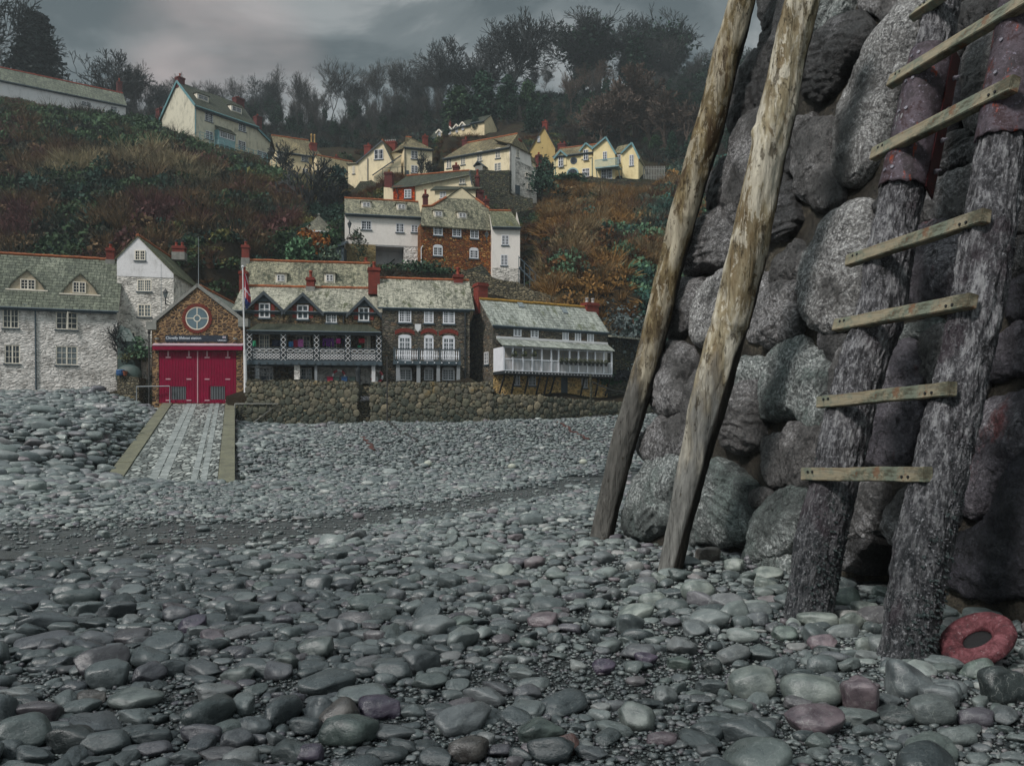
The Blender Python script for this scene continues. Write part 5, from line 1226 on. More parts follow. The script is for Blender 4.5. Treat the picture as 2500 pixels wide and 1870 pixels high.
mb = MB(); mb.bar((xa0 + .1, 1.9, za - 2.6), (xa0 + 2.0, 2.2, za - .9), .1).bar((xa0 + .1, 2.1, za - 3.0), (xa0 + 2.0, 2.3, za - 1.3), .1); mb.build('stair_rail', M['iron'], J.root)
mb = MB(); mb.box(0, xa0, -.05, 3, -3, za - .02); mb.build('stone_base', M['tan_wall'], J.root)
for w in JW: window(J, ('f', 0), J.rect(('f', 0), w[:4]), w[4], w[5], 'white_bright', 'pane_dark', rec=.04)
roof_par(J, 'slate_cream', zrJ, ridge='ridge', og=.05)
for q in ((650, 324, 737, 388), (958, 341, 1043, 405)): flat_dormer(J, q, 0, zrJ, cheek='cream_paint', roofm='slate_cream')
lamp('d', 532, 490, 562, 612, 83.6, 'black wall lantern on the white archway house', out=.4)
# ======================= K: rust coloured stone house
K_ = Fr('rust_stone_house', 'rust brown stone house with streaked slate roof and white casement windows', 'house', 'd', (1168, 520), (1789, 562), 925, 83.6, D=7.0, ybR=990)
KW = [(1278, 547, 1358, 628, 4, 3, 0), (1442, 560, 1520, 640, 4, 3, 0), (1598, 572, 1672, 657, 4, 3, 0), (1275, 702, 1358, 806, 4, 3, .22), (1592, 728, 1670, 828, 4, 3, .22)]
zrK = K_.on(('f', 3.5), 1500, 308)[1]; zlK = K_.on(('f', 1.6), 1200, 380)[1]
walls(K_, 'rust_stone', [K_.rect(('f', 0), w[:4]) for w in KW], 'flat')
for w in KW: window(K_, ('f', 0), K_.rect(('f', 0), w[:4]), w[4], w[5], 'white_bright', 'pane_dark', rec=.02, fw=.1, arch=w[6])
slK = (zrK - K_.H) / 3.5
def kp(x, y):      # pixel on the roof slope
 yy = 1.0
 for _ in range(20):
  a, z = K_.on(('f', yy), x, y); yy = .5 * yy + .5 * max(-.3, min(5, (z - K_.H) / slK))
 return (a, yy, K_.H + slK * yy + .05)
rp = [kp(1180, 382), kp(1262, 380), kp(1390, 302), kp(1648, 315), kp(1768, 400), (K_.W + .1, -.3, K_.H - .3 * slK + .05), (-.05, -.3, K_.H - .3 * slK + .05)]
ro_ = MB().slab(rp, .12).build('roof', M['slate_cream'], K_.root)
bk = MB(); zmx = rp[2][2]; bk.slab([rp[2], rp[3], (rp[3][0], 7.2, K_.H + .3), (rp[2][0], 7.2, K_.H + .3)], .1).slab([rp[0], rp[1], (rp[1][0], 7, K_.H), (rp[0][0], 7, K_.H)], .1).slab([rp[1], rp[2], (rp[2][0], 7, K_.H + .3), (rp[1][0], 7, K_.H)], .1).slab([rp[3], rp[4], (rp[4][0], 7, K_.H), (rp[3][0], 7, K_.H + .3)], .1); bk.build('rear_slope', M['slate_cream'], ro_)
ridge_tiles(K_, [tuple(np.array(rp[0]) + (0, 0, .08)), tuple(np.array(rp[1]) + (0, 0, .08)), tuple(np.array(rp[2]) + (0, 0, .08))], 'ridge', .12, ro_); ridge_tiles(K_, [tuple(np.array(rp[3]) + (0, 0, .08)), tuple(np.array(rp[4]) + (0, 0, .08))], 'ridge', .12, ro_)
gq = [K_.on(('f', 3.9), *p) for p in ((1375, 312), (1525, 212), (1662, 322))]
mb = MB(); mb.slab([(a, 3.9, z) for a, z in gq], .5, up=(0, -1, 0)); mb.add([(gq[0][0], 3.95, gq[0][1]), (gq[2][0], 3.95, gq[2][1]), (gq[2][0], 3.95, gq[2][1] - 2), (gq[0][0], 3.95, gq[0][1] - 2)], [(0, 1, 2, 3)]); gb = mb.build('rear_gable', M['cream_pale'], K_.root)
MB().slab([(gq[0][0], 3.85, gq[0][1] + .1), (gq[1][0], 3.85, gq[1][1] + .12), (gq[1][0], 6, gq[1][1] + .12), (gq[0][0], 6, gq[0][1] + .1)], .08).slab([(gq[2][0], 3.85, gq[2][1] + .1), (gq[1][0], 3.85, gq[1][1] + .12), (gq[1][0], 6, gq[1][1] + .12), (gq[2][0], 6, gq[2][1] + .1)], .08).build('gable_roof', M['slate_moss'], gb)
for q in ((1283, 403, 1362, 468), (1490, 416, 1572, 482)): flat_dormer(K_, q, 0, zrK, rf=.5, cheek='cream_paint', roofm='slate_cream')
chimney(K_, (1725, 305, 1762, 400), 2.6, .6, 1, 'brick_dark'); chimney(K_, (1660, 228, 1714, 325), 4.6, .8, 1, 'brick_dark', ph=.3); chimney(K_, (1193, 262, 1232, 368), 2.6, .6, 1, 'brick_dark', ph=.5)
lamp('d', 1730, 582, 1756, 690, 84.6, 'black wall lantern at the right end of the rust stone house', out=1.2)
pipe(K_, [(1185, 715), (1172, 735), (1172, 880)], .05, 'white_paint')
# ======================= L: tall narrow white house
L_ = Fr('narrow_house', 'tall narrow white house standing right of the rust stone house', 'house', 'd', (1790, 538), (2032, 543), 1000, 84, 84.3, D=6.0, ybR=1035)
zrL = L_.on(('f', 3.0), 1880, 414)[1]; LW = [(1873, 622, 1932, 710, 4, 3), (1865, 792, 1922, 888, 4, 3)]
walls(L_, 'white_render_clean', [L_.rect(('f', 0), w[:4]) for w in LW], 'par', zrL)
for w in LW: window(L_, ('f', 0), L_.rect(('f', 0), w[:4]), w[4], w[5], 'white_bright', 'pane_dark', rec=.03)
roof_par(L_, 'slate_green', zrL, ridge='ridge', og=.05, hr=.6)
q = L_.rect(('f', 0), (1790, 905, 2030, 1030)); MB().box(.02, L_.W - .02, -.04, 0, -1.5, q[3]).build('rough_base', M['white_rubble_worn'], L_.root)
# ======================= M: cream house with the orange tiled bay
Mh = Fr('tiled_bay_house', 'cream house with orange tile-hung front below a long mossy roof', 'house', 'd', (845, 215), (1610, 135), 335, 94, 93.0, D=5.0, ybR=320)
def mpt(y, x, yy): a, z = Mh.on(('f', y), x, yy); return (a, y, z)
mb = MB(); T_ = [mpt(0, 845, 335), mpt(0, 1612, 335), mpt(0, 1612, 185), mpt(0, 1585, 95), mpt(0, 1100, 192), mpt(0, 905, 210), mpt(0, 845, 205)]
T_[0] = (T_[0][0], 0, -3); T_[1] = (T_[1][0], 0, -3); mb.slab(T_, 3.5, up=(0, -1, 0)); mb.build('wall', M['cream_pale'], Mh.root)
MB().slab([mpt(-.35, 900, 212), mpt(-.35, 1100, 198), mpt(-.35, 1592, 100), mpt(2.2, 1594, 60), mpt(2.2, 1045, 108)], .12).build('roof', M['slate_moss'], Mh.root)
ridge_tiles(Mh, [mpt(2.2, 1045, 106), mpt(2.2, 1594, 58)], 'ridge', .12)
MB().bar(mpt(-.4, 1592, 66), mpt(-.3, 1614, 186), .12).build('bargeboard', M['grey_paint'], Mh.root)
q = Mh.rect(('f', 0), (930, 200, 1117, 330)); MB().box(q[0], q[1], -.12, 0, q[2] - 1, q[3]).build('tile_hanging', M['orange_tile'], Mh.root)
window(Mh, ('f', -.12), Mh.rect(('f', -.12), (1025, 226, 1085, 300)), 4, 3, 'white_bright', 'pane_pale', rec=-.01)
window(Mh, ('f', 0), Mh.rect(('f', 0), (1505, 130, 1555, 175)), 4, 2, 'cream_paint', 'pane', rec=-.01)
chimney(Mh, (850, 72, 916, 205), .6, .9, 1, 'brick_dark', potm='pot_buff');
chimney(Mh, (1445, 12, 1498, 66), 2.4, .7, 1, 'brick_dark')
pipe(Mh, [(955, 208), (968, 260), (968, 325)], .05, 'iron', y=-.2)
# lower wing in front
Mw = Fr('lower_wing', 'small cream house with flat grey roof tucked before the tiled bay house', 'house', 'd', (1290, 238), (1645, 215), 310, 90.5, 90.0, D=2.5, pad=False)
MB().box(0, Mw.W, 0, 2.4, -3, Mw.H).build('wall', M['cream_pale'], Mw.root)
a0, z0 = Mw.on(('f', -.3), 1250, 228); a1, z1 = Mw.on(('f', -.3), 1680, 215)
MB().slab([(a0, -.3, z0), (a1, -.3, z1), (a1, 2.4, z1 + .9), (a0, 2.4, z0 + 1.2)], .12).build('roof', M['slate_moss'], Mw.root)
window(Mw, ('f', 0), Mw.rect(('f', 0), (1335, 245, 1388, 302)), 4, 3, 'white_paint', 'pane_pale', rec=-.01)
chimney(Mh, (1643, 100, 1674, 190), 2.0, .6, 1, 'brick_dark', ph=.7, potm='pot')
def simple(name, label, v, L, R, yb, dL, D, zr, mat, roofm, wins, dR=None, typ='par', hl=0, hr=0, frame='white_paint', ridge='ridge', rf=.5, holes=True, pad=True, ybR=None, **k):
 f = Fr(name, label, 'house', v, L, R, yb, dL, dR, D=D, pad=pad, ybR=ybR)
 z = f.on(('f', D * rf), *zr)[1] if typ != 'perp' else f.on(('f', 0), *zr)[1]
 hs = [f.rect(('f', 0), w[:4]) for w in wins]
 if typ == 'perp':
  uc = f.on(('f', 0), *zr)[0]; walls(f, mat, hs, 'perp', z, uc=uc, HR=k.get('HR')); roof_perp(f, roofm, z, uc=uc, HR=k.get('HR'), ridge=ridge, verge=k.get('verge'))
 else:
  walls(f, mat, hs, 'par' if not (hl or hr) else 'hip', z, rf=rf); roof_par(f, roofm, z, rf=rf, hl=hl, hr=hr, ridge=ridge)
 for w, h in zip(wins, hs): window(f, ('f', 0), h, w[4], w[5], frame, 'pane_dark', rec=.03 if typ != 'perp' or h[3] < f.H else -.02, sill=k.get('sill', True))
 return f, z
# ======================= N, O: cream pair left of centre
N_, zN = simple('cream_house', 'cream gable-fronted house with six clay pots on its chimney', 'e', (152, 372), (376, 292), 560, 113, 7, (315, 232), 'cream_pale', 'slate_tan', [(260, 294, 320, 356, 3, 2)], dR=112, typ='perp', verge='grey_paint', HR=None, ybR=530)
MB().box(-1.9, -.02, 1.0, 6, -3, N_.H + .2).build('side_wing_wall', M['cream_pale'], N_.root); MB().slab([(-2.1, .8, N_.H + .1), (.3, .8, N_.H + .1), (.3, 6, N_.H + 1.5), (-2.1, 6, N_.H + 1.5)], .12).build('side_wing_roof', M['slate_moss'], N_.root)
chimney(N_, (322, 238, 400, 290), 3.0, .8, 6, 'brick', potm='pot_white', ph=.3); chimney(N_, (190, 262, 234, 310), 5.0, .8, 1, 'brick', ph=.35)
window(N_, ('f', 1.0), N_.rect(('f', 1.0), (113, 405, 128, 455)), 2, 3, 'cream_paint', 'pane_dark', rec=-.01);
for q in ((208, 340, 222, 410),): pipe(N_, [(215, 350), (215, 500)], .06, 'grey_paint')
O_, zO = simple('hipped_house', 'cream house with hipped tan slate roof between the six-pot house and the village lane', 'e', (462, 270), (650, 312), 475, 112, 6.5, (512, 213), 'cream_pale', 'slate_tan', [(508, 298, 552, 357, 4, 3), (508, 397, 552, 452, 4, 3)], dR=113, hl=1.6, hr=3.2)
mb = MB(); a0, z0 = O_.on(('f', .5), 256, 470); a1, z1 = O_.on(('f', .5), 440, 340); mb.slab([(a0, .5, z0), (a1, .5, z1), (a1, .5, z0 - 3), (a0, .5, z0 - 3)], 3.0, up=(0, -1, 0)); mb.build('lean_to_wall', M['cream_pale'], O_.root)
MB().bar((a0 - .2, .3, z0), (a1, .3, z1 + .1), .14, .14).build('lean_to_verge', M['grey_paint'], O_.root)
MB().box(O_.on(('f', 2), 372, 320)[0], .0, 2.0, 5.5, -3, O_.H - .3).build('side_wall', M['cream_pale'], O_.root)
MB().slab([(O_.on(('f', 2), 365, 320)[0], 1.8, O_.H - .5), (.2, 1.8, O_.H + .4), (.9, 3.2, zO - .3), (O_.on(('f', 2), 365, 320)[0] + .6, 5.6, O_.H)], .1).build('side_roof', M['slate_tan'], O_.root)
chimney(O_, (590, 195, 622, 285), 3.0, .8, 1, 'brick', ph=.3)
pipe(O_, [(466, 275), (466, 470)], .06, 'iron'); pipe(O_, [(575, 300), (575, 470)], .06, 'iron')
MB().box(*O_.rect(('f', -.02), (474, 432, 493, 478))[:2], -.05, .0, *O_.rect(('f', -.02), (474, 432, 493, 478))[2:]).build('door', M['slateblue'], O_.root)
# ======================= P: long cream house in the middle
P_h = Fr('long_cream_house', 'long cream house with tan hipped roof above a dark retaining wall', 'house', 'e', (732, 348), (1172, 252), 445, 112, 107.5, D=7.5, ybR=470)
PW = [(748, 357, 780, 415, 3, 4), (843, 330, 873, 392, 4, 4), (953, 306, 987, 367, 4, 3), (1078, 283, 1110, 348, 4, 3), (1070, 386, 1115, 432, 4, 3)]
P_h.H = P_h.H - .0; zP = P_h.on(('f', 3.7), 1155, 200)[1]; eaR = P_h.on(('f', 0), 1172, 252)[1]; eaL = P_h.on(('f', 0), 732, 348)[1]
hsP = [P_h.rect(('f', 0), w[:4]) for w in PW]
walls(P_h, 'cream_pale', hsP, 'hip', zP)
for w, h in zip(PW, hsP): window(P_h, ('f', 0), h, w[4], w[5], 'cream_paint', 'pane_pale', rec=.03)
roof_par(P_h, 'slate_tan', zP, hl=1.5, hr=.9, ridge='ridge', rf=.5)
ph_ = MB(); a0, z0 = P_h.on(('f', -.9), 925, 405); a1, z1 = P_h.on(('f', -.9), 1003, 402); am, zm = P_h.on(('f', -.9), 957, 366)
ph_.slab([(a0, -.95, z0), (am, -.95, zm), (am, 0, zm), (a0, 0, z0)], .09).slab([(a1, -.95, z1), (am, -.95, zm), (am, 0, zm), (a1, 0, z1)], .09); po_ = ph_.build('porch_roof', M['slateblue'], P_h.root); MB().box(a0 + .3, a1 - .3, -.85, 0, z0 - 1.9, z0 - .02).build('porch_wall', M['cement'], P_h.root)
chimney(P_h, (852, 225, 884, 265), 3.8, .8, 1, 'brick_dark', ph=.4); chimney(P_h, (1206, 222, 1236, 256), 3.5, .8, 1, 'brick', ph=.3)
# right end and lower block
P2 = Fr('white_lower_house', 'worn white house with leaning gable side stepping down below the long cream house', 'house', 'e', (1174, 258), (1330, 340), 590, 107.3, 109.5, D=6.0, ybR=695)
mb = MB(); pts = [(1184, 585), (1355, 690), (1358, 440), (1325, 400), (1310, 318), (1176, 252)]; pp = [P2.on(('f', 0), *p) for p in pts]
mb.slab([(a, 0, z) for a, z in pp], 5.0, up=(0, -1, 0)); mb.build('wall', M['white_rubble_worn'], P2.root)
mb = MB(); pp = [P2.on(('f', -.03), *p) for p in ((1186, 560), (1212, 590), (1212, 362), (1322, 412), (1310, 320), (1178, 256))]; mb.add([(a, -.04, z) for a, z in pp], [tuple(range(6))]); mb.build('render_coat', M['white_render_clean'], P2.root)
for w in ((1217, 285, 1237, 350, 2, 3), (1278, 445, 1320, 487, 4, 2), (1290, 518, 1333, 570, 4, 3)): window(P2, ('f', -.04), P2.rect(('f', -.04), w[:4]), w[4], w[5], 'cream_paint', 'pane_dark', rec=-.01)
q = P2.rect(('f', -.04), (1210, 530, 1242, 597)); MB().box(q[0], q[1], -.08, -.02, q[2], q[3]).build('door', M['slateblue'], P2.root)
a = P2.on(('f', -.3), 1172, 246); b = P2.on(('f', -.3), 1326, 322); MB().slab([(a[0], -.3, a[1]), (b[0], -.3, b[1]), (b[0], 3.4, b[1] + 1.2), (a[0], 3.4, a[1] + 1.6)], .12).build('roof', M['slate_tan'], P2.root)
a = P2.on(('f', .1), 1318, 395); b = P2.on(('f', .1), 1470, 470); MB().slab([(a[0], .1, a[1]), (b[0], 1.5, b[1]), (b[0], 6, b[1] + 3.2), (a[0], 6, a[1] + 3.4)], .12).build('rear_roof', M['slate_tan'], P2.root)
chimney(P2, (1368, 322, 1392, 380), 4.0, .7, 1, 'brick_dark')
pipe(P2, [(1180, 262), (1180, 575)], .06, 'iron')
# ======================= Q: narrow gable behind
Q_, zQ = simple('gable_end_house', 'narrow ochre gable-ended house standing alone against the wood', 'e', (1308, 290), (1480, 215), 345, 128, 5, (1405, 134), 'ochre', 'slate_moss', [(1362, 203, 1379, 240, 2, 2)], dR=127, typ='perp', ridge=None, verge='wood_dark')
chimney(Q_, (1393, 102, 1426, 134), .6, .9, 1, 'brick')
# ======================= R: yellow house
R_ = Fr('yellow_house', 'pale yellow house with blue trim, gables and a blue balcony', 'house', 'e', (1470, 348), (1738, 292), 475, 121, 119, D=7)
zR = R_.on(('f', 3.2), 1640, 268)[1]; R_.H = (R_.on(('f', 0), 1470, 352)[1] + R_.on(('f', 0), 1735, 290)[1]) / 2
RW = [(1505, 345, 1537, 408, 2, 3), (1673, 297, 1705, 362, 2, 3), (1663, 422, 1712, 474, 4, 2)]
hsR = [R_.rect(('f', 0), w[:4]) for w in RW]; walls(R_, 'yellow', [hsR[0], hsR[2]], 'par', zR)
roof_par(R_, 'slate_tan', zR, ridge='ridge')
for i, (w, h) in enumerate(zip(RW, hsR)): window(R_, ('f', -.12 if i < 2 else 0), (h[0], h[1], h[2], h[3]), w[4], w[5], 'white_bright', 'pane_dark', rec=-.02 if i < 2 else .03, transom=.65)
def gablet(fr, ax, ay, lx, ly, rx_, ry, y=-.1, trim='aqua_dark', wall='yellow', dep=2.2, low=2.5, rm='slate_tan'):
 al, zl = fr.on(('f', y), lx, ly); ar, z2 = fr.on(('f', y), rx_, ry); aa, za_ = fr.on(('f', y), ax, ay);
 m_ = MB(); m_.add([(al, y, zl - low), (ar, y, z2 - low), (ar, y, z2), (aa, y, za_), (al, y, zl)], [(0, 1, 2, 3, 4)]); m_.add([(al, y, zl - low), (al, y + dep, zl - low), (al, y + dep, zl), (al, y, zl)], [(0, 1, 2, 3)]); m_.add([(ar, y, z2 - low), (ar, y + dep, z2 - low), (ar, y + dep, z2), (ar, y, z2)], [(0, 1, 2, 3)]); g = m_.build('gable', M[wall], fr.root)
 MB().slab([(al - .15, y - .2, zl), (aa, y - .2, za_ + .1), (aa, y + dep, za_ + .1), (al - .15, y + dep, zl)], .08).slab([(ar + .15, y - .2, z2), (aa, y - .2, za_ + .1), (aa, y + dep, za_ + .1), (ar + .15, y + dep, z2)], .08).build('gable_roof', M[rm], g)
 MB().bar((al - .2, y - .25, zl - .08), (aa, y - .25, za_ + .06), .08, .22).bar((ar + .2, y - .25, z2 - .08), (aa, y - .25, za_ + .06), .08, .22).build('bargeboard', M[trim], g); return g
gablet(R_, 1519, 305, 1482, 352, 1556, 338, low=1.2); gablet(R_, 1690, 255, 1655, 302, 1729, 286, low=1.2)
a, z = R_.on(('f', -.02), 1605, 367); mb = MB(); ring(mb, (a, z), .36, .5, -.06, .02, 20); o = mb.build('round_window', M['slateblue'], R_.root); MB().add([(a + .4 * math.cos(2 * PI * k / 16), -.03, z + .4 * math.sin(2 * PI * k / 16)) for k in range(16)], [tuple(range(16))]).build('pane', M['pane_dark'], o)
a0, z0 = R_.on(('f', -.02), 1556, 475); a1 = R_.on(('f', -.02), 1640, 475)[0]; zt_ = R_.on(('f', -.02), 1598, 415)[1]; c = (a0 + a1) / 2; r1 = (a1 - a0) / 2
mb = MB();
for k in range(12):
 t0, t1 = PI * k / 12, PI * (k + 1) / 12; f_ = lambda r, t: (c + r * math.cos(t), -.1, zt_ - r1 + r * math.sin(t)); mb.slab([f_(r1, t0), f_(r1, t1), f_(r1 * .8, t1), f_(r1 * .8, t0)], .12, up=(0, -1, 0))
o = mb.build('arch_surround', M['aqua'], R_.root); mb = MB(); mb.add([(c + r1 * .82 * math.cos(PI * k / 12), -.04, zt_ - r1 + r1 * .82 * math.sin(PI * k / 12)) for k in range(13)] + [(c - r1 * .82, -.04, z0), (c + r1 * .82, -.04, z0)], [tuple(range(15))]); mb.build('porch_shade', M['pane_dark'], o)  # dark sheet across the arch, painted shade of the porch
chimney(R_, (1497, 252, 1550, 300), 4.2, .9, 2, 'brick_dark')
# cross gable to the right + wing
PADS.append((R_.O + R_.d * R_.W, R_.d, 8.5, 7, R_.zb - .1, R_.zb - .2))
g1 = gablet(R_, 1825, 215, 1738, 288, 1884, 325, y=-1.3, dep=6, low=9)
for w in ((1803, 308, 1830, 360, 2, 3), (1792, 425, 1866, 488, 6, 3)): window(R_, ('f', -1.3), R_.rect(('f', -1.3), w[:4]), w[4], w[5], 'white_bright', 'pane_dark', rec=-.03, parent=g1)
g2 = gablet(R_, 2000, 252, 1935, 318, 2042, 356, y=-.6, dep=5, low=9);
window(R_, ('f', -.6), R_.rect(('f', -.6), (1982, 330, 2010, 400)), 4, 3, 'white_bright', 'pane_dark', rec=-.03, parent=g2)
q = R_.rect(('f', .2), (1878, 322, 1940, 482)); MB().box(q[0], q[1], .2, 5, -4, q[3]).build('wing_wall', M['yellow'], R_.root); window(R_, ('f', .2), R_.rect(('f', .2), (1890, 330, 1922, 384)), 4, 2, 'white_bright', 'pane_dark', rec=-.03)
a0, z0 = R_.on(('f', 0), 1874, 320); a1, z1 = R_.on(('f', 2.5), 1990, 252); MB().slab([(a0, 0, z0), (R_.on(('f', 0), 1942, 312)[0], 0, z0), (a1, 2.5, z1), (a0, 2.5, z1 - .2)], .1).build('wing_roof', M['slate_tan'], R_.root)
bx = R_.rect(('f', -2.4), (1750, 350, 1908, 430)); mb = MB(); zf = R_.on(('f', -2.4), 1800, 408)[1]; zt_ = R_.on(('f', -2.4), 1800, 358)[1]
db = MB().box(bx[0], bx[1], -2.4, -.6, zf - .15, zf).build('balcony_deck', M['aqua'], R_.root)
mb.box(bx[0], bx[1], -2.45, -2.38, zt_ - .08, zt_)
for k in range(22): x = bx[0] + (bx[1] - bx[0]) * k / 21; mb.box(x - .03, x + .03, -2.44, -2.4, zf, zt_)
mb.bar((bx[0] + .1, -1.35, zf - 1.6), (bx[0] + .1, -2.2, zf - .2), .1).bar((bx[1] - .1, -1.0, zf - 1.4), (bx[1] - .1, -2.2, zf - .2), .1); mb.build('balcony_rail', M['aqua'], db)
for x in (1480, 1730, 1880): pipe(R_, [(x, 345), (x, 470)], .05, 'aqua_dark')
# ======================= S: row of cottages up the lane
for i, (L, R, yb, dL, zr, wins) in enumerate((((640, 212), (762, 178), 245, 152, (700, 163), [(690, 178, 708, 215, 2, 3)]), ((762, 160), (826, 140), 215, 149, (795, 128), [(762, 158, 778, 188, 2, 3), (810, 143, 826, 175, 2, 3)]), ((826, 138), (910, 116), 200, 147, (870, 98), [(850, 128, 866, 160, 2, 3)]), ((912, 112), (1003, 92), 170, 145, (960, 76), []))):
 f, z = simple('lane_cottage', ['lowest cream cottage of the row climbing the lane below the wood', 'second cottage up the lane, with two small gabled windows', 'third cottage up the lane, with a single gabled window', 'topmost cottage of the lane row, half hidden by branches'][i], 'e', L, R, yb, dL, 4.5, zr, 'cream', 'slate_moss', [], dR=dL - 1.2, ridge=None)
 for w in wins:
  cx_ = (w[0] + w[2]) / 2; gablet(f, cx_, w[1] - 16, cx_ - 15, w[1] + 4, cx_ + 15, w[1] + 2, y=-.08, trim='cream_paint', wall='cream', dep=1.8, low=.6, rm='slate_moss'); window(f, ('f', -.1), f.rect(('f', -.1), w[:4]), w[4], w[5], 'white_bright', 'pane_dark', rec=-.02, sill=False)
 if i == 1: chimney(f, (750, 108, 776, 135), 2.2, .8, 1, 'brick')
# ======================= T: long low house top left
T_h = Fr('long_house', 'long low white house with red ridge at the top of the left hillside', 'house', 'f', (-160, 262), (790, 458), 330, 127, 139, D=6, ybR=522)
zT = T_h.on(('f', 3), 400, 305)[1]; TW = [(512, 428, 572, 462, 6, 2), (695, 460, 735, 514, 4, 3)]
zTl = T_h.on(('f', 0), -160, 272)[1]; T_h.H = T_h.on(('f', 0), 500, 395)[1]
hsT = [T_h.rect(('f', 0), w[:4]) for w in TW]; walls(T_h, 'white_render', hsT, 'par', zT); roof_par(T_h, 'slate_dark', zT, ridge='pot')
for w, h in zip(TW, hsT): window(T_h, ('f', 0), h, w[4], w[5], 'white_bright', 'pane_dark', rec=.03)
chimney(T_h, (737, 302, 768, 372), 3.2, .9, 1, 'brick_dark', ph=.6)
# ======================= U: big house on the ridge
U = Fr('ridge_house', 'large weathered cream house with blue-green trim and bay window on the ridge', 'house', 'f', (1222, 455), (1612, 588), 650, 121, D=8.5, ybR=825)
zU = U.on(('f', 4.2), 1330, 385)[1]
UW = [(1287, 498, 1337, 567, 4, 4), (1498, 563, 1545, 628, 4, 4), (1292, 613, 1337, 678, 4, 4), (1495, 673, 1543, 738, 4, 4)]
hsU = [U.rect(('f', 0), w[:4]) for w in UW]; walls(U, 'dingy', hsU, 'par', zU, x0=0)
for w, h in zip(UW, hsU): window(U, ('f', 0), h, w[4], w[5], 'white_bright', 'pane_dark', rec=.04)
U.W0 = U.W; uo = roof_par(U, 'slate_moss', zU, ridge=None, oe=.35)
MB().tube([(-.1, -.45, U.H - .25), (U.W + .1, -.45, U.H - .25)], .11, 6).build('blue_gutter', M['aqua_dark'], uo)
MB().bar((-.2, -.4, U.H - .2), (-.2, 4.25, zU + .05), .1, .3).bar((-.2, 8.9, U.H - .2), (-.2, 4.25, zU + .05), .1, .3).build('bargeboard', M['aqua_dark'], uo)
for q in ((1238, 378, 1310, 440), (1452, 452, 1518, 514)):
 o = flat_dormer(U, q, 0, zU, cheek='cream_paint', roofm='slate_moss', cols=6, rows=2)
bq = U.rect(('f', -1.0), (1375, 592, 1475, 695)); bb_ = MB().box(bq[0], bq[1], -1.0, 0, bq[2] - .8, bq[2] + .25).build('bay_base', M['aqua'], U.root); window(U, ('f', -1.0), (bq[0] + .1, bq[1], bq[2] + .25, bq[3] - .5), 6, 4, 'white_bright', 'pane', rec=.02, fw=.12, sill=False, name='bay_window')
for x in (bq[0], bq[1]): MB().box(x - .06, x + .06, -1.05, 0, bq[2], bq[3] - .3).build('bay_post', M['aqua_dark'], U.root)
MB().slab([(bq[0] - .15, -1.2, bq[3] - .45), (bq[1] + .15, -1.2, bq[3] - .45), (bq[1], 0, bq[3] + .5), (bq[0], 0, bq[3] + .5)], .1).build('bay_roof', M['slate_moss'], U.root)
chimney(U, (1120, 272, 1161, 330), 4.0, .9, 1, 'brick_dark', ph=.6); chimney(U, (1484, 400, 1535, 456), 4.0, 1.0, 1, 'brick_dark', ph=.3); chimney(U, (1612, 520, 1645, 590), 5.0, .9, 1, 'brick_dark', ph=.4); chimney(U, (1000, 472, 1048, 556), 9.0, 1, 1, 'brick_dark')
mb = MB(); a1 = U.on(('f', .3), 1700, 700)[0]; zc = U.on(('f', .3), 1702, 700)[1]; zt_ = U.on(('f', .3), 1612, 600)[1]; mb.slab([(U.W, .3, -3), (a1, .3, -3), (a1, .3, zc), (U.W, .3, zt_)], 5, up=(0, -1, 0)); mb.build('lean_to_wall', M['dingy'], U.root)
MB().slab([(U.W - .1, .1, zt_ + .1), (a1 + .2, .1, zc + .05), (a1 + .2, 6, zc + .05), (U.W - .1, 6, zt_ + .1)], .1).build('lean_to_roof', M['slate_moss'], U.root); MB().bar((U.W, 0, zt_), (a1 + .2, 0, zc), .1, .25).build('lean_to_verge', M['aqua_dark'], U.root)
window(U, ('f', .3), U.rect(('f', .3), (1615, 736, 1673, 794)), 6, 3, 'white_bright', 'pane_dark', rec=-.02)
pipe(U, [(1228, 470), (1228, 640)], .08, 'aqua_dark')
railing('f', [(1255, 690, 119), (1500, 775, 121), (1735, 850, 124)], 1.5, 'long pale blue terrace railing below the ridge house', mat='aqua_dark', posts=16, rails=3, r=.03)
# ======================= W, X
W_h, zW = simple('yellow_cottage', 'ochre cottage with two buff chimney pots right of the ridge house', 'f', (1735, 738), (2025, 778), 900, 124, 7, (1800, 660), 'cream', 'slate_tan', [(1740, 741, 1772, 790, 4, 3), (1893, 769, 1935, 812, 4, 3), (1900, 852, 1932, 905, 3, 4)], hr=1.5, ybR=915)
chimney(W_h, (1950, 688, 1990, 770), 1.0, 1.0, 2, 'brick', potm='pot_buff', ph=1.4); MB().box(W_h.W * .72, W_h.W + .05, -.3, -.02, -2, W_h.H - .3).build('buttress_wall', M['tan_wall'], W_h.root)
pipe(W_h, [(1792, 750), (1792, 880)], .07, 'iron')
X_h, zX = simple('low_cottage', 'low cream cottage with brown slate roof between the ochre cottage and the six-pot house', 'f', (2028, 838), (2260, 880), 925, 119, 6, (2110, 795), 'cream', 'slate_tan', [(2035, 848, 2062, 890, 4, 2)])
chimney(X_h, (2105, 775, 2130, 798), 3, .7, 1, 'brick_dark')
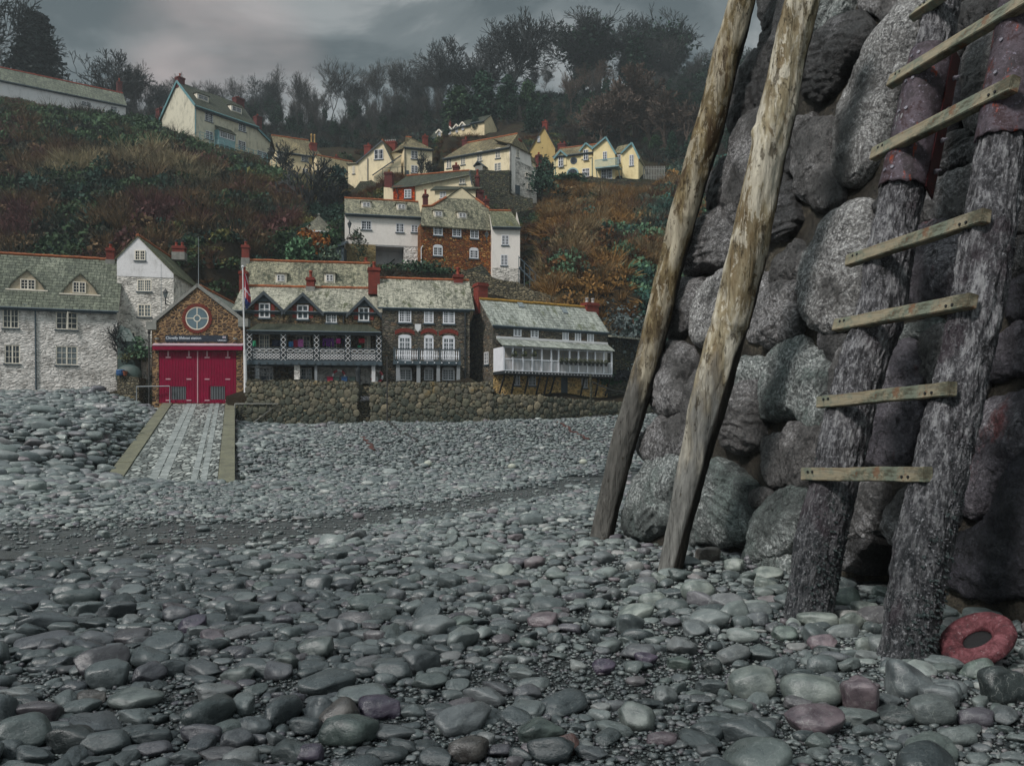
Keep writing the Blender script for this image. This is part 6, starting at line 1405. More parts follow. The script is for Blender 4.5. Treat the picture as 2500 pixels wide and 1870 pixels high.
# summerhouse with conical roof
sc = P(*pix('d', 280, 720), 86); so = thing('summerhouse', 'round summerhouse with conical slate roof among the bushes', 'summerhouse', sc)
ap = P(*pix('d', 280, 455), 86)[2] - sc[2]; evz = P(*pix('d', 280, 620), 86)[2] - sc[2]; er = 175 / 3.568 / F * 86
MB().lathe([(er, evz), (er * .5, evz + (ap - evz) * .5), (.04, ap)], (0, 0, 0), 10).build('roof', M['slate_hip'], so)
MB().lathe([(er * .82, -2.5), (er * .82, evz)], (0, 0, 0), 10).build('wall', M['tan_wall'], so); MB().ball((0, 0, ap + .15), .12).build('finial', M['cement'], so)
mb = MB(); mb.lathe([(er * 1.01, evz - .14), (er * 1.01, evz - .02)], (0, 0, 0), 10); mb.build('fascia', M['white_paint'], so)
mb = MB(); mb.box(-1.0, .15, -er * .86, -er * .8, evz - 1.7, evz - .3); w_ = mb.build('window', M['white_paint'], so); MB().box(-.9, .05, -er * .88, -er * .86, evz - 1.6, evz - .4).build('pane', M['pane_pale'], w_)
# blue shed
sp = P(*pix('d', 460, 858), 82.5); so = thing('garden_shed', 'narrow blue-grey shed against the base of the archway house', 'shed', sp)
w = 72 / 3.568 / F * 82.5; h = 130 / 3.568 / F * 82.5
mb = MB(); n = 7
for k in range(n): mb.box(-w / 2 + w * k / n, -w / 2 + w * (k + .93) / n, 0, .05, -1.5, h)
mb.box(-w / 2, w / 2, .05, 1.6, -1.5, h); mb.build('body', M['shed'], so)
MB().slab([(-w / 2 - .15, -.2, h - .05), (w / 2 + .1, -.2, h + .25), (w / 2 + .1, 1.8, h + 1.1), (-w / 2 - .15, 1.8, h + .8)], .08).build('roof', M['shed'], so)
# walls between the houses
def wallrun(name, label, pts, mat, th=.5, rough=.08, cat='wall', low=2.5):
 """pts: (view, x, ytop, ybottom, depth): irregular-topped masonry wall"""
 T0 = [(P(*pix(v, x, yt), d), P(*pix(v, x, yb), d)) for v, x, yt, yb, d in pts]; O = T0[0][1].copy(); mb = MB(); tp = []; bt = []
 for (a, b), (c, e) in zip(T0[:-1], T0[1:]):
  n = max(1, int(np.linalg.norm(c - a) / .7))
  for k in range(n): t = k / n; tp.append(a + (c - a) * t + (0, 0, random.uniform(-rough, rough))); bt.append(b + (e - b) * t)
 tp.append(T0[-1][0]); bt.append(T0[-1][1]); off = np.array((0, th, 0))
 for i in range(len(tp) - 1):
  lo = np.array((0, 0, low)); A_, B_, C2, D2 = bt[i] - lo - O, bt[i + 1] - lo - O, tp[i + 1] - O, tp[i] - O
  mb.add([A_, B_, C2, D2, A_ + off, B_ + off, C2 + off, D2 + off], [(0, 1, 2, 3), (7, 6, 5, 4), (3, 2, 6, 7), (0, 3, 7, 4), (1, 5, 6, 2)])
 o = mb.build(name, M[mat], None); o.location = O; return tag(o, label, cat)
wallrun('retaining_wall', 'dark stone retaining wall below the long cream house', [('e', 905, 430, 520, 104), ('e', 1170, 432, 580, 104.5), ('e', 1186, 440, 590, 104.8)], 'dark_rubble')
wallrun('retaining_wall', 'mossy overgrown stone bank wall below the rust stone house', [('d', 800, 930, 990, 80), ('d', 900, 890, 990, 80.5), ('d', 1050, 875, 1000, 81), ('d', 1250, 905, 1010, 81.5), ('d', 1460, 950, 1040, 82), ('d', 1560, 915, 1060, 82.3), ('d', 1700, 890, 1080, 82.4), ('d', 1788, 985, 1080, 82.5)], 'dark_rubble', rough=.2)
wallrun('retaining_wall', 'long sloping stone wall descending behind the white balcony house', [('c', 100, 60, 330, 76), ('c', 390, 145, 400, 76), ('c', 640, 195, 440, 76), ('c', 800, 270, 440, 75), ('c', 1000, 335, 460, 74), ('c', 1200, 410, 500, 73)], 'field_stone')
wallrun('garden_wall', 'dark low wall running along the slope right of the narrow white house', [('e', 1215, 715, 750, 96), ('e', 1350, 690, 740, 98), ('e', 1500, 668, 700, 100)], 'dark_rubble')
wallrun('garden_wall', 'ivy-topped wall in front of the yellow house', [('e', 1370, 445, 480, 116), ('e', 1560, 478, 510, 115), ('e', 1780, 486, 510, 115), ('e', 2060, 490, 510, 116)], 'dark_rubble')
wallrun('ramp_wall', 'rubble ramp wall dropping right of the tiled bay house', [('e', 975, 520, 640, 98), ('e', 1150, 590, 690, 99), ('e', 1330, 622, 715, 99)], 'dark_rubble')
wallrun('ramp_wall', 'brown rubble wall under the six-pot house', [('e', 100, 590, 640, 104), ('e', 165, 510, 640, 104), ('e', 240, 500, 640, 103), ('e', 325, 560, 650, 102)], 'dark_rubble')
railing('e', [(315, 500, 110), (470, 492, 110)], 1.6, 'black chain railing in front of the hipped cream house', posts=3, rails=2)
railing('e', [(1930, 482, 117), (2035, 482, 117)], 1.4, 'dark sloping handrail beside the yellow house', posts=3, rails=3)
pk = P(*pix('e', 2075, 482), 117); o = thing('picket_fence', 'short pale picket fence right of the yellow house', 'fence', pk); mb = MB()
for k in range(14): mb.box(k * .22, k * .22 + .12, 0, .04, -.5, 1.6)
mb.build('pickets', M['cement'], o); MB().box(0, 3.1, .04, .08, .3, .4).box(0, 3.1, .04, .08, 1.2, 1.3).build('rail', M['cement'], o)
st = P(*pix('c', 720, 225), 78); o = thing('garden_stair', 'blue-green timber stair and gate right of the narrow white house', 'stair', st); mb = MB()
for k in range(7): mb.box(-.6 + k * .28, -.3 + k * .28, 0, .8, 1.6 - k * .3, 1.68 - k * .3)
mb.bar((-.6, 0, 2.6), (1.4, 0, .6), .07).bar((-.6, 0, 1.7), (1.4, 0, -.3), .1)
for k in range(5): mb.bar((-.6 + k * .5, 0, -1.2), (-.6 + k * .5, 0, 2.7 - k * .5), .07)
mb.build('frame', M['shed'], o)
# ======================= sea wall line (front foot, world xy) with top and foot heights
SWL = [((602, 930), 57.5, 1032), ((740, 930), 57.6, 1032), ((871, 931), 57.7, 1030)]
SWR = [((906, 931), 57.7, 1030), ((1060, 932), 58.0, 1029), ((1203, 932), 58.6, 1027)]
SWE = [((1204, 961), 58.7, 1026), ((1330, 966), 60, 1016), ((1445, 977), 62.5, 1006), ((1560, 982), 65, 1000), ((1700, 982), 69, 998)]
def stone_wall(name, label, line, seed, cap=.55):
 rg = np.random.default_rng(seed); tops = [P(x, y, d) for (x, y), d, yb in line]; bots = [P(x, yb, d) for (x, y), d, yb in line]; O = np.array([tops[0][0], tops[0][1], bots[0][2]])
 o = thing(name, label, 'wall', O)
 mb = MB()
 for i in range(len(line) - 1):
  a, b = tops[i] - O, tops[i + 1] - O; c, e = bots[i] - O, bots[i + 1] - O; d = b[:2] - a[:2]; L = np.linalg.norm(d); n = np.array([-d[1], d[0]]) / L; nn = np.array([n[0], n[1], 0]); lo = np.array((0, 0, 1.5)); m_ = max(1, int(L / .8)); pr = None
  for k in range(m_):
   t0, t1 = k / m_, (k + 1) / m_; r0 = np.array((0, 0, rg.uniform(-.07, .07))); p0, p1 = a + (b - a) * t0, a + (b - a) * t1; q0, q1 = c + (e - c) * t0 - lo, c + (e - c) * t1 - lo
   mb.add([q0, q1, p1 + r0, p0 + r0, q0 + nn, q1 + nn, p1 + nn + r0, p0 + nn + r0], [(0, 1, 2, 3), (7, 6, 5, 4), (3, 2, 6, 7), (0, 3, 7, 4), (1, 5, 6, 2)])
 mb.build('core', M['field_stone'], o)
 # rounded facing stones bedded in the face
 seg = []; tot = 0
 for i in range(len(line) - 1): L = np.linalg.norm((tops[i + 1] - tops[i])[:2]); seg.append((tot, L, i)); tot += L
 items = []; grid = {}
 for r0, r1, tries in ((.18, .29, 3500), (.11, .18, 9000), (.06, .1, 9000)):
  for _ in range(tries):
   s = rg.uniform(0, tot); r = rg.uniform(r0, r1); i = next(q for t, L, q in seg if s <= t + L + 1e-6); t = (s - seg[i][0]) / seg[i][1]
   zt = tops[i][2] * (1 - t) + tops[i + 1][2] * t; zb = bots[i][2] * (1 - t) + bots[i + 1][2] * t; hgt = zt - zb; z = rg.uniform(zb - .1, zt - (cap if r > .15 else .1));
   if r > .3 and z > zb + hgt * .6: continue
   ok = True; gx, gz = int(s / .8), int(z / .8)
   for u in (-1, 0, 1):
    for v_ in (-1, 0, 1):
     for (s2, z2, r2) in grid.get((gx + u, gz + v_), ()):
      if ((s - s2) / 1.0) ** 2 + ((z - z2) / 1.12) ** 2 < ((r + r2) * .86) ** 2: ok = False; break
     if not ok: break
    if not ok: break
   if ok: grid.setdefault((gx, gz), []).append((s, z, r)); items.append((i, t, z, r))
 N = len(items); Lc = np.zeros((N, 3)); Mt = np.zeros((N, 3, 3)); idx = rg.integers(0, len(ROUND), N)
 for k, (i, t, z, r) in enumerate(items):
  d = (tops[i + 1] - tops[i])[:2]; d /= np.linalg.norm(d); n = np.array([-d[1], d[0], 0]); p = tops[i] * (1 - t) + tops[i + 1] * t; Lc[k] = (p[0], p[1], z); Lc[k] -= n * .02
  th = rg.uniform(-.5, .5); u = np.array([d[0], d[1], 0]); w = np.array([0, 0, 1.]); u2 = u * math.cos(th) + w * math.sin(th); w2 = -u * math.sin(th) + w * math.cos(th)
  Mt[k] = np.stack([u2 * r, n * r * .24, w2 * r * rg.uniform(1.0, 1.25)], 1)
 V_, F_, _ = instances(ROUND, idx, Mt, Lc - O)
 f = np_obj('stone_facing', V_, F_, M['wallstone'], o); f['kind'] = 'stuff'
 return o
def stone_proto(l, seed, ang=.25, e=2.4):
 v, f = ico(l); v = v.copy(); g = np.random.default_rng(seed); q = np.sign(v) * np.abs(v) ** (2 / e); q /= (np.linalg.norm(q, axis=1)[:, None] ** .35)
 n = perlin(v * 1.1 + seed * 7.7)[:, None]; q = q * (1 + ang * n)
 # a few shallow flats, as worn beach stones have
 for _ in range(3):
  d = g.normal(size=3); d /= np.linalg.norm(d); h = q @ d; lim = g.uniform(.62, .85); q = q - np.outer(np.maximum(0, h - lim) * .75, d)
 return q, f
ROUND = [stone_proto(2, s) for s in range(8)]
stone_wall('sea_wall', 'rounded boulder sea wall in front of the balcony inn, left of the steps', SWL, 1)
stone_wall('sea_wall', 'rounded boulder sea wall with yellow lichen, right of the steps', SWR, 2)
stone_wall('sea_wall', 'lower curving boulder wall beneath the white balcony house', SWE, 3, cap=.25)
# steps
p0 = P(872, 1030, 57.9); p1 = P(905, 1030, 57.9); ztop = P(0, 938, 57.9)[2]; o = thing('stone_steps', 'narrow stone steps cut through the sea wall', 'steps', p0); w = p1[0] - p0[0]; n = 9; mb = MB(); h = ztop - p0[2]
for k in range(n): mb.box(-.05, w + .05, .15 + k * .28, .15 + (k + 1) * .28 + (2 if k == n - 1 else 0), -1, h * (k + 1) / n)
mb.build('treads', M['field_stone'], o); MB().box(-.45, -.02, .95, 4, -1, h).box(w + .02, w + .4, .95, 4, -1, h).build('cheek_wall', M['dark_rubble'], o)
ps = p0 + (w * .5, 1.5, h * .52); ob_ = thing('washed_up_net', 'small heap of pale net lying on the sea wall steps', 'net', ps); mb = MB()
for k in range(26): a = random.uniform(0, 6.3); mb.tube([(random.uniform(-.5, .5), random.uniform(-.2, .2), random.uniform(.1, .5)) for _ in range(3)], .025, 4)
mb.build('netting', M['white_cloth'], ob_)
# ======================= slipway
def SP(u, t, dz=0):       # u 0..1 across, t 0 top .. 1 bottom
 tl, tr, bl, br = P(398, 985, 60.3), P(573, 985, 60.3), P(250, 1178, 31.7), P(573, 1180, 31.7)
 return (tl * (1 - u) + tr * u) * (1 - t) + (bl * (1 - u) + br * u) * t + np.array((0, 0, dz))
o = thing('slipway', 'stone launching slipway running down from the crimson boathouse doors', 'slipway', SP(.5, 1)); O = SP(.5, 1)
def strip(u0, u1, dz, name, mat, seg=1, gap=0):
 mb = MB();
 for k in range(seg):
  t0, t1 = k / seg, (k + 1 - gap) / seg; j = random.uniform(-.012, .012) if seg > 1 else 0
  a, b, c, d = [SP(u, t, dz + j) - O for u, t in ((u0, t0), (u1, t0), (u1, t1), (u0, t1))]; mb.slab([a, b, c, d], .35 if name != 'edge' else 3.0, up=(0, 0, 1))
 return mb.build(name, M[mat], o)
strip(.0, .13, .06, 'edging', 'slip_edge', 7, .01); strip(.87, 1.0, .06, 'edging', 'slip_edge', 7, .01); strip(.135, .865, 0, 'cobble_paving', 'setts')
for a, b in ((.335, .40), (.41, .475), (.66, .71), (.735, .785)): strip(a, b, .02, 'granite_rail', 'slip_rail', 44, .03)
mb = MB(); a, b, c, d = [SP(u, t) - O for u, t in ((0, 0), (1, 0), (1, 1), (0, 1))]; dn = np.array((0, 0, -3.2)); top = np.array((0, 0, -.1)); sh = [a, b, c, d]
mb.add([q + top for q in sh] + [q + dn for q in sh], [(0, 1, 5, 4), (1, 2, 6, 5), (2, 3, 7, 6), (3, 0, 4, 7)]); mb.build('side_wall', M['dark_rubble'], o)
# little wall between boathouse and sea wall, yard left of the boathouse
wallrun('landing_wall', 'dark rubble wall between the slipway head and the sea wall', [('b', 38, 1405, 1660, 57.8), ('b', 140, 1402, 1650, 57.6)], 'dark_rubble', th=3, rough=.03)
wallrun('yard_wall', 'low stone wall with weeds between the cottage and the boathouse', [('a', 985, 1368, 1530, 61.5), ('a', 1168, 1385, 1525, 61.2)], 'field_stone', th=1.2)
wallrun('parapet_wall', 'top course of the wall along the inn terrace', [('b', 140, 1215, 1240, 58.6), ('b', 560, 1218, 1240, 58.7), ('b', 1020, 1222, 1240, 58.8)], 'dark_rubble', th=.3, low=.6)
pr = P(*pix('a', 1150, 1600), 59.5); o = thing('handrail', 'white tubular handrail left of the boathouse doors', 'handrail', pr); MB().tube([(0, 0, -.3), (0, 0, 1.15), (2.2, .3, 1.2), (2.2, .3, 0)], .045, 6).build('tube', M['galv'], o)
pr = P(*pix('b', 45, 1410), 57.4); o = thing('handrail', 'grey raking handrail between the slipway and the sea wall', 'handrail', pr); MB().tube([(0, 0, 0), (2.9, 0, 0), (1.2, 0, -1.3)], .05, 6).tube([(0, 0, -.8), (0, 0, 0)], .05, 6).build('tube', M['cement'], o)
st_ = P(*pix('a', 1175, 1525), 62.2); o = thing('yard_steps', 'dark stone steps between the low yard wall and the boathouse', 'steps', st_); mb = MB()
for k in range(8): mb.box(0, 1.75, k * .35, k * .35 + 1.2, -1, .28 * k + .1)
mb.build('treads', M['dark_rubble'], o)
tk = P(*pix('a', 990, 1310), 63.0); o = thing('water_tank', 'green-grey tank against the corner of the white cottage', 'tank', tk); MB().box(0, 1.3, 0, 1.0, -.8, 1.9).box(-.05, 1.35, -.05, 1.05, 1.9, 2.0).slab([(-.1, -.1, 2.0), (1.4, -.1, 2.0), (.6, .6, 3.0), (-.1, .6, 3.3)], .06).build('body', M['moss_tank'], o)
o = thing('upturned_dinghy', 'dark green upturned dinghy on the low yard wall', 'dinghy', P(*pix('a', 1085, 1372), 62.0)); MB().ball((0, 0, .0), (1.0, .5, .85), 14).build('hull', M['moss_tank'], o, True)
o = thing('plastic_drum', 'blue plastic drum beside a clay pot on the yard wall', 'drum', P(*pix('a', 1015, 1368), 61.3)); MB().lathe([(.26, 0), (.3, .1), (.3, .35), (.26, .42)], n=12).build('body', M['blue_drum'], o)
o = thing('clay_pot', 'small terracotta pot right of the blue drum', 'plant pot', P(*pix('a', 1050, 1370), 61.3)); MB().lathe([(.14, 0), (.2, .3), (.22, .34)], n=12).build('body', M['terracotta'], o)
wallrun('planted_wall', 'whitewashed yard wall topped with shrubs between cottage and boathouse', [('a', 1075, 1205, 1400, 64), ('a', 1235, 1210, 1400, 64)], 'white_rubble_worn', th=1.0)
# terrace clutter of the inn (small things seen over the wall)
def on_terrace(fr, x, y, dy): a, z = fr.on(('f', dy), x, y); return worldpt(fr, a, dy, z)
for i, (x, y, c, lab) in enumerate(((275, 1222, 'navy', 'dark blue bin on the terrace of the balcony inn'), (815, 1222, 'crim_cloth', 'small crimson crate before the whitewashed wall'), (930, 1222, 'blue_drum', 'blue tub on the terrace beside the french window'), (995, 1222, 'moss_tank', 'green tub on the terrace left of the door'), (590, 1226, 'slateblue', 'slate blue box below the glazed door'), (865, 1222, 'moss_tank', 'green pot beside the lifebuoy'))):
 w = on_terrace(Fi, x, y, -1.2); o = thing('tub' if i else 'bin', lab, 'tub' if i else 'bin', w, Fi.ang); MB().box(-.2, .2, -.15, .15, -.6, .22).box(-.23, .23, -.18, .18, .22, .27).build('body', M[c], o)
o = thing('garden_statue', 'tall dark slate figure-like post beside the sea wall steps', 'post', on_terrace(Fi, 1040, 1240, -1.6)); MB().lathe([(.2, -.8), (.16, .5), (.2, .9), (.14, 1.15), (.05, 1.5)], n=8).build('body', M['dark_paint'], o)
railing('b', [(160, 1228, 59.2), (345, 1228, 59.2)], 1.0, 'dark tubular railing at the left end of the inn terrace', posts=4, rails=3)
# ======================= hill
HC = []
def hc(x, y, d, v='s'): p = P(*pix(v, x, y), d); HC.append(p)
def hw(X, Y, Z): HC.append(np.array((X, Y, Z)))
for x, y, d in ((100, 640, 79), (100, 560, 86), (100, 450, 96), (100, 370, 106), (100, 312, 115), (40, 244, 124), (150, 272, 126), (-250, 640, 79), (-250, 420, 97), (-250, 250, 122),
    (300, 560, 80), (300, 500, 87), (300, 420, 98), (300, 350, 110), (420, 560, 82), (420, 450, 96), (420, 370, 108), (500, 600, 81), (500, 480, 98), (500, 400, 110), (600, 560, 84), (600, 480, 96), (600, 415, 108),
    (311, 302, 122), (389, 330, 119), (486, 358, 117), (575, 388, 117), (661, 420, 116), (719, 432, 114), (790, 480, 105),
    (650, 560, 85), (650, 470, 100), (760, 570, 86), (770, 500, 98), (830, 560, 90), (560, 640, 77), (700, 640, 80),
    (842, 642, 83.5), (1000, 650, 82), (1030, 652, 84), (1150, 660, 83), (1201, 676, 84), (1269, 690, 84), (900, 640, 78), (900, 560, 92), (1100, 500, 96), (1180, 520, 96), (960, 500, 96), (860, 470, 105),
    (870, 440, 112), (1026, 430, 112), (1060, 440, 112), (1086, 420, 112), (1200, 420, 110), (1249, 478, 106), (1305, 512, 104), (1230, 530, 97), (1300, 375, 129), (1250, 380, 122),
    (1355, 432, 118), (1450, 434, 118), (1554, 434, 118), (1600, 430, 119), (1051, 345, 151), (1145, 325, 149), (1230, 300, 150), (950, 370, 135), (1150, 350, 138),
    (1350, 660, 79), (1350, 600, 85), (1350, 540, 93), (1350, 480, 104), (1450, 700, 76), (1450, 620, 83), (1450, 540, 93), (1450, 460, 110), (1550, 740, 74), (1550, 620, 83), (1550, 540, 93), (1550, 460, 110), (1300, 720, 77), (1390, 755, 73.5), (1200, 705, 77), (1600, 800, 72), (1640, 640, 82), (1640, 480, 108), (1800, 640, 82), (1800, 480, 106), (1800, 360, 128), (2200, 640, 82), (2200, 460, 106), (2700, 640, 85), (2700, 420, 110),
    (0, 300, 165), (-300, 280, 165), (300, 345, 165), (600, 345, 165), (850, 350, 160), (0, 280, 200), (300, 315, 195), (600, 315, 195), (900, 300, 195), (1050, 300, 180), (1100, 272, 200), (1350, 235, 190), (1350, 300, 155), (1500, 330, 140), (1500, 240, 180), (1650, 330, 140), (1700, 220, 190), (2000, 230, 180), (2600, 200, 185),
    (1450, 965, 67), (1550, 945, 69), (1700, 930, 72), (2200, 930, 72)):
 hc(x, y, d)
for X, Y, Z in ((-60, 61.5, 4.5), (-45, 64, 4.6), (-36, 68, 4.8), (-27, 66, 5.2), (-22, 66, 4.2), (-23, 75, 6), (-17, 60, 4.7), (-10, 60, 4.7), (-3, 60, 4.7), (-17, 69, 5.2), (-8, 69, 5.2), (-2, 62, 4.2), (4, 64, 4.1), (9, 66.5, 4.1), (8, 71, 6), (-2, 70, 6.5),
    (-90, 260, 78), (0, 260, 80), (90, 260, 84), (-140, 200, 70), (150, 200, 74), (-120, 120, 40), (150, 120, 40), (0, 230, 78), (40, 230, 82), (120, 80, 12), (-120, 75, 10)): hw(X, Y, Z)
HT = TPS(HC, 0.02)
def frontY(X):
 xs = [-400, -27.2, -27, -20.3, -20.1, -18.8, -11.2, -10.9, -9.3, -9.0, -1.3, 4, 7, 12, 20, 60, 400]; ys = [61.8, 61.8, 60.6, 60.6, 59.0, 58.1, 58.2, 61, 61, 58.2, 59.0, 61.2, 63.5, 67, 71, 72, 72]
 return np.interp(X, xs, ys)
def hill_z(xy, fine=True):
 xy = np.asarray(xy, float); z = HT(xy)
 p3 = np.column_stack([xy / 9, np.zeros(len(xy))]); z = z + .55 * fbm(p3, 3) * np.clip((xy[:, 1] - 72) / 10, 0, 1)
 for O, d, Wd, Dp, za, zb in PADS:
  if O[1] < 66.9: continue
  r = xy - O; u = r @ d; v = r @ np.array([-d[1], d[0]]); tt = np.clip(u / Wd, 0, 1); zf = za * (1 - tt) + zb * tt; yf = O[1] + tt * Wd * d[1]
  cap = np.where(v < 0, CH + (zf - CH) * (xy[:, 1] / np.maximum(yf, 1)) - .15, zf - .05); du = np.maximum(np.maximum(-u, u - Wd), 0); fr_ = np.clip(1 - np.maximum(du - .3, 0) / 2.5, 0, 1) * np.clip(1 - np.maximum(v - Dp * .7, 0) / 2.5, 0, 1) * np.clip((v + 18) / 6, 0, 1)
  z = z - np.maximum(z - cap, 0) * fr_
 return z
nx, ny = 330, 260
Xg = np.sign(np.linspace(-1, 1, nx)) * np.abs(np.linspace(-1, 1, nx)) ** 1.35 * 190; tg = np.linspace(0, 1, ny) ** 1.25
XX = np.repeat(Xg[None], ny, 0); Y0 = frontY(Xg); YY = Y0[None] + (330 - Y0[None]) * tg[:, None]
xy = np.column_stack([XX.ravel(), YY.ravel()]); ZZ = hill_z(xy)
V_ = np.column_stack([xy, ZZ]); sk = V_[:nx].copy(); sk[:, 2] -= 5; sk[:, 1] += .02
V_ = np.vstack([V_, sk]); ii, jj = np.meshgrid(np.arange(ny - 1), np.arange(nx - 1), indexing='ij'); a = (ii * nx + jj).ravel(); Fq = np.column_stack([a, a + 1, a + nx + 1, a + nx])
b = np.arange(nx - 1); Fq = np.vstack([Fq, np.column_stack([ny * nx + b, ny * nx + b + 1, b + 1, b])])
hill = np_obj('hillside', V_, Fq, M['hill']); hill['kind'] = 'structure'
# ======================= beach
BC = [(-4, 2, 0), (0, 2, 0), (4, 2, .02), (0, -12, .3), (-30, -12, .1), (30, -12, .3), (-3, 5, -.02), (1, 6, 0), (3, 6, .03), (-1, 9, -.04), (2, 10, 0), (1.5, 13, -.03), (-4, 9, -.2), (-8, 9, -.34), (-12, 13, -.38), (-6, 14, -.38), (-2.5, 14, -.25), (3, 15, -.1), (8, 15, 0), (-10.8, 18, -.5), (-14, 22, -.25), (-5, 18, -.36), (0, 20, -.35), (-6, 24, -.5), (0, 30, -.58), (5, 30, -.5), (10, 30, -.4), (0, 39, -.5), (8, 40, -.42), (16, 42, -.3), (-8, 31, -.55), (-10, 33, -.55), (-9.5, 41, .0), (-12.5, 31.7, -.68), (-17, 31.7, -.4), (-18, 30, .4), (-19, 38, 1.4), (-22, 46, 2.5), (-26.5, 58, 3.3), (-30, 61.5, 4.3), (-50, 61.5, 4.4), (-36, 50, 3.4), (-30, 35, 1.6), (-60, 35, 2.5), (-40, 20, .5), (-17, 57, 1.75), (-18, 50, 1.1), (-9, 58, 2.0), (0, 58.5, 2.15), (6, 61, 2.4), (11, 62.5, 2.7), (20, 66, 2.9), (-4, 46, .54), (1, 48, .5), (-9, 41, .05), (9, 50, .9), (18, 55, 1.6), (40, 55, 1.8), (40, 30, .2), (30, 10, .2), (60, 66, 3), (-80, 10, .4)]
class TP2(TPS):
 def k(s, a, b): r = np.sqrt(((a[:, None] - b[None]) ** 2).sum(-1)) + 1e-9; return r * r * np.log(r) * .3 + r * .5
BT = TP2(BC, 0.003)
STREAM = [(-18, 11.5, 3.2), (-9, 12.2, 3.6), (-5.5, 12.6, 3.0), (-2.6, 14.2, 1.3), (-1, 19, 1.1), (2, 27, 1.6), (4, 34, 2.0), (8, 39.5, 2.2), (15, 42, 2.2), (24, 46, 2.5)]
def stream_d(xy):
 best = np.full(len(xy), 1e9);
 for (x0, y0, w0), (x1, y1, w1) in zip(STREAM[:-1], STREAM[1:]):
  a = np.array((x0, y0)); d = np.array((x1 - x0, y1 - y0)); t = np.clip(((xy - a) @ d) / (d @ d), 0, 1); q = np.linalg.norm(xy - a - t[:, None] * d, axis=1) / (w0 + (w1 - w0) * t); best = np.minimum(best, q)
 return best + .28 * fbm(np.column_stack([xy[:, 0] / 1.6, xy[:, 1] / 1.0, np.full(len(xy), 8.8)]), 4, .6)
def beach_z(xy):
 xy = np.asarray(xy, float); z = BT(xy); p3 = np.column_stack([xy / 2.2, np.zeros(len(xy))]); s = np.clip(1.6 - stream_d(xy), 0, 1)
 z = z + .045 * fbm(p3, 3) * (1 - s) - .07 * s
 t = (60.3 - xy[:, 1]) / (60.3 - 31.7); tc_ = np.clip(t, 0, 1); a, b, c, d = SP(0, 0), SP(1, 0), SP(0, 1), SP(1, 1); x0 = a[0] + (c[0] - a[0]) * tc_; x1 = b[0] + (d[0] - b[0]) * tc_; zs = a[2] + (c[2] - a[2]) * tc_ - .3
 q = np.clip(1 - np.maximum(np.maximum(x0 - xy[:, 0], xy[:, 0] - x1), 0) / 1.3, 0, 1) * np.clip(1 - np.maximum(t - 1, 0) / .05, 0, 1) * (t > -.3)
 return z - np.maximum(z - zs, 0) * q
nx, ny = 420, 420
u = np.linspace(-1, 1, nx); Xg = np.sign(u) * (np.abs(u) ** 1.9) * 90; Yg = -30 + 0 * u; t = np.linspace(0, 1, ny); Yg = np.where(t < .12, -20 + t / .12 * 21, 1 + ((t - .12) / .88) ** 1.6 * 69)
XX, YY = np.meshgrid(Xg, Yg); xy = np.column_stack([XX.ravel(), YY.ravel()]); zz_ = beach_z(xy); sdv = stream_d(xy)
V_ = np.column_stack([xy, zz_]); ii, jj = np.meshgrid(np.arange(ny - 1), np.arange(nx - 1), indexing='ij'); a = (ii * nx + jj).ravel(); Fq = np.column_stack([a, a + 1, a + nx + 1, a + nx])
me = np_mesh('beach', V_, Fq, M['gravel']); me.materials.append(M['mud'])
fs = sdv[Fq].mean(1); me.polygons.foreach_set('material_index', (fs < 1.0).astype(np.int32)); bo_ = lk(bpy.data.objects.new('beach', me)); bo_['kind'] = 'structure'
# sea beyond the beach, behind the camera
s_ = MB().add([(-1500, -2000, -.6), (1500, -2000, -.6), (1500, -18, -.6), (-1500, -18, -.6)], [(0, 1, 2, 3)]).build('sea', M['water']); s_['kind'] = 'structure'
# pools left on the wet sand
mb = MB()
for cx_, cy, rx_, ry_ in ((-6.0, 11.0, 2.0, .45), (-10.5, 11.6, 2.4, .4), (-4.6, 12.4, .9, .3), (-12, 13.4, 2.6, .35), (-8, 13.6, 1.5, .25), (7.5, 39.2, 3.2, .7), (13, 41.5, 4.0, .8), (2.2, 36, 1.6, .5)):
 zc = beach_z(np.array([(cx_ + rx_ * .7 * math.cos(q), cy + ry_ * .7 * math.sin(q)) for q in np.linspace(0, 6.2, 8)])).mean() + .005; b0 = len(mb.v)
 pts = [(cx_ + rx_ * (1 + .25 * math.sin(3 * q + cx_)) * math.cos(q), cy + ry_ * (1 + .3 * math.sin(4 * q + cy)) * math.sin(q), zc) for q in np.linspace(0, 2 * PI, 40, endpoint=False)]
 mb.add(pts, [tuple(range(40))])
pw = mb.build('tide_pool', M['water']); pw['kind'] = 'structure'
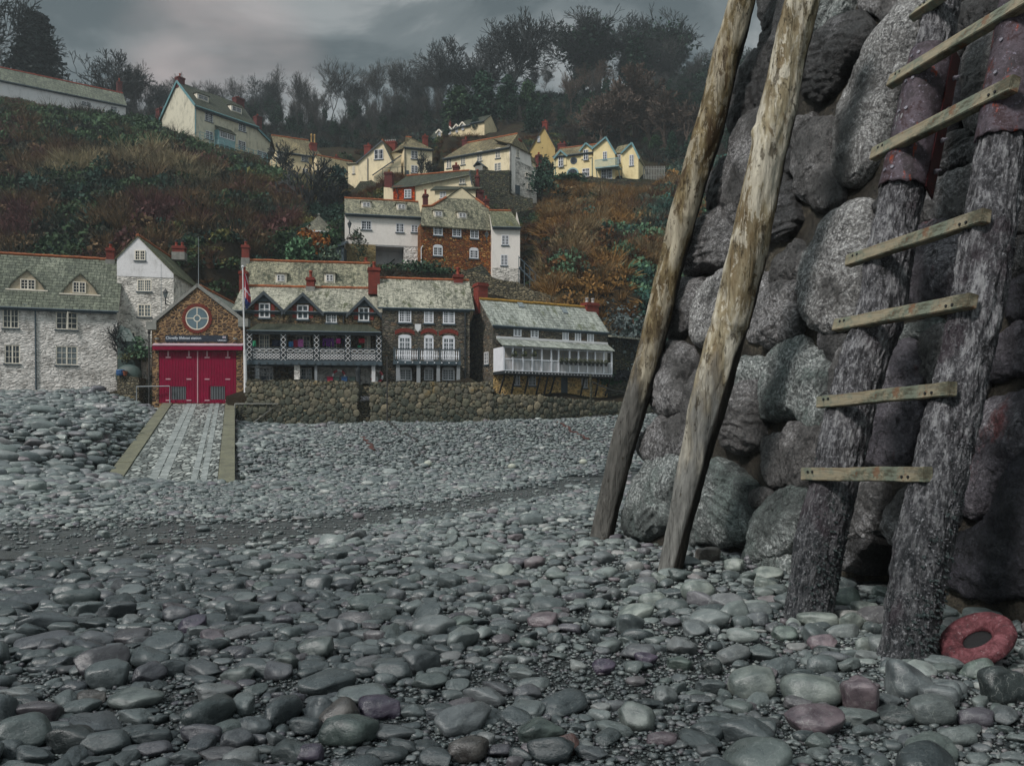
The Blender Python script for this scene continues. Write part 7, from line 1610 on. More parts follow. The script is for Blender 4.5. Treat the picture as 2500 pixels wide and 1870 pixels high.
# ======================= beach stones
def slip_mask(xy):
 t = (60.3 - xy[:, 1]) / (60.3 - 31.7); x0 = np.interp(t, [0, 1], [SP(0, 0)[0], SP(0, 1)[0]]); x1 = np.interp(t, [0, 1], [SP(1, 0)[0], SP(1, 1)[0]])
 return (t > -.2) & (t < 1.0) & (xy[:, 0] > x0 - .15) & (xy[:, 0] < x1 + .15)
WALLFOOT = [(1.45, 10.6), (2.2, 7.6), (2.85, 6.2), (3.5, 5.0), (4.6, 3.2)]
def wall_mask(xy, mrg=.05):
 wf = np.array(WALLFOOT[::-1]); xw = np.interp(xy[:, 1], wf[:, 1], wf[:, 0], left=6, right=99); return xy[:, 0] > xw + mrg
def scatter(y0, y1, n, rfun, over=.8, seed=0, keep=None, xm=.66, density_pow=0.0):
 g = np.random.default_rng(seed); y = np.sqrt(g.random(n) * (y1 ** 2 - y0 ** 2) + y0 ** 2); x = (g.random(n) * 2 - 1) * (y * xm + 1.7); r = rfun(g, n, x, y); o = np.argsort(-r); x, y, r = x[o], y[o], r[o]
 if keep is not None: k = keep(np.column_stack([x, y]), r, g); x, y, r = x[k], y[k], r[k]
 cs = max(r.max() * 2 * over, .05); grid = {}; out = []; xl, yl, rl = x.tolist(), y.tolist(), r.tolist()
 for i in range(len(xl)):
  X, Y, R_c = xl[i], yl[i], rl[i]; gx, gy = int(X // cs), int(Y // cs); ok = True
  for u in (gx - 1, gx, gx + 1):
   for v_ in (gy - 1, gy, gy + 1):
    c = grid.get((u, v_))
    if c:
     for j in c:
      dx = X - xl[j]; dy = Y - yl[j]; q = (R_c + rl[j]) * over
      if dx * dx + dy * dy < q * q: ok = False; break
    if not ok: break
   if not ok: break
  if ok: grid.setdefault((gx, gy), []).append(i); out.append(i)
 return np.column_stack([x[out], y[out]]), r[out]
def patchiness(xy):   # 0 = packed stones, 1 = bare gravel
 n = fbm(np.column_stack([xy / 1.7, np.full(len(xy), 3.3)]), 3); right = np.clip((xy[:, 0] / xy[:, 1] + .25) / .3, .35, 1) * np.clip((13 - xy[:, 1]) / 4, .3, 1)
 return np.clip(.38 + .95 * n, 0, 1) * right
def thin(xy, r, seed):
 g = np.random.default_rng(seed); k = (g.random(len(xy)) > .95 * patchiness(xy) * np.where(r < .045, 1, .45)) & (g.random(len(xy)) > np.where(r < .035, .72, .95) * np.clip((1.35 - stream_d(xy)) * 1.7, 0, 1)); return xy[k], r[k]
def keep_near(xy, r, g): return ~wall_mask(xy)
near, rn = scatter(2.5, 10, 100000, lambda g, n, x, y: np.clip(.0185 * np.exp(.58 * g.normal(size=n)), .008, .1) * (1 + .25 * np.clip(-x / y, 0, 1)), .78, 1, keep_near); near, rn = thin(near, rn, 51)
def keep_mid(xy, r, g):
 return ~wall_mask(xy) & ~slip_mask(xy)
def r_mid(g, n, x, y):
 bank = np.clip((-x - 9) / 4, 0, 1) * np.clip((y - 15) / 3, 0, 1); return np.clip(.031 * np.exp(.42 * g.normal(size=n)), .015, .14) * (1 + 1.4 * bank)
mid, rm = scatter(10, 25, 160000, r_mid, .74, 2, keep_mid); mid, rm = thin(mid, rm, 52)
def keep_far(xy, r, g):
 wy = np.interp(xy[:, 0], [-27, -26.9, -19, 0, 12, 20, 40], [61.5, 59.5, 57.6, 58.4, 62, 66, 68]); return (xy[:, 1] < wy) & ~slip_mask(xy)
def r_far(g, n, x, y):
 bank = np.clip((-x - 11) / 4, 0, 1); return np.clip(.07 * np.exp(.36 * g.normal(size=n)), .04, .3) * (1 + .8 * bank)
far, rf_ = scatter(25, 64, 150000, r_far, .72, 3, keep_far, xm=.64); far, rf_ = thin(far, rf_, 53)
PROT = {l: [stone_proto(l, 20 + s, .22 + .02 * (s % 5), 2.2 + .25 * (s % 4)) for s in range(14)] for l in (1, 2, 3, 4)}
def place(xy, r, seed, sink=.25):
 g = np.random.default_rng(seed); n = len(r); z = beach_z(xy); sx = g.uniform(1.0, 1.5, n); sy = g.uniform(.72, 1.0, n); sz = g.uniform(.38, .72, n); D_ = np.zeros((n, 3, 3)); D_[:, 0, 0] = r * sx; D_[:, 1, 1] = r * sy; D_[:, 2, 2] = r * sz
 R_ = rotz(g.uniform(-.9, .9, n) + (g.random(n) < .3) * g.uniform(0, 3, n)) @ rotx(g.normal(0, .22, n)) @ rotz(g.uniform(0, .4, n)); L = np.column_stack([xy, z + r * sz * (1 - sink * 1.2)])
 return R_ @ D_, L, g.integers(0, 14, n)
Mn, Ln, In = place(near, rn, 5); Mm_, Lm, Im = place(mid, rm, 6); Mf, Lf, If = place(far, rf_, 7)
allM = np.concatenate([Mn, Mm_, Mf]); allL = np.concatenate([Ln, Lm, Lf]); allI = np.concatenate([In, Im, If]); allr = np.concatenate([rn, rm, rf_])
# hand placed prominent stones (pixel centre in source, half width px, half height px)
HAND = [('y', 1500, 1222, 125, 76, 'very large rounded grey-green cobble at the bottom edge, just left of centre', .1), ('y', 1445, 1155, 100, 60, 'long brown-grey cobble leaning behind the very large rounded one', .9), ('y', 1372, 1135, 70, 68, 'upright rounded grey cobble left of the long brown-grey one', .2), ('y', 1635, 1120, 92, 52, 'broad purple-grey cobble right of the long brown-grey one', 0), ('y', 572, 1085, 110, 46, 'long pale-topped flat cobble in the left foreground', -.1),
  ('y', 1092, 1205, 76, 48, 'blunt-ended grey cobble in the foreground left of centre', .1), ('y', 1365, 858, 90, 50, 'large pale veined cobble among packed stones in the middle of the beach', .3), ('y', 1236, 915, 58, 42, 'rounded pale cobble beside the large veined one', 0), ('y', 912, 808, 66, 34, 'smooth pinkish oval cobble in the left middle of the beach', .1), ('y', 820, 760, 62, 40, 'purple slab-like stone tilted among small flat ones', .5),
  ('y', 1020, 978, 78, 40, 'pointed pale-topped stone in the left foreground', .35), ('y', 300, 1255, 112, 72, 'huge dark cobble at the lower left corner', .1), ('y', 1130, 595, 50, 30, 'squarish grey-green boulder in the middle distance of the beach', 0), ('y', 2170, 525, 60, 38, 'pale grey-green boulder in the middle of the beach, left of the first leaning pole', 0), ('y', 2020, 1300, 95, 62, 'big brownish cobble cut by the bottom edge, right of the very large one', .2),
  ('y', 1330, 1318, 68, 48, 'oval purple-grey cobble at the bottom edge', 0), ('y', 760, 870, 56, 36, 'oval grey cobble in the left middle of the beach', 0), ('y', 385, 1075, 60, 36, 'brownish oval cobble in the left foreground', 0), ('y', 1985, 750, 60, 34, 'rounded green-grey cobble standing proud near the gravel', .2),
  ('z', 1318, 785, 128, 80, 'large squarish pale-topped green boulder left of the round striped one', 0), ('z', 1062, 748, 118, 78, 'large pale boulder left of the squarish green one', .25), ('z', 1530, 800, 92, 92, 'round pinkish boulder with a curved crack', .2), ('z', 1728, 740, 118, 84, 'smooth grey boulder with a dimple at the foot of the right ladder rail', -.4), ('z', 1328, 918, 132, 68, 'broad pink-topped boulder in front of the squarish green one', 0),
  ('z', 1340, 470, 90, 38, 'flat pale slab between the ladder feet', 0), ('z', 1478, 472, 58, 48, 'pale round cobble beside the flat slab between the ladder feet', 0), ('z', 1188, 530, 60, 34, 'green-grey cobble left of the flat slab', 0), ('z', 1350, 568, 66, 36, 'pinkish mottled cobble in front of the flat slab', 0), ('z', 1530, 575, 50, 40, 'pale oval cobble close to the right ladder rail', .3), ('z', 1342, 612, 44, 36, 'dark green cobble below the pinkish mottled one', 0),
  ('z', 1455, 378, 64, 52, 'blocky greenish boulder behind the ladder feet', 0), ('z', 1535, 420, 58, 34, 'pale cobble right of the blocky boulder', 0), ('z', 545, 440, 78, 42, 'pale angular wedge of stone on the gravel', .3), ('z', 612, 385, 58, 40, 'pale pointed stone behind the angular wedge', .3), ('z', 140, 470, 78, 34, 'pinkish-grey cobble on the gravel', .2), ('z', 735, 660, 64, 32, 'green-black smooth cobble on the gravel', 0), ('z', 580, 640, 56, 36, 'purple cobble on the gravel', .2), ('z', 395, 675, 52, 36, 'purple-grey round cobble on the gravel', 0), ('z', 870, 672, 46, 38, 'dark faceted green stone on the gravel', .3), ('z', 120, 955, 100, 62, 'large greenish cobble near the bottom centre', .15), ('z', 545, 895, 88, 60, 'large pale-faced angular boulder in the lower middle', -.4), ('z', 240, 1010, 56, 46, 'small reddish rounded boulder near the bottom', 0), ('z', 655, 985, 76, 34, 'flat pink-topped cobble near the bottom', 0), ('z', 1890, 780, 66, 52, 'grey cobble right of the dimpled boulder', .2), ('z', 2040, 690, 76, 46, 'grey-green tilted cobble below the red ring', .4), ('z', 2140, 760, 90, 90, 'dark green boulder at the right edge below the red ring', .2), ('z', 1690, 890, 86, 40, 'dark green flat-topped boulder in the lower right', 0), ('z', 812, 345, 74, 52, 'heaped pale angular rock in the middle of the gravel', .1), ('z', 970, 235, 50, 38, 'rounded pale green boulder against the foot of the harbour wall', 0), ('z', 860, 185, 62, 38, 'brown veined rock near the foot of the second pole', .1), ('z', 635, 290, 38, 30, 'pale pointed cobble at the foot of the second pole', 0), ('z', 1110, 275, 64, 34, 'pale knobbly rock left of the left ladder rail', 0), ('z', 1105, 318, 50, 32, 'pale tapering cobble in front of the knobbly rock', -.6), ('z', 170, 118, 48, 24, 'rounded cobble near the foot of the first pole', 0)]
hand = []
for v, x, y, hwid, hh, lab, rot in HAND:
 sx_, sy_ = pix(v, x, y); s = VW[v][2]; yb = sy_ + hh / s * .75; d = F * (CH - 0.0) / (yb - HZ)
 for _ in range(4): zb = beach_z(np.array([[(sx_ - CX) / F * d, d]]))[0]; d = F * (CH - zb) / (yb - HZ)
 r = hwid / s / F * d; h = hh / s / F * d; hand.append((np.array([(sx_ - CX) / F * d, d + r * .45]), r, h, rot, lab))
hx_ = np.array([h[0] for h in hand]); hr_ = np.array([h[1] for h in hand])
dd = np.linalg.norm(allL[:, None, :2] - hx_[None], axis=2); clear = (dd > hr_[None] * .92 + allr[:, None] * .35).all(1)
allM, allL, allI, allr = allM[clear], allL[clear], allI[clear], allr[clear]
vis = (np.abs(allL[:, 0]) / allL[:, 1] < .6) & (allL[:, 1] > 3.02)
app = np.where(vis, allr / allL[:, 1], 0) * np.where(allL[:, 1] < 24, 1, .8); order = np.argsort(-app); NI = 300 - len(hand); ind = order[:NI]; rest = order[NI:]
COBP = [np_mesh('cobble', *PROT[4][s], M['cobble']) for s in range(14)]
for k, (c, r, h, rot, lab) in enumerate(hand):
 o = bpy.data.objects.new('cobble', COBP[k % 14]); o.location = (c[0], c[1], beach_z(np.array([c]))[0] + h * .62); o.scale = (r, r * .78, h); o.rotation_euler = (.12 * math.sin(k), rot * -.6, .35 * math.sin(k * 2.3)); tag(lk(o), lab, 'stone', 'cobbles on the beach'); cv = next((q for w_, q in (('pink', 'pink'), ('purple', 'purple'), ('reddish', 'red'), ('brown', 'brown'), ('dark', 'dark'), ('pale', 'pale'), ('green', 'green')) if w_ in lab.split(' beside ')[0].split(' behind ')[0].split(' left of')[0].split(' right of')[0].split(' of the')[0].split(' below')[0]), 'grey'); o.material_slots[0].link = 'OBJECT'; o.material_slots[0].material = CV[cv]
from collections import Counter
for k in ind:
 me_ = COBP[int(allI[k])]; o = bpy.data.objects.new('cobble', me_); mt = Matrix([list(map(float, row)) for row in allM[k]]).to_4x4(); mt.translation = Vector(allL[k].tolist()); o.matrix_world = mt
 x, y = allL[k, 0] / allL[k, 1], allL[k, 1]
 if y > 26: zone = 'high on the bank beside the slipway' if x < -.33 else 'at the foot of the sea wall'
 elif y > 13: zone = 'on the bank left of the slipway foot' if x < -.3 else 'on the middle of the beach beyond the wet sand'
 elif y > 7: zone = 'near the pools on the left' if x < -.2 else ('among the packed flat stones' if x < .1 else 'near the feet of the leaning poles')
 else: zone = 'in the dark left foreground' if x < -.25 else ('among the packed stones in front' if x < .08 else 'on the gravel in the right foreground')
 shp = 'flat' if np.linalg.norm(allM[k][:, 2]) < .5 * allr[k] else 'rounded'
 tag(lk(o), f'{shp} grey beach cobble {zone}', 'stone', 'cobbles on the beach')
aps = allr[rest] / allL[rest, 1] * 852; lv = np.where(aps > 6, 3, np.where(aps > 2.2, 2, 1))
Vs, Fs, b = [], [], 0
for l in (1, 2, 3):
 s = rest[lv == l]
 if len(s): v_, f_, _ = instances(PROT[l], allI[s], allM[s], allL[s]); Vs.append(v_); Fs.append(f_ + b); b += len(v_)
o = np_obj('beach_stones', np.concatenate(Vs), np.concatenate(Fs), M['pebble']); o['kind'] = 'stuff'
# fine shingle between them
g = np.random.default_rng(9); n = 70000; y = 2.6 + (g.random(n) ** 1.3) * 8.5; x = (g.random(n) * 2 - 1) * (y * .64 + .3); xy = np.column_stack([x, y]); k = ~wall_mask(xy) & (stream_d(xy) > 1.0) ; xy = xy[k]; n = len(xy); r = np.clip(.0075 * np.exp(.4 * g.normal(size=n)), .004, .018) * (1 + xy[:, 1] * .03)
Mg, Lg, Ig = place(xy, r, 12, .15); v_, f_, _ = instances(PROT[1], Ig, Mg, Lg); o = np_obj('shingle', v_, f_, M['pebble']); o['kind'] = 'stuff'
print('stones', len(rn), len(rm), len(rf_), len(Vs))
# mooring lines and small floats on the far beach
def bz(x, y): return float(beach_z(np.array([[x, y]]))[0])
def groundpt(x, y):
 d = 45.0
 for _ in range(60):
  X = (x - CX) / F * d; z = bz(X, d); d2 = F * (CH - z) / (y - HZ) if y > HZ + 4 else d; d = d * .7 + max(8, min(66, d2)) * .3
 return np.array((X, d, z))
def line(pts, r, mat, lab, name='mooring_rope'):
 Q = []
 for (x0, y0, d0), (x1, y1, d1) in zip(pts[:-1], pts[1:]):
  for k in range(8): t = k / 8; d = d0 + (d1 - d0) * t; X = (x0 + (x1 - x0) * t - CX) / F * d + .12 * math.sin(k * 2.1 + x0); Q.append((X, d, bz(X, d) + .06 + .05 * abs(math.sin(k * 1.7))))
 O = np.array(Q[0]); o = thing(name, lab, 'rope', O); MB().tube([np.array(q) - O for q in Q], r, 5).build('strand', M[mat], o)
line([(945, 0, 57), (970, 0, 52), (1030, 0, 46)], .07, 'rope', 'dark mooring rope running down the beach from the wall right of the steps')
line([(1040, 0, 46), (1010, 0, 40), (1020, 0, 37)], .05, 'rope', 'thin dark rope end lying across the stream')
line([(885, 0, 48), (905, 0, 45), (912, 0, 43)], .07, 'rope_red', 'short rusty chain on the shingle below the steps', 'mooring_chain')
line([(1445, 0, 61), (1500, 0, 58), (1560, 0, 54)], .06, 'rope', 'mooring rope from the post at the curving boulder wall')
line([(1360, 0, 56), (1400, 0, 52), (1440, 0, 49)], .07, 'rope_red', 'rusty chain on the shingle below the white balcony house', 'mooring_chain')
for x, d, lab in ((1045, 38.5, 'small pale float lying in the stream bed, leftmost of three'), (1250, 39.5, 'small pale float on the stream bed, middle one of three'), (1424, 41.0, 'small pale float on the stream bed near the first leaning pole')):
 X = (x - CX) / F * d; o = thing('float', lab, 'float', (X, d, bz(X, d)), 0); MB().ball((0, 0, .15), (.2, .15, .15), 10).build('body', M['buoy'], o, True)
mp_ = P(*pix('c', 1345, 1440), 61); o = thing('mooring_post', 'greenish wooden post leaning on the curving boulder wall', 'post', mp_); MB().tube([(0, 0, -.5), (.05, 0, 1.4), (0, 0, 2.7)], [.1, .09, .08], 8).build('post', M['dark_rubble'], o); MB().tube([(0, 0, 2.2), (1.5, .5, 1.6), (3, 1.5, 1.4)], .05, 5).build('rope', M['rope'], o)
mp_ = P(*pix('b', 1275, 1560), 56.5); o = thing('mooring_post', 'thin dark stake in front of the wall right of the steps', 'post', mp_); MB().tube([(0, 0, -.5), (0, 0, 4.4)], [.05, .04], 6).build('post', M['wood_dark'], o)
# ======================= harbour wall in the right foreground
WD = np.array([-.33, .944]); WN = np.array([-.944, -.33]); BATT = .26      # along, outward normal, batter
W0 = np.array([2.28, 7.3])
NV = np.array([WN[0], WN[1], BATT]); NV /= np.linalg.norm(NV); UPV = np.array([-WN[0] * BATT, -WN[1] * BATT, 1.0]); UPV /= np.linalg.norm(UPV); AL = np.array([WD[0], WD[1], 0])
O3 = np.array([W0[0], W0[1], 0.0])
def wallpt(x, y, off=0.0):
 r = np.array([(x - CX) / F, 1.0, (HZ - y) / F]); c = np.array([0, 0, CH]); o = O3 + NV * off
 t = np.dot(o - c, NV) / np.dot(r, NV); return c + r * t
def uvw(p): q = p - O3; return np.dot(q, AL), np.dot(q, UPV)
hwall = thing('harbour_wall', 'massive battered harbour wall of huge dark sea-worn boulders on the right', 'wall', O3)
def boulder(poly, mat, H=.5, seed=0, off=.0, stri=0.0, n=136, m=42, smooth=.12):
 pts = np.array([uvw(wallpt(*q)) for q in poly]); c = pts.mean(0); ang = np.linspace(0, 2 * PI, n, endpoint=False); R = np.zeros(n)
 for i, t in enumerate(ang):
  d = np.array([math.cos(t), math.sin(t)]); best = 0
  for k in range(len(pts)):
   a, b = pts[k] - c, pts[(k + 1) % len(pts)] - c; e = b - a; den = d[0] * e[1] - d[1] * e[0]
   if abs(den) < 1e-9: continue
   s = (a[0] * e[1] - a[1] * e[0]) / den; q = (a[0] * d[1] - a[1] * d[0]) / den
   if s > 0 and -1e-6 <= q <= 1 + 1e-6: best = max(best, s)
  R[i] = best
 fr = np.fft.rfft(R); k = np.arange(len(fr)); fr *= np.exp(-(k / 9.0) ** 2); R = np.fft.irfft(fr, n); R *= 1.05
 g = np.random.default_rng(seed); rmin = R.min(); Hh = H * .85 * (rmin * .75 + R.mean() * .35); R = R * (1 + .05 * perlin(np.column_stack([np.cos(ang) * 2, np.sin(ang) * 2, np.full(n, seed * 3.1)])))
 ph = np.linspace(0, 1, m) ** .9; V_ = []
 # dome profile, then a skirt going into the wall
 for j, t in enumerate(ph):
  a_ = t * PI / 2; rr = math.sin(a_) ** .82; hh = math.cos(a_) ** .78; V_.append(np.stack([c[0] + R * rr * np.cos(ang), c[1] + R * rr * np.sin(ang), np.full(n, hh * Hh)], 1))
 V_.append(np.stack([c[0] + R * .97 * np.cos(ang), c[1] + R * .97 * np.sin(ang), np.full(n, -.18)], 1)); V_.append(np.stack([c[0] + R * .8 * np.cos(ang), c[1] + R * .8 * np.sin(ang), np.full(n, -.4)], 1))
 q = np.concatenate(V_); off_ = off
 Pw = AL[None] * q[:, :1] + UPV[None] * q[:, 1:2] + NV[None] * (q[:, 2:] + off_)
 # normal estimate: blend outward dome direction
 cc = AL * c[0] + UPV * c[1] + NV * (off_ - .15); N_ = Pw - cc; N_ /= np.linalg.norm(N_, axis=1)[:, None]
 S3 = Pw + seed * 5.3; sc = 1.0 / max(.2, R.mean()); d1 = fbm(S3 * 1.3 * sc, 3, .5); d2 = fbm(S3 * 6, 4, .6); d3 = 1 - np.abs(fbm(S3 * 2.6 + 9, 3, .5))
 disp = .075 * R.mean() * d1 + .02 * d2 + .03 * (d3 - .8)
 pit = perlin(S3 * 17); disp -= .012 * np.clip(pit - .35, 0, 1) * 3
 if stri:
  ax = AL * math.cos(seed) + UPV * math.sin(seed); al_ = Pw @ ax; S4 = Pw * 2 + np.outer(al_, ax) * 12 + perlin(Pw * 3)[:, None] * .5; disp += stri * (1 - np.abs(perlin(S4)) * 2)
 Pw = Pw + N_ * disp[:, None]
 rows = m + 2; F_ = []
 a = (np.arange(rows - 1)[:, None] * n + np.arange(n)[None]).ravel(); b = (np.arange(rows - 1)[:, None] * n + (np.arange(n)[None] + 1) % n).ravel(); F_ = np.column_stack([a, a + n, b + n, b])
 o = np_obj('boulder', Pw, F_, M[mat], hwall); return o
def w_(*p): return [pix('w', *q) for q in p]
def x_(*p): return [pix('x', *q) for q in p]
BL = [
 (w_((775, -60), (905, -60), (890, 110), (840, 150), (800, 185), (780, 100)), 'rock_dark', .5), (w_((785, 185), (880, 110), (905, 210), (840, 270), (765, 260)), 'rock_dark', .5),
 (w_((770, 262), (850, 225), (860, 400), (800, 570), (700, 690), (630, 730), (640, 600), (690, 420), (735, 300)), 'rock_dark', .45, .03), (w_((1070, -60), (1290, -60), (1235, 95), (1120, 205), (1065, 190)), 'rock_green', .55, .02),
 (w_((1050, 235), (1180, 150), (1335, 90), (1400, 180), (1365, 260), (1265, 345), (1190, 475), (1120, 545), (1025, 505), (1000, 420)), 'rock_dark', .6, .02), (w_((1300, -60), (1570, -60), (1520, 60), (1440, 145), (1390, 80), (1300, 60)), 'rock', .5),
 (w_((1600, -30), (1660, 60), (1620, 250), (1570, 430), (1490, 610), (1405, 870), (1335, 965), (1205, 1000), (1175, 800), (1225, 520), (1395, 250), (1475, 110)), 'rock_pale', .5, 0), (w_((975, 730), (1075, 640), (1185, 620), (1180, 800), (1200, 960), (1262, 1045), (1205, 1100), (1100, 1120), (995, 1060), (962, 900)), 'rock', .55),
 (w_((690, 670), (790, 580), (900, 560), (880, 800), (800, 1000), (700, 1100), (640, 1240), (610, 1120), (610, 930), (635, 770)), 'rock', .5), (w_((505, 1000), (560, 900), (625, 825), (640, 960), (600, 1100), (520, 1150)), 'rock_dark', .5, .02),
 (w_((435, 1220), (500, 1175), (610, 1100), (660, 1250), (610, 1400), (480, 1450), (415, 1480), (395, 1350)), 'rock', .5, .03), (x_((305, 310), (335, 80), (350, 20), (400, -40), (500, -50), (480, 60), (460, 150), (385, 250)), 'rock', .6),
 (w_((480, 1560), (600, 1440), (700, 1450), (680, 1640), (600, 1780), (540, 1830), (440, 1830), (430, 1760)), 'rock_pale', .5, .02), (w_((870, 950), (975, 1000), (985, 1200), (880, 1275), (810, 1260), (830, 1100)), 'rock_dark', .5, .04),
 (w_((870, 1385), (1000, 1285), (1062, 1330), (1045, 1445), (985, 1505), (880, 1540), (822, 1490)), 'rock', .6), (w_((1400, 1050), (1180, 1130), (1075, 1300), (1020, 1470), (1030, 1680), (1090, 1755), (1200, 1775), (1330, 1650), (1380, 1300)), 'rock_pale', .5),
 (x_((795, 40), (900, -20), (1030, -20), (1035, 60), (1012, 185), (960, 300), (825, 338), (795, 260)), 'rock', .6), (w_((1640, 1005), (1700, 955), (1960, 890), (1940, 1060), (1850, 1190), (1600, 1210)), 'rock', .5, .02),
 (w_((1600, 1215), (1860, 1185), (1900, 1400), (1830, 1610), (1530, 1650), (1540, 1400)), 'rock_red', .5, .02), (w_((1690, 850), (1740, 755), (1890, 695), (1910, 800), (1870, 870), (1730, 930)), 'rock_dark', .6, .02),
 (w_((1890, 200), (2060, 150), (2100, 400), (2000, 640), (1895, 730), (1850, 600), (1875, 380)), 'rock', .55), (w_((1830, 40), (2080, -40), (2140, 60), (2060, 145), (1910, 205)), 'rock_dark', .6, .03),
 (w_((1740, 380), (1875, 320), (1885, 480), (1830, 700), (1740, 750), (1710, 500)), 'rock_black', .5), (x_((245, 360), (350, 285), (435, 335), (430, 450), (400, 560), (390, 675), (270, 690), (225, 620), (236, 480)), 'rock', .6),
 (x_((185, 780), (290, 685), (420, 690), (430, 780), (390, 900), (220, 955), (145, 900), (155, 820)), 'rock', .6), (x_((225, 915), (350, 895), (400, 960), (330, 1130), (300, 1260), (200, 1330), (75, 1330), (88, 1200), (175, 1010)), 'rock_green', .5, .02),
 (x_((470, 940), (640, 925), (690, 1000), (745, 1050), (710, 1180), (745, 1340), (600, 1350), (390, 1360), (405, 1220), (450, 1030)), 'rock_green', .5, .03), (x_((385, 560), (460, 440), (560, 500), (560, 650), (500, 800), (400, 800), (380, 670)), 'rock', .55),
 (x_((650, 440), (685, 375), (805, 372), (825, 440), (795, 505), (650, 535)), 'rock_green', .6), (x_((585, 710), (655, 550), (795, 508), (812, 600), (788, 855), (680, 890), (585, 815)), 'rock', .6, .03),
 (x_((700, -80), (845, -60), (835, 60), (800, 120), (805, 285), (725, 298), (690, 200)), 'rock', .55), (x_((825, 400), (900, 305), (1030, 290), (1135, 365), (1180, 470), (1160, 560), (1120, 700), (1110, 800), (1020, 710), (960, 680), (825, 715), (795, 640), (815, 500)), 'rock_green', .5, .02),
 (x_((798, 795), (912, 785), (910, 900), (922, 1045), (850, 1070), (800, 1025)), 'rock', .5), (x_((905, 780), (985, 710), (1100, 750), (1110, 900), (1070, 1010), (1020, 1060), (925, 1058), (905, 920)), 'rock', .5, .02),
 (x_((733, 1100), (800, 1062), (870, 1098), (805, 1190), (728, 1170)), 'rock', .6), (x_((990, 1065), (1060, 1090), (1010, 1250), (960, 1360), (890, 1460), (800, 1490), (725, 1400), (755, 1240), (850, 1115)), 'rock_green', .55),
 (x_((680, 1410), (760, 1340), (900, 1400), (1000, 1480), (990, 1540), (800, 1530), (680, 1500)), 'rock_green', .5), (x_((1460, 340), (1560, 272), (1645, 325), (1670, 500), (1650, 720), (1570, 950), (1320, 960), (1390, 560)), 'rock_red', .5),
 (x_((1640, 270), (1760, 195), (1850, 300), (1800, 500), (1720, 600), (1650, 490)), 'rock', .55), (x_((1240, 1060), (1460, 1055), (1430, 1200), (1385, 1320), (1230, 1330)), 'rock', .5, .02),
 (x_((1440, 1250), (1560, 1060), (1700, 1000), (1760, 1150), (1640, 1400), (1500, 1390), (1445, 1340)), 'rock', .5), (x_((2020, 300), (2178, 190), (2420, 200), (2420, 430), (2100, 485), (1990, 530), (1980, 400)), 'rock_red', .55),
 (x_((1950, 620), (2178, 555), (2420, 550), (2420, 800), (2130, 1010), (2000, 1210), (1860, 1250), (1800, 1130), (1850, 900)), 'rock_red', .5), (x_((2178, 880), (2450, 850), (2500, 1500), (2178, 1640), (1950, 1660), (1750, 1560), (1800, 1350), (1990, 1250)), 'rock_black', .5),
 (x_((2080, 0), (2178, -60), (2450, -60), (2450, 170), (2110, 215)), 'rock_black', .55), (w_((2090, 1280), (2250, 1230), (2450, 1300), (2450, 1480), (2200, 1500), (2070, 1480)), 'rock_dark', .5),
 (x_((1190, 1310), (1380, 1290), (1385, 1350), (1290, 1430), (1240, 1490), (1190, 1510)), 'rock_dark', .5), (x_((1100, 235), (1250, 260), (1240, 400), (1160, 425), (1095, 340)), 'rock_dark', .55), (x_((1480, 225), (1640, 180), (1800, 150), (1650, 270), (1480, 290)), 'rock_green', .5),
 (x_((695, 1050), (755, 1090), (740, 1210), (685, 1195)), 'rock_green', .5), (w_((950, 640), (1080, 590), (1010, 720), (955, 810), (920, 760)), 'rock', .5), (w_((860, 760), (955, 700), (965, 900), (880, 980)), 'rock_dark', .55, .02),
 (w_((900, -60), (1070, -60), (1060, 200), (1000, 420), (880, 560), (860, 300)), 'rock_dark', .5), (w_((1660, -60), (1840, -60), (1880, 200), (1840, 320), (1700, 340), (1640, 150)), 'rock_dark', .5), (w_((1880, 740), (2000, 700), (2150, 760), (2120, 900), (1960, 900), (1880, 850)), 'rock_dark', .5),
 (w_((2100, -60), (2450, -60), (2450, 300), (2130, 320), (2080, 100)), 'rock', .5), (w_((2080, 340), (2450, 320), (2450, 800), (2200, 800), (2050, 640)), 'rock', .5), (w_((2000, 900), (2450, 820), (2450, 1230), (2080, 1270), (1960, 1100)), 'rock_dark', .5),
 (w_((1440, 950), (1620, 900), (1640, 1010), (1560, 1200), (1420, 1260), (1400, 1100)), 'rock_dark', .45), (w_((1400, 1270), (1560, 1230), (1540, 1500), (1480, 1660), (1340, 1680), (1360, 1400)), 'rock', .45), (x_((1240, 300), (1450, 250), (1430, 500), (1320, 700), (1180, 640), (1170, 450)), 'rock', .45), (x_((1120, 700), (1330, 720), (1310, 950), (1250, 1050), (1060, 1040), (1100, 850)), 'rock', .45), (x_((1840, 200), (1990, 260), (1990, 500), (1900, 800), (1700, 940), (1660, 760), (1760, 500)), 'rock', .45), (x_((1640, 960), (1860, 900), (1850, 1150), (1800, 1300), (1700, 1150)), 'rock_dark', .45),
]
for i, b in enumerate(BL): boulder(b[0], b[1], b[2], seed=i + 1, stri=(b[3] if len(b) > 3 else 0.0))
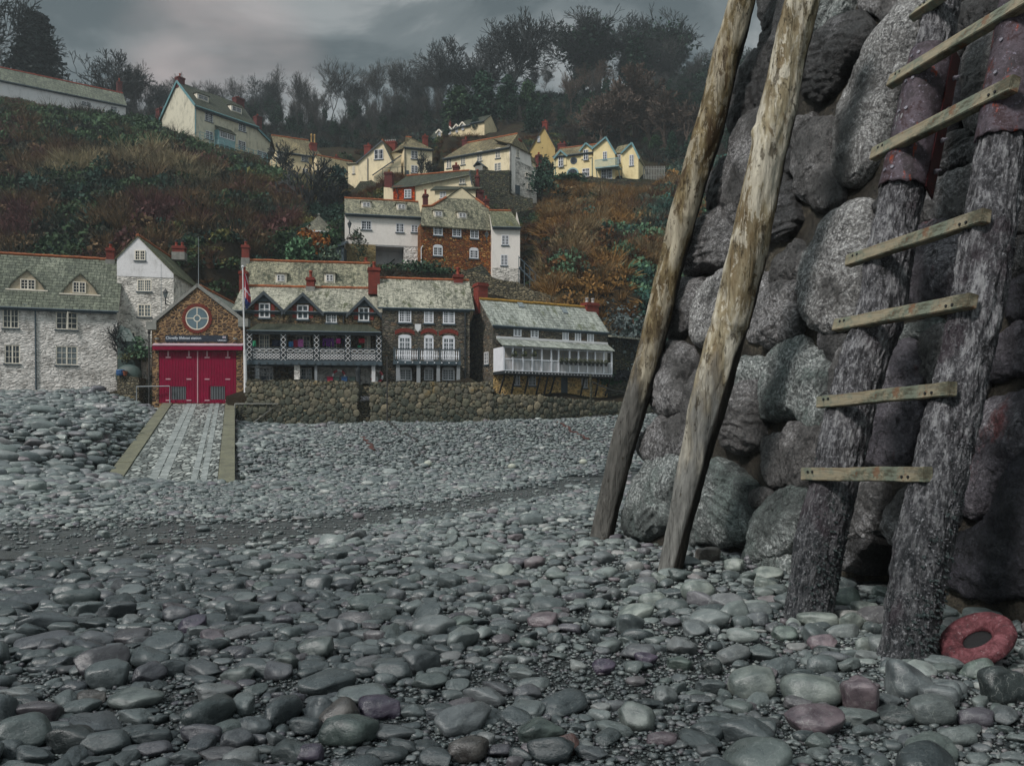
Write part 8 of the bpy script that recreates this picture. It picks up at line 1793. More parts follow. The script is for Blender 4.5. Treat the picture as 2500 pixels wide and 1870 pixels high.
# courses outside the picture, so that the wall goes on
rg = np.random.default_rng(4)
for i in range(22):
 u0 = rg.uniform(-6.5, -3.2) if i < 14 else rg.uniform(-3, 3.6); z0 = rg.uniform(0, 6) if i < 14 else rg.uniform(6.4, 7.4); q = []
 pts = [(u0 + .7 * math.cos(t) * rg.uniform(.8, 1.2), z0 + .45 * math.sin(t) * rg.uniform(.8, 1.2)) for t in np.linspace(0, 2 * PI, 8, endpoint=False)]
 def back(u, z): p = O3 + AL * u + UPV * z; return p
 P3 = [back(*p) for p in pts]
 if min(p[1] for p in P3) < .6: continue
 # skip any that would stand in the picture's field
 cpt = back(u0, z0); sx = CX + cpt[0] / cpt[1] * F; sy = HZ - (cpt[2] - CH) / cpt[1] * F
 if -50 < sx < 2640 and sy > -140: continue
 boulder([(CX + p[0] / p[1] * F, HZ - (p[2] - CH) / p[1] * F) for p in P3], 'rock', .5, seed=100 + i, n=48, m=14)
# core: mortar face, end and top
SIL = [(1905, -250), (1895, 0), (1880, 60), (1860, 150), (1822, 280), (1812, 340), (1765, 470), (1708, 620), (1665, 850), (1650, 900), (1628, 990), (1602, 1100), (1570, 1240), (1562, 1340)]
mb = MB(); fr_ = [wallpt(x, y, -.02) for x, y in SIL]; topz = 8.0
base = []; n = 90; Vc = []; zs = [p[2] for p in fr_][::-1]; us = [uvw(p)[0] for p in fr_][::-1]; vs_ = [uvw(p)[1] for p in fr_][::-1]
nu, nv = 150, 110; vv = np.linspace(-.6, 8.2, nv); ue = np.interp(vv, vs_, us); G_ = []
for j, v_ in enumerate(vv):
 for i in range(nu): t = i / (nu - 1); u = -9 + (ue[j] + 9) * (1 - (1 - t) ** 1.3); G_.append((u, v_))
G_ = np.array(G_); Pw = O3 + AL * G_[:, :1] + UPV * G_[:, 1:2] + NV * (-.03 + .06 * fbm(np.column_stack([G_ * 2.2, np.zeros(len(G_))]), 4)[:, None])
# cavity at the foot between the ladder rails
cc = wallpt(*pix('x', 1345, 1440)); dc = np.linalg.norm((Pw - cc) * np.array((1, 1, .9)), axis=1); Pw = Pw - NV * (np.clip(1 - dc / .42, 0, 1) ** .5 * .8)[:, None]
endc = Pw.reshape(nv, nu, 3)[:, -1]; dep = 5; ext = np.array([.85, .3, 0]); rows = [endc + ext * (k * .45) + .1 * np.stack([perlin(endc * 1.3 + k)] * 3, 1) * (k > 0) for k in range(1, dep + 1)]
full = np.concatenate([Pw.reshape(nv, nu, 3)] + [r[:, None] for r in rows], 1); nu2 = nu + dep
ii, jj = np.meshgrid(np.arange(nv - 1), np.arange(nu2 - 1), indexing='ij'); a = (ii * nu2 + jj).ravel(); np_obj('core', full.reshape(-1, 3) - O3, np.column_stack([a, a + 1, a + nu2 + 1, a + nu2]), M['mortar'], hwall)
tp = full[-1] - O3; mb = MB(); bk = tp + np.array((4.0, 1.4, 0)); mb.v = [tuple(q) for q in np.concatenate([tp, bk])]; mb.f = [(i, i + 1, nu2 + i + 1, nu2 + i) for i in range(nu2 - 1)]; mb.m = [0] * len(mb.f); mb.build('top', M['mortar'], hwall)
# ======================= poles
def pole(pts, mat, o, name, seed, n=72, step=.03, rough=.012, ridge=.0, lump=.02, rot=None, top=None, burl=(), wf=1.0, O=None):
 pts = [(P(*pix(v, x, y), d), w * wf / 2 / VW[v][2] / F * d) for v, x, y, w, d in pts]; C_ = np.array([p for p, r in pts]); R_ = np.array([r for p, r in pts]); s = np.concatenate([[0], np.cumsum(np.linalg.norm(np.diff(C_, axis=0), axis=1))])
 m = int(s[-1] / step); t = np.linspace(0, s[-1], m); cen = np.stack([np.interp(t, s, C_[:, k]) for k in range(3)], 1)
 ker = np.hanning(25); ker /= ker.sum()
 for k in range(3): pad = np.concatenate([2 * cen[0, k] - cen[12:0:-1, k], cen[:, k], 2 * cen[-1, k] - cen[-2:-14:-1, k]]); cen[:, k] = np.convolve(pad, ker, 'valid')
 rr = np.interp(t, s, R_); ax = np.gradient(cen, axis=0); ax /= np.linalg.norm(ax, axis=1)[:, None]; xx = np.cross(ax, np.array((0, 1.0, 0.2))); xx /= np.linalg.norm(xx, axis=1)[:, None]; yy = np.cross(ax, xx)
 th = np.linspace(0, 2 * PI, n, endpoint=False); cs = np.cos(th)[None, :, None]; sn = np.sin(th)[None, :, None]; dirv = xx[:, None] * cs + yy[:, None] * sn
 q = np.stack([np.cos(th)[None].repeat(m, 0) * .12, np.sin(th)[None].repeat(m, 0) * .12, t[:, None].repeat(n, 1)], 2).reshape(-1, 3) + seed * 3.7
 d = lump * fbm(q * np.array((6, 6, 1.3)), 3) + rough * fbm(q * np.array((30, 30, 5)), 4, .6)
 if ridge: vq = q * np.array((42, 42, 6)); d += ridge * (np.abs(perlin(vq + perlin(q * 12)[:, None] * 1.2)) * 2 - .4) + ridge * .8 * (np.abs(perlin(vq * 2.1 + 4)) - .2)
 d = d.reshape(m, n)
 for ft, ang, dp, wd_, hd_ in burl:    # knots and scars: position along 0..1, angle, depth (+out, -in), width, height
  dd_ = ((th[None] - ang + PI) % (2 * PI) - PI) / wd_; d = d + dp * np.exp(-dd_ ** 2 - ((t[:, None] - ft * s[-1]) / hd_) ** 2)
 V_ = (cen[:, None] + dirv * (rr[:, None] + d)[..., None]); O = V_[0].mean(0) if O is None else O
 Vv = V_.reshape(-1, 3); a = (np.arange(m - 1)[:, None] * n + np.arange(n)[None]).ravel(); b = (np.arange(m - 1)[:, None] * n + (np.arange(n)[None] + 1) % n).ravel(); Fq = np.column_stack([a, b, b + n, a + n])
 Vv = np.vstack([Vv, cen[:1], cen[-1:]]); k = len(Vv); tri = [(k - 2, (i + 1) % n, i, i) for i in range(n)] + [(k - 1, (m - 1) * n + i, (m - 1) * n + (i + 1) % n, (m - 1) * n + (i + 1) % n) for i in range(n)]
 me = bpy.data.meshes.new(name); faces = [tuple(f) for f in Fq.tolist()] + [f[:3] for f in tri]; me.from_pydata([tuple(v) for v in (Vv - O).tolist()], [], faces); me.materials.append(M[mat]); me.polygons.foreach_set('use_smooth', [True] * len(faces))
 at = me.attributes.new('rot', 'FLOAT', 'POINT'); rv = np.zeros(len(Vv), np.float32)
 if rot is not None: rv[:m * n] = rot(th[None].repeat(m, 0), (t[:, None] / s[-1]).repeat(n, 1), dirv).ravel()
 at.data.foreach_set('value', rv); me.update()
 ob = lk(bpy.data.objects.new(name, me), o); return ob, cen, rr, O
def darkside(lo, hi, seed):   # darker wood along the right-hand side
 def f(th, t, dv):
  nz = perlin(np.column_stack([(t * 9).ravel(), (th * .9).ravel(), np.full(t.size, seed)])).reshape(t.shape); e = dv[..., 0] + .25 * nz; thr = np.interp(t, [0, .18, .5, 1], lo); return np.clip((e - thr) / .12, 0, 1)
 return f
pa = [('h', 112, 1010, 92, 9.95), ('h', 122, 965, 92, 10.0), ('h', 205, 600, 104, 9.95), ('h', 315, 240, 118, 9.9), ('g', 500, 1230, 125, 9.85), ('g', 558, 1000, 140, 9.8), ('g', 645, 700, 142, 9.75), ('g', 745, 320, 140, 9.7), ('g', 828, 0, 128, 9.6), ('g', 905, -330, 120, 9.5)]
o = thing('leaning_pole', 'leaning weathered timber pole farthest from the ladder, with a dark hollow low down', 'pole', (0, 0, 0)); ob, cen, rr, OO = pole(pa, 'pole_a', o, 'shaft', 1, lump=.02, rough=.006, rot=darkside([.35, .45, .62, .8], 0, 3.3), burl=((.34, 0.2, -.09, .35, .16), (.55, PI * .5, .02, .3, .05), (.62, 2.2, .025, .3, .06), (.5, .6, -.03, .4, .2)))
o.location = OO.tolist()
pb_ = [('h', 405, 1165, 92, 7.4), ('h', 412, 1120, 92, 7.43), ('h', 462, 880, 104, 7.42), ('h', 505, 700, 122, 7.4), ('h', 560, 470, 150, 7.38), ('h', 622, 230, 160, 7.35), ('h', 668, 60, 150, 7.33), ('g', 775, 1600, 185, 7.3), ('g', 850, 1250, 180, 7.28), ('g', 925, 880, 172, 7.25), ('g', 1000, 550, 168, 7.22), ('g', 1070, 250, 162, 7.2), ('g', 1125, 0, 155, 7.15), ('g', 1195, -330, 150, 7.1)]
o = thing('leaning_pole', 'pale stripped timber pole leaning on the wall nearest the ladder', 'pole', (0, 0, 0)); ob, cen, rr, OO = pole(pb_, 'pole_b', o, 'shaft', 2, lump=.022, rough=.006, rot=darkside([.1, .3, .72, .95], 0, 7.3), burl=((.2, .5, -.05, .5, .3), (.45, .4, -.04, .4, .2), (.7, .1, .03, .35, .06)))
o.location = OO.tolist()
# ======================= ladder
lad = thing('ladder', 'rough ladder of two bark-covered trunks with pale timber rungs against the harbour wall', 'ladder', (0, 0, 0)); ZO = np.zeros(3)
pc = [('h', 985, 1400, 205, 5.45), ('h', 1005, 1330, 208, 5.5), ('h', 1060, 1000, 232, 5.55), ('h', 1118, 760, 225, 5.6), ('h', 1185, 450, 225, 5.7), ('h', 1258, 150, 225, 5.78), ('g', 1500, 1600, 255, 5.8), ('g', 1550, 1250, 245, 5.88), ('g', 1612, 950, 230, 5.95), ('g', 1700, 560, 215, 6.05), ('g', 1765, 250, 200, 6.12), ('g', 1810, 60, 190, 6.18), ('g', 1850, -250, 180, 6.25)]
pd = [('h', 1420, 1570, 235, 4.42), ('h', 1432, 1510, 240, 4.48), ('h', 1505, 1000, 262, 4.62), ('h', 1598, 600, 238, 4.74), ('h', 1688, 200, 228, 4.84), ('g', 1985, 1500, 285, 4.88), ('g', 2045, 1100, 280, 4.97), ('g', 2112, 700, 262, 5.06), ('g', 2180, 300, 250, 5.14), ('g', 2240, -50, 245, 5.22), ('g', 2280, -300, 240, 5.28)]
rc, cenC, rrC, _ = pole(pc, 'bark', lad, 'rail', 3, n=150, step=.02, ridge=.009, lump=.016, rough=.009, O=ZO, wf=.87)
rd, cenD, rrD, _ = pole(pd, 'bark', lad, 'rail', 4, n=160, step=.018, ridge=.009, lump=.016, rough=.010, O=ZO, wf=.87)
RU = [(('h', 992, 700), ('h', 1528, 700), 68), (('h', 1058, 393), ('h', 1632, 333), 62), (('g', 1290, 1600), ('g', 1962, 1478), 74), (('g', 1352, 1283), ('g', 2030, 1060), 72), (('g', 1476, 760), ('g', 2172, 410), 82), (('g', 1560, 405), ('g', 2450, -130), 82), (('g', 1678, 75), ('g', 2400, -420), 82)]
def atz(cen, rr, py):       # pole point seen at source row py
 sy = HZ - (cen[:, 2] - CH) / cen[:, 1] * F; i = int(np.argmin(np.abs(sy - py))); return cen[i], rr[i]
for k, (a, b, hpx) in enumerate(RU):
 ax_, ay_ = pix(*a); bx_, by_ = pix(*b); s = VW[a[0]][2]
 ca, ra = atz(cenC, rrC, ay_ * .8 + by_ * .2); cb, rb_ = atz(cenD, rrD, by_ * .95 + ay_ * .05)
 da = ca[1] - ra - .06; db = cb[1] - rb_ - .09
 # same line carried to each end
 xs = lambda x, y, d: P(x, y, d)
 fx = lambda x: da + (db - da) * ((x - (CX + ca[0] / ca[1] * F)) / ((CX + cb[0] / cb[1] * F) - (CX + ca[0] / ca[1] * F)))
 A_ = xs(ax_, ay_ , fx(ax_)); B_ = xs(bx_, by_, min(fx(bx_), db + .2) if fx(bx_) > 3.9 else 3.9); w = hpx / s / F * (A_[1] + B_[1]) / 2 * .88
 L = np.linalg.norm(B_ - A_); bm = bmesh.new(); bmesh.ops.create_cube(bm, size=1); bmesh.ops.scale(bm, vec=(L, .062, w), verts=bm.verts); bmesh.ops.subdivide_edges(bm, edges=[e for e in bm.edges if abs(e.verts[0].co.x - e.verts[1].co.x) > .01], cuts=24)
 bmesh.ops.bevel(bm, geom=[e for e in bm.edges if e.is_boundary or len(e.link_faces) == 2 and e.calc_face_angle(0) > .8], offset=.005, segments=2, affect='EDGES')
 for v in bm.verts: nn = math.sin(v.co.x * 9 + k) * .002 + math.sin(v.co.x * 31 + v.co.z * 40 + k) * .0012; v.co.z += nn; v.co.y += nn
 me = bpy.data.meshes.new('rung'); bm.to_mesh(me); bm.free(); me.materials.append(M['rung'])
 o = lk(bpy.data.objects.new('rung', me), lad); d = Vector((B_ - A_).tolist()).normalized(); y = Vector((.1, 1, -.05)); z = d.cross(y).normalized(); y = z.cross(d).normalized()
 R_ = Matrix((d, y, z)).transposed().to_4x4(); R_.translation = Vector(((A_ + B_) / 2).tolist()); o.matrix_local = R_
 for fx_ in (-.5 + .09 / L, -.5 + .14 / L, .5 - .12 / L, .5 - .17 / L): mb = MB().lathe([(.009, -.004), (.009, .004)], (0, 0, 0), 7); v0 = mb.v[-14:]; mb.v[-14:] = [(fx_ * L + q[0], -.033 + q[2], q[1] + .015 * (1 if fx_ > 0 else -1) * (1 if abs(fx_) > .45 else -1)) for q in v0]; mb.build('nail', M['flue'], o)
 pass
# metal sleeves on the trunks
def sleeve(cen, rr, y0, y1, a0, a1, nm, th=.012, bend=None, mat='sleeve'):
 sy = HZ - (cen[:, 2] - CH) / cen[:, 1] * F; i0, i1 = sorted((int(np.argmin(np.abs(sy - y0))), int(np.argmin(np.abs(sy - y1))))); c = cen[i0:i1]; r = rr[i0:i1]; ax = np.gradient(c, axis=0); ax /= np.linalg.norm(ax, axis=1)[:, None]
 xx = np.cross(ax, np.array((0, 1.0, .2))); xx /= np.linalg.norm(xx, axis=1)[:, None]; yy = np.cross(ax, xx)   # xx to the right or left, yy away
 if xx[0, 0] < 0: xx = -xx
 if yy[0, 1] > 0: yy = -yy        # yy now towards the camera
 n = 30; th_ = np.linspace(a0, a1, n); m = len(c); wob = .006 * fbm(np.column_stack([np.repeat(np.arange(m), n) * .05, np.tile(th_, m), np.zeros(m * n)]), 3).reshape(m, n)
 edge = .035 * perlin(np.column_stack([th_ * 2.3, np.zeros(n), np.zeros(n)])); V_ = c[:, None] + (xx[:, None] * np.cos(th_)[None, :, None] + yy[:, None] * np.sin(th_)[None, :, None]) * (r[:, None, None] + .022 + wob[..., None])
 V_[0] += ax[0] * edge[:, None]; V2 = V_ - (xx[:, None] * np.cos(th_)[None, :, None] + yy[:, None] * np.sin(th_)[None, :, None]) * th
 allv = np.concatenate([V_.reshape(-1, 3), V2.reshape(-1, 3)]); a = (np.arange(m - 1)[:, None] * n + np.arange(n - 1)[None]).ravel(); N2 = m * n
 Fq = np.vstack([np.column_stack([a, a + 1, a + n + 1, a + n]), np.column_stack([a + n, a + n + 1, a + 1, a]) + N2]); b = np.arange(n - 1); Fq = np.vstack([Fq, np.column_stack([b + 1, b, b + N2, b + N2 + 1])]); k = np.arange(m - 1) * n
 Fq = np.vstack([Fq, np.column_stack([k, k + n, k + n + N2, k + N2]), np.column_stack([k + n - 1, k + n - 1 + N2, k + 2 * n - 1 + N2, k + 2 * n - 1])])
 o = np_obj('sleeve', allv, Fq, M[mat], lad); return o, c, r, xx, yy, ax
s1, c, r, xx, yy, ax = sleeve(cenC, rrC, 128, 470, rad(58), rad(200), 0)
# rusted side plate with bolts
def plate(c, r, xx, yy, w0, w1, name='side_plate'):
 m = len(c); mb = MB(); a0 = rad(60); P0 = c + (xx * math.cos(a0) + yy * math.sin(a0)) * (r[:, None] + .03); Q0 = c + xx * (r[:, None] + .07) + yy * .03
 for i in range(0, m - 6, 6): j = min(i + 6, m - 1); mb.add([P0[i], Q0[i], Q0[j], P0[j], P0[i] - yy[i] * .02, Q0[i] - yy[i] * .02, Q0[j] - yy[j] * .02, P0[j] - yy[j] * .02], [(0, 1, 2, 3), (7, 6, 5, 4), (0, 3, 7, 4), (1, 5, 6, 2)] + ([(0, 4, 5, 1)] if i == 0 else []))
 o = mb.build(name, M['rust_plate'], lad)
 for f in (.16, .38, .6, .82): i = int(f * (m - 1)); p = (P0[i] * .45 + Q0[i] * .55) + yy[i] * .004; mb = MB(); mb.tube([p - yy[i] * .01, p + yy[i] * .022 + xx[i] * .01], .017, 6); mb.tube([p, p + yy[i] * .045 + xx[i] * .02], .009, 6); mb.build('bolt', M['bolt'], o)
plate(c, r, xx, yy, 0, 0)
for f in (.1, .3, .52, .75, .93):
 for an in (rad(150), rad(172)): i = int(f * (len(c) - 1)); d = xx[i] * math.cos(an) + yy[i] * math.sin(an); p = c[i] + d * (r[i] + .025); MB().tube([p - d * .005, p + d * .006], .013, 7).build('rivet', M['bolt'], s1)
s2, c, r, xx, yy, ax = sleeve(cenD, rrD, -60, 352, rad(35), rad(205), 0)
for f in (.2, .35, .55, .7, .9):
 for an in (rad(95), rad(160)): i = int(f * (len(c) - 1)); d = xx[i] * math.cos(an) + yy[i] * math.sin(an); p = c[i] + d * (r[i] + .025); MB().tube([p - d * .005, p + d * .008], .012, 7).build('rivet', M['bolt'], s2)
# weed and barnacles on the trunks
def tufts(cen, rr, n, zmax, seed, size=.03):
 g = np.random.default_rng(seed); V_ = []; Fc = []
 for _ in range(n):
  k = int(g.random() ** 1.2 * len(cen) * .5); c, r = cen[k], rr[k]
  if c[2] > zmax * g.random() + .15: continue
  a = g.uniform(0, 2 * PI); d = np.array((math.cos(a), -abs(math.sin(a)), 0)); p = c + d * r * .98
  for _l in range(4):
   e = d * g.uniform(.4, 1.1) + np.array((g.normal() * .7, g.normal() * .3, -g.uniform(.1, 1.3))); e /= np.linalg.norm(e); s = size * g.uniform(.5, 1.3); w = np.cross(e, d); w = w / (np.linalg.norm(w) + 1e-6) * s * .3; b = len(V_)
   V_ += [p - w * .4, p + w * .4, p + e * s * .6 + w, p + e * s, p + e * s * .6 - w]; Fc.append((b, b + 1, b + 2, b + 4)); Fc.append((b + 2, b + 3, b + 4, b + 4))
 V_ = np.array(V_); q = np.array([f for f in Fc]); tri = np.vstack([q[:, :3], np.column_stack([q[:, 0], q[:, 2], q[:, 3]])[q[:, 2] != q[:, 3]]]); return V_, tri
for cen, rr, sd_ in ((cenC, rrC, 1), (cenD, rrD, 2)):
 v_, f_ = tufts(cen, rr, 700, 1.0, sd_, .02); o = np_obj('seaweed', v_, f_, M['weed'], lad, smooth=False); o['kind'] = 'stuff'
 g = np.random.default_rng(sd_ + 5); n = 700; k = (g.random(n) ** 1.1 * len(cen) * .6).astype(int); a = g.uniform(0, 2 * PI, n); d = np.column_stack([np.cos(a), -np.abs(np.sin(a)), np.zeros(n)]); p = cen[k] + d * (rr[k] * 1.0)[:, None]; s = g.uniform(.003, .007, n); mm = np.zeros((n, 3, 3)); mm[:, 0, 0] = mm[:, 1, 1] = mm[:, 2, 2] = s
 v_, f_, _ = instances([ico(1)], np.zeros(n, int), mm, p); o = np_obj('barnacles', v_, f_, M['barnacle'], lad); o['kind'] = 'stuff'
# limpets on the boulders
g = np.random.default_rng(31); n = 900; pxs = g.uniform(1650, 2480, n); pys = 300 + g.random(n) ** .8 * 1050
print('fore done')
# ======================= red rubber ring
fz = .0; cr_ = P(*pix('z', 2008, 550), 4.4); o = thing('rubber_ring', 'faded red rubber fender ring lying on stones at the foot of the harbour wall', 'fender', cr_)
n, m = 96, 40; th = np.linspace(0, 2 * PI, n, endpoint=False); ph = np.linspace(0, 2 * PI, m, endpoint=False); Rr, rr_ = .134, .056; TH, PH = np.meshgrid(th, ph, indexing='ij')
q = np.sign(np.cos(PH)) * np.abs(np.cos(PH)) ** .8; w = np.sign(np.sin(PH)) * np.abs(np.sin(PH)) ** .8; rad_ = Rr + rr_ * q * 1.0; zz_ = rr_ * .72 * w
lip = (q < -.55) & (w > -.2); rad_ = np.where(lip, rad_ - .006, rad_); zz_ = np.where(lip, zz_ - .014, zz_)
V_ = np.stack([rad_ * np.cos(TH), rad_ * np.sin(TH), zz_], -1).reshape(-1, 3); V_ += (V_ / np.linalg.norm(V_, axis=1)[:, None]) * (.003 * fbm(V_ * 30, 4))[:, None]
a = (np.arange(n)[:, None] * m + np.arange(m)[None]).ravel(); b = (((np.arange(n) + 1) % n)[:, None] * m + np.arange(m)[None]).ravel(); c = (((np.arange(n) + 1) % n)[:, None] * m + ((np.arange(m) + 1) % m)[None]).ravel(); d = (np.arange(n)[:, None] * m + ((np.arange(m) + 1) % m)[None]).ravel()
rg_ = np_obj('ring', V_, np.column_stack([a, b, c, d]), M['fender'], o); QR = Vector((-.55, -.2, .8)).to_track_quat('Z', 'Y').to_euler(); rg_.rotation_euler = QR
mb = MB(); mb.lathe([(.055, -.03), (.085, -.028), (.085, -.01), (.055, -.012)], (0, 0, 0), 40); ir = mb.build('inner_flange', M['flue'], o, True); ir.rotation_euler = QR  # inner step, made black to fill the hole with painted shade
# ======================= vegetation
def foot_mask(xy, mrg=.3):
 k = np.zeros(len(xy), bool)
 for O, d, Wd, Dp, za, zb in PADS:
  r = xy - O; u = r @ d; v = r @ np.array([-d[1], d[0]]); k |= (u > -mrg) & (u < Wd + mrg) & (v > -2.2) & (v < Dp + mrg)
 return k
def near_front(xy):     # 0 far from any house front .. 1 right in front of one
 k = np.zeros(len(xy))
 for O, d, Wd, Dp, za, zb in PADS:
  r = xy - O; u = r @ d; v = r @ np.array([-d[1], d[0]]); k = np.maximum(k, np.clip(1 - np.maximum(np.maximum(-u, u - Wd), 0) / 2, 0, 1) * np.clip((v + 14) / 8, 0, 1) * (v < Dp * .5))
 return k
def bush_proto(kind, seed):
 g = np.random.default_rng(seed)
 if kind == 'leaf':      # leafy clump: small quads over a lumpy dome
  n = 110; p = g.normal(size=(n, 3)); p /= np.linalg.norm(p, axis=1)[:, None]; p *= (.45 + .55 * g.random((n, 1)) ** .5); p[:, 2] = np.abs(p[:, 2]) * .8; p *= 1 + .25 * perlin(p * 2 + seed)[:, None]
  a = g.normal(size=(n, 3)); a /= np.linalg.norm(a, axis=1)[:, None]; b = np.cross(a, g.normal(size=(n, 3))); b /= np.linalg.norm(b, axis=1)[:, None]; s = .11 * (.5 + g.random((n, 1)))
  V_ = np.stack([p - a * s - b * s * .6, p + a * s - b * s * .6, p + a * s * .5 + b * s * .7, p - a * s * .5 + b * s * .7], 1).reshape(-1, 3); return V_, np.arange(n * 4).reshape(-1, 4)
 n = 80 if kind == 'twig' else 70; Vv = []; Fq = []
 for i in range(n):
  a = g.uniform(0, 2 * PI); lean = g.uniform(.1, 1.0) if kind == 'twig' else g.uniform(.3, 1.2); d = np.array((math.cos(a) * lean, math.sin(a) * lean, 1.0)); d /= np.linalg.norm(d); p = np.array((math.cos(a), math.sin(a), 0)) * g.uniform(0, .35); L = g.uniform(.5, 1.15); sd_ = np.cross(d, g.normal(size=3)); sd_ /= np.linalg.norm(sd_); w = (.020 if kind == 'twig' else .05) * g.uniform(.6, 1.3); pr = None
  for k in range(4):
   t = k / 3; q = p + d * L * t + np.array((math.cos(a), math.sin(a), -.6)) * (t * t) * (.22 if kind == 'twig' else .45) * L; ww = w * (1 - t * .85); b = len(Vv); Vv += [q - sd_ * ww, q + sd_ * ww]
   if k: Fq.append((b - 2, b - 1, b + 1, b))
   if kind == 'twig' and k in (1, 2):
    e = d + g.normal(size=3) * .7; e /= np.linalg.norm(e); l2 = L * .3; b = len(Vv); Vv += [q - sd_ * ww * .6, q + sd_ * ww * .6, q + e * l2 + sd_ * .004, q + e * l2 - sd_ * .004]; Fq.append((b, b + 1, b + 2, b + 3)); Vv += [q, q]    # keep pairs aligned
    Vv[-2] = Vv[b - 2]; Vv[-1] = Vv[b - 1]
 return np.array(Vv), np.array(Fq)
LEAFB = [bush_proto('leaf', s) for s in range(6)]; TWIGB = [bush_proto('twig', 10 + s) for s in range(6)]; FERNB = [bush_proto('fern', 20 + s) for s in range(6)]
def sc(h, m=1.0): return np.array(hx(h)[:3]) * m
PAL_L = {'dark': sc('2c2e25'), 'red': sc('4e3230'), 'brown': sc('5a4833'), 'green': sc('34462e'), 'deep': sc('22362d'), 'pale': sc('857a60'), 'olive': sc('5a5830')}
PAL_R = {'rust': sc('644426'), 'orange': sc('74562e'), 'tan': sc('77664a'), 'deep': sc('28443c'), 'green': sc('48624a'), 'grey': sc('49554c'), 'brown': sc('4a3224')}
g = np.random.default_rng(77)
def veg_points(n, x0, x1, y0, y1, seed):
 g = np.random.default_rng(seed); xy = np.column_stack([g.uniform(x0, x1, n), g.uniform(y0, y1, n)]); k = (np.abs(xy[:, 0]) / xy[:, 1] < .68) & ~foot_mask(xy) & (xy[:, 1] > frontY(xy[:, 0]) + 1.0) & ~((xy[:, 1] < 72) & (xy[:, 0] > -30) & (xy[:, 0] < 10)) & ~((xy[:, 1] < 66.5) & (xy[:, 0] < -20)); return xy[k]
def nz(xy, s, o): return perlin(np.column_stack([xy / s, np.full(len(xy), o)]))
parts = {'scrub': [], 'bracken': [], 'ivy': []}
def sow(xy, pal_of, seed, size=(.7, 1.5)):
 g = np.random.default_rng(seed); z = hill_z(xy); n = len(xy); kinds, cols = pal_of(xy, g); s = g.uniform(*size, n) * (1 - .8 * near_front(xy))
 for kind, protos, key in ((0, LEAFB, 'ivy'), (1, TWIGB, 'scrub'), (2, FERNB, 'bracken')):
  k = np.where(kinds == kind)[0]
  if not len(k): continue
  ss_ = s[k] * np.array([1.0, 1.45, 1.0])[kind]; sm = np.zeros((len(k), 3, 3)); sm[:, 0, 0] = ss_; sm[:, 1, 1] = ss_; sm[:, 2, 2] = ss_ * g.uniform(.8, 1.3, len(k)); R_ = rotz(g.uniform(0, 6.28, len(k))) @ rotx(g.normal(.12, .1, len(k))); L = np.column_stack([xy[k], z[k] - .12 * ss_])
  c = cols[k] * g.uniform(.65, 1.4, (len(k), 1)); parts[key].append(instances(protos, g.integers(0, 6, len(k)), R_ @ sm, L, c))
def choose(pals, cuts, field, g, n):
 idx = np.searchsorted(cuts, field + g.normal(0, .13, n)); return idx
def left_pal(xy, g):
 n = len(xy); a = nz(xy, 9, 1.3) + .35 * nz(xy, 3.0, 5.1); b = nz(xy, 12, 9.7); hi = np.clip((xy[:, 1] - 92) / 22, 0, 1)
 names = ['red', 'brown', 'dark', 'deep', 'green']; idx = choose(None, [-.25, .08, .26, .46], a + .15 * hi, g, n); col = np.array([PAL_L[q] for q in names])[idx]; kind = np.array([1, 1, 1, 0, 0])[idx]
 lf_ = g.random(n) < .4; kind[lf_] = 0; pale = (b > .38) & (g.random(n) < .6); col[pale] = PAL_L['pale']; kind[pale] = 1; top = (hi > .72) & (g.random(n) < .45); col[top] = PAL_L['green'] * 1.25; kind[top] = 0; ol = (xy[:, 0] > -30) & (xy[:, 1] > 98) & (g.random(n) < .3); col[ol] = PAL_L['olive'] * 1.2; kind[ol] = 2
 return kind, col
def right_pal(xy, g):
 n = len(xy); a = nz(xy, 6.0, 2.2) + .4 * nz(xy, 2.4, 6.6); b = nz(xy, 7, 11.7); names = ['deep', 'green', 'brown', 'rust', 'tan', 'orange']; e = xy[:, 0] - (xy[:, 1] - 60) * .28; idx = choose(None, [-.3, -.12, .0, .13, .34], a - np.clip((e - 4) / 12, -.25, .55), g, n); col = np.array([PAL_R[q] for q in names])[idx]; kind = np.array([0, 0, 1, 2, 1, 1])[idx]; lf_ = g.random(n) < .38; kind[lf_] = 0; og_ = (a > -.05) & (g.random(n) < .22); col[og_] = PAL_R['orange']; kind[og_] = 2
 gy = (b > .25) & (g.random(n) < .5); col[gy] = PAL_R['grey']; kind[gy] = np.where(g.random(gy.sum()) < .5, 0, 1); return kind, col
def mid_pal(xy, g):
 n = len(xy); a = nz(xy, 5, 4.4); r = g.random(n); names = ['deep', 'green', 'olive', 'brown', 'rust']; P_ = dict(PAL_L); P_['rust'] = PAL_R['rust'] * .9; P_['brown'] = PAL_R['brown']; idx = choose(None, [-.3, -.05, .1, .3], a, g, n); return np.array([0, 0, 0, 1, 2])[idx], np.array([P_[q] for q in names])[idx]
L1 = veg_points(5200, -85, -23, 62, 128, 1); sow(L1, left_pal, 2, (.7, 1.7))
L2 = veg_points(1500, -34, -8, 72, 112, 3); sow(L2, mid_pal, 4, (.5, 1.1))
R1 = veg_points(4600, 2, 60, 69, 122, 5); R1 = R1[R1[:, 0] > 2 + (R1[:, 1] - 70) * .05]; sow(R1, right_pal, 6, (.6, 1.5))
M1 = veg_points(4200, -24, 12, 77, 140, 7); sow(M1, mid_pal, 8, (.35, .75))
def wood_pal(xy, g):
 n = len(xy); idx = g.integers(0, 4, n); return np.array([0, 1, 1, 0])[idx], np.array([sc('1d2a26'), sc('2c2b28'), sc('35302a'), sc('23352d')])[idx]
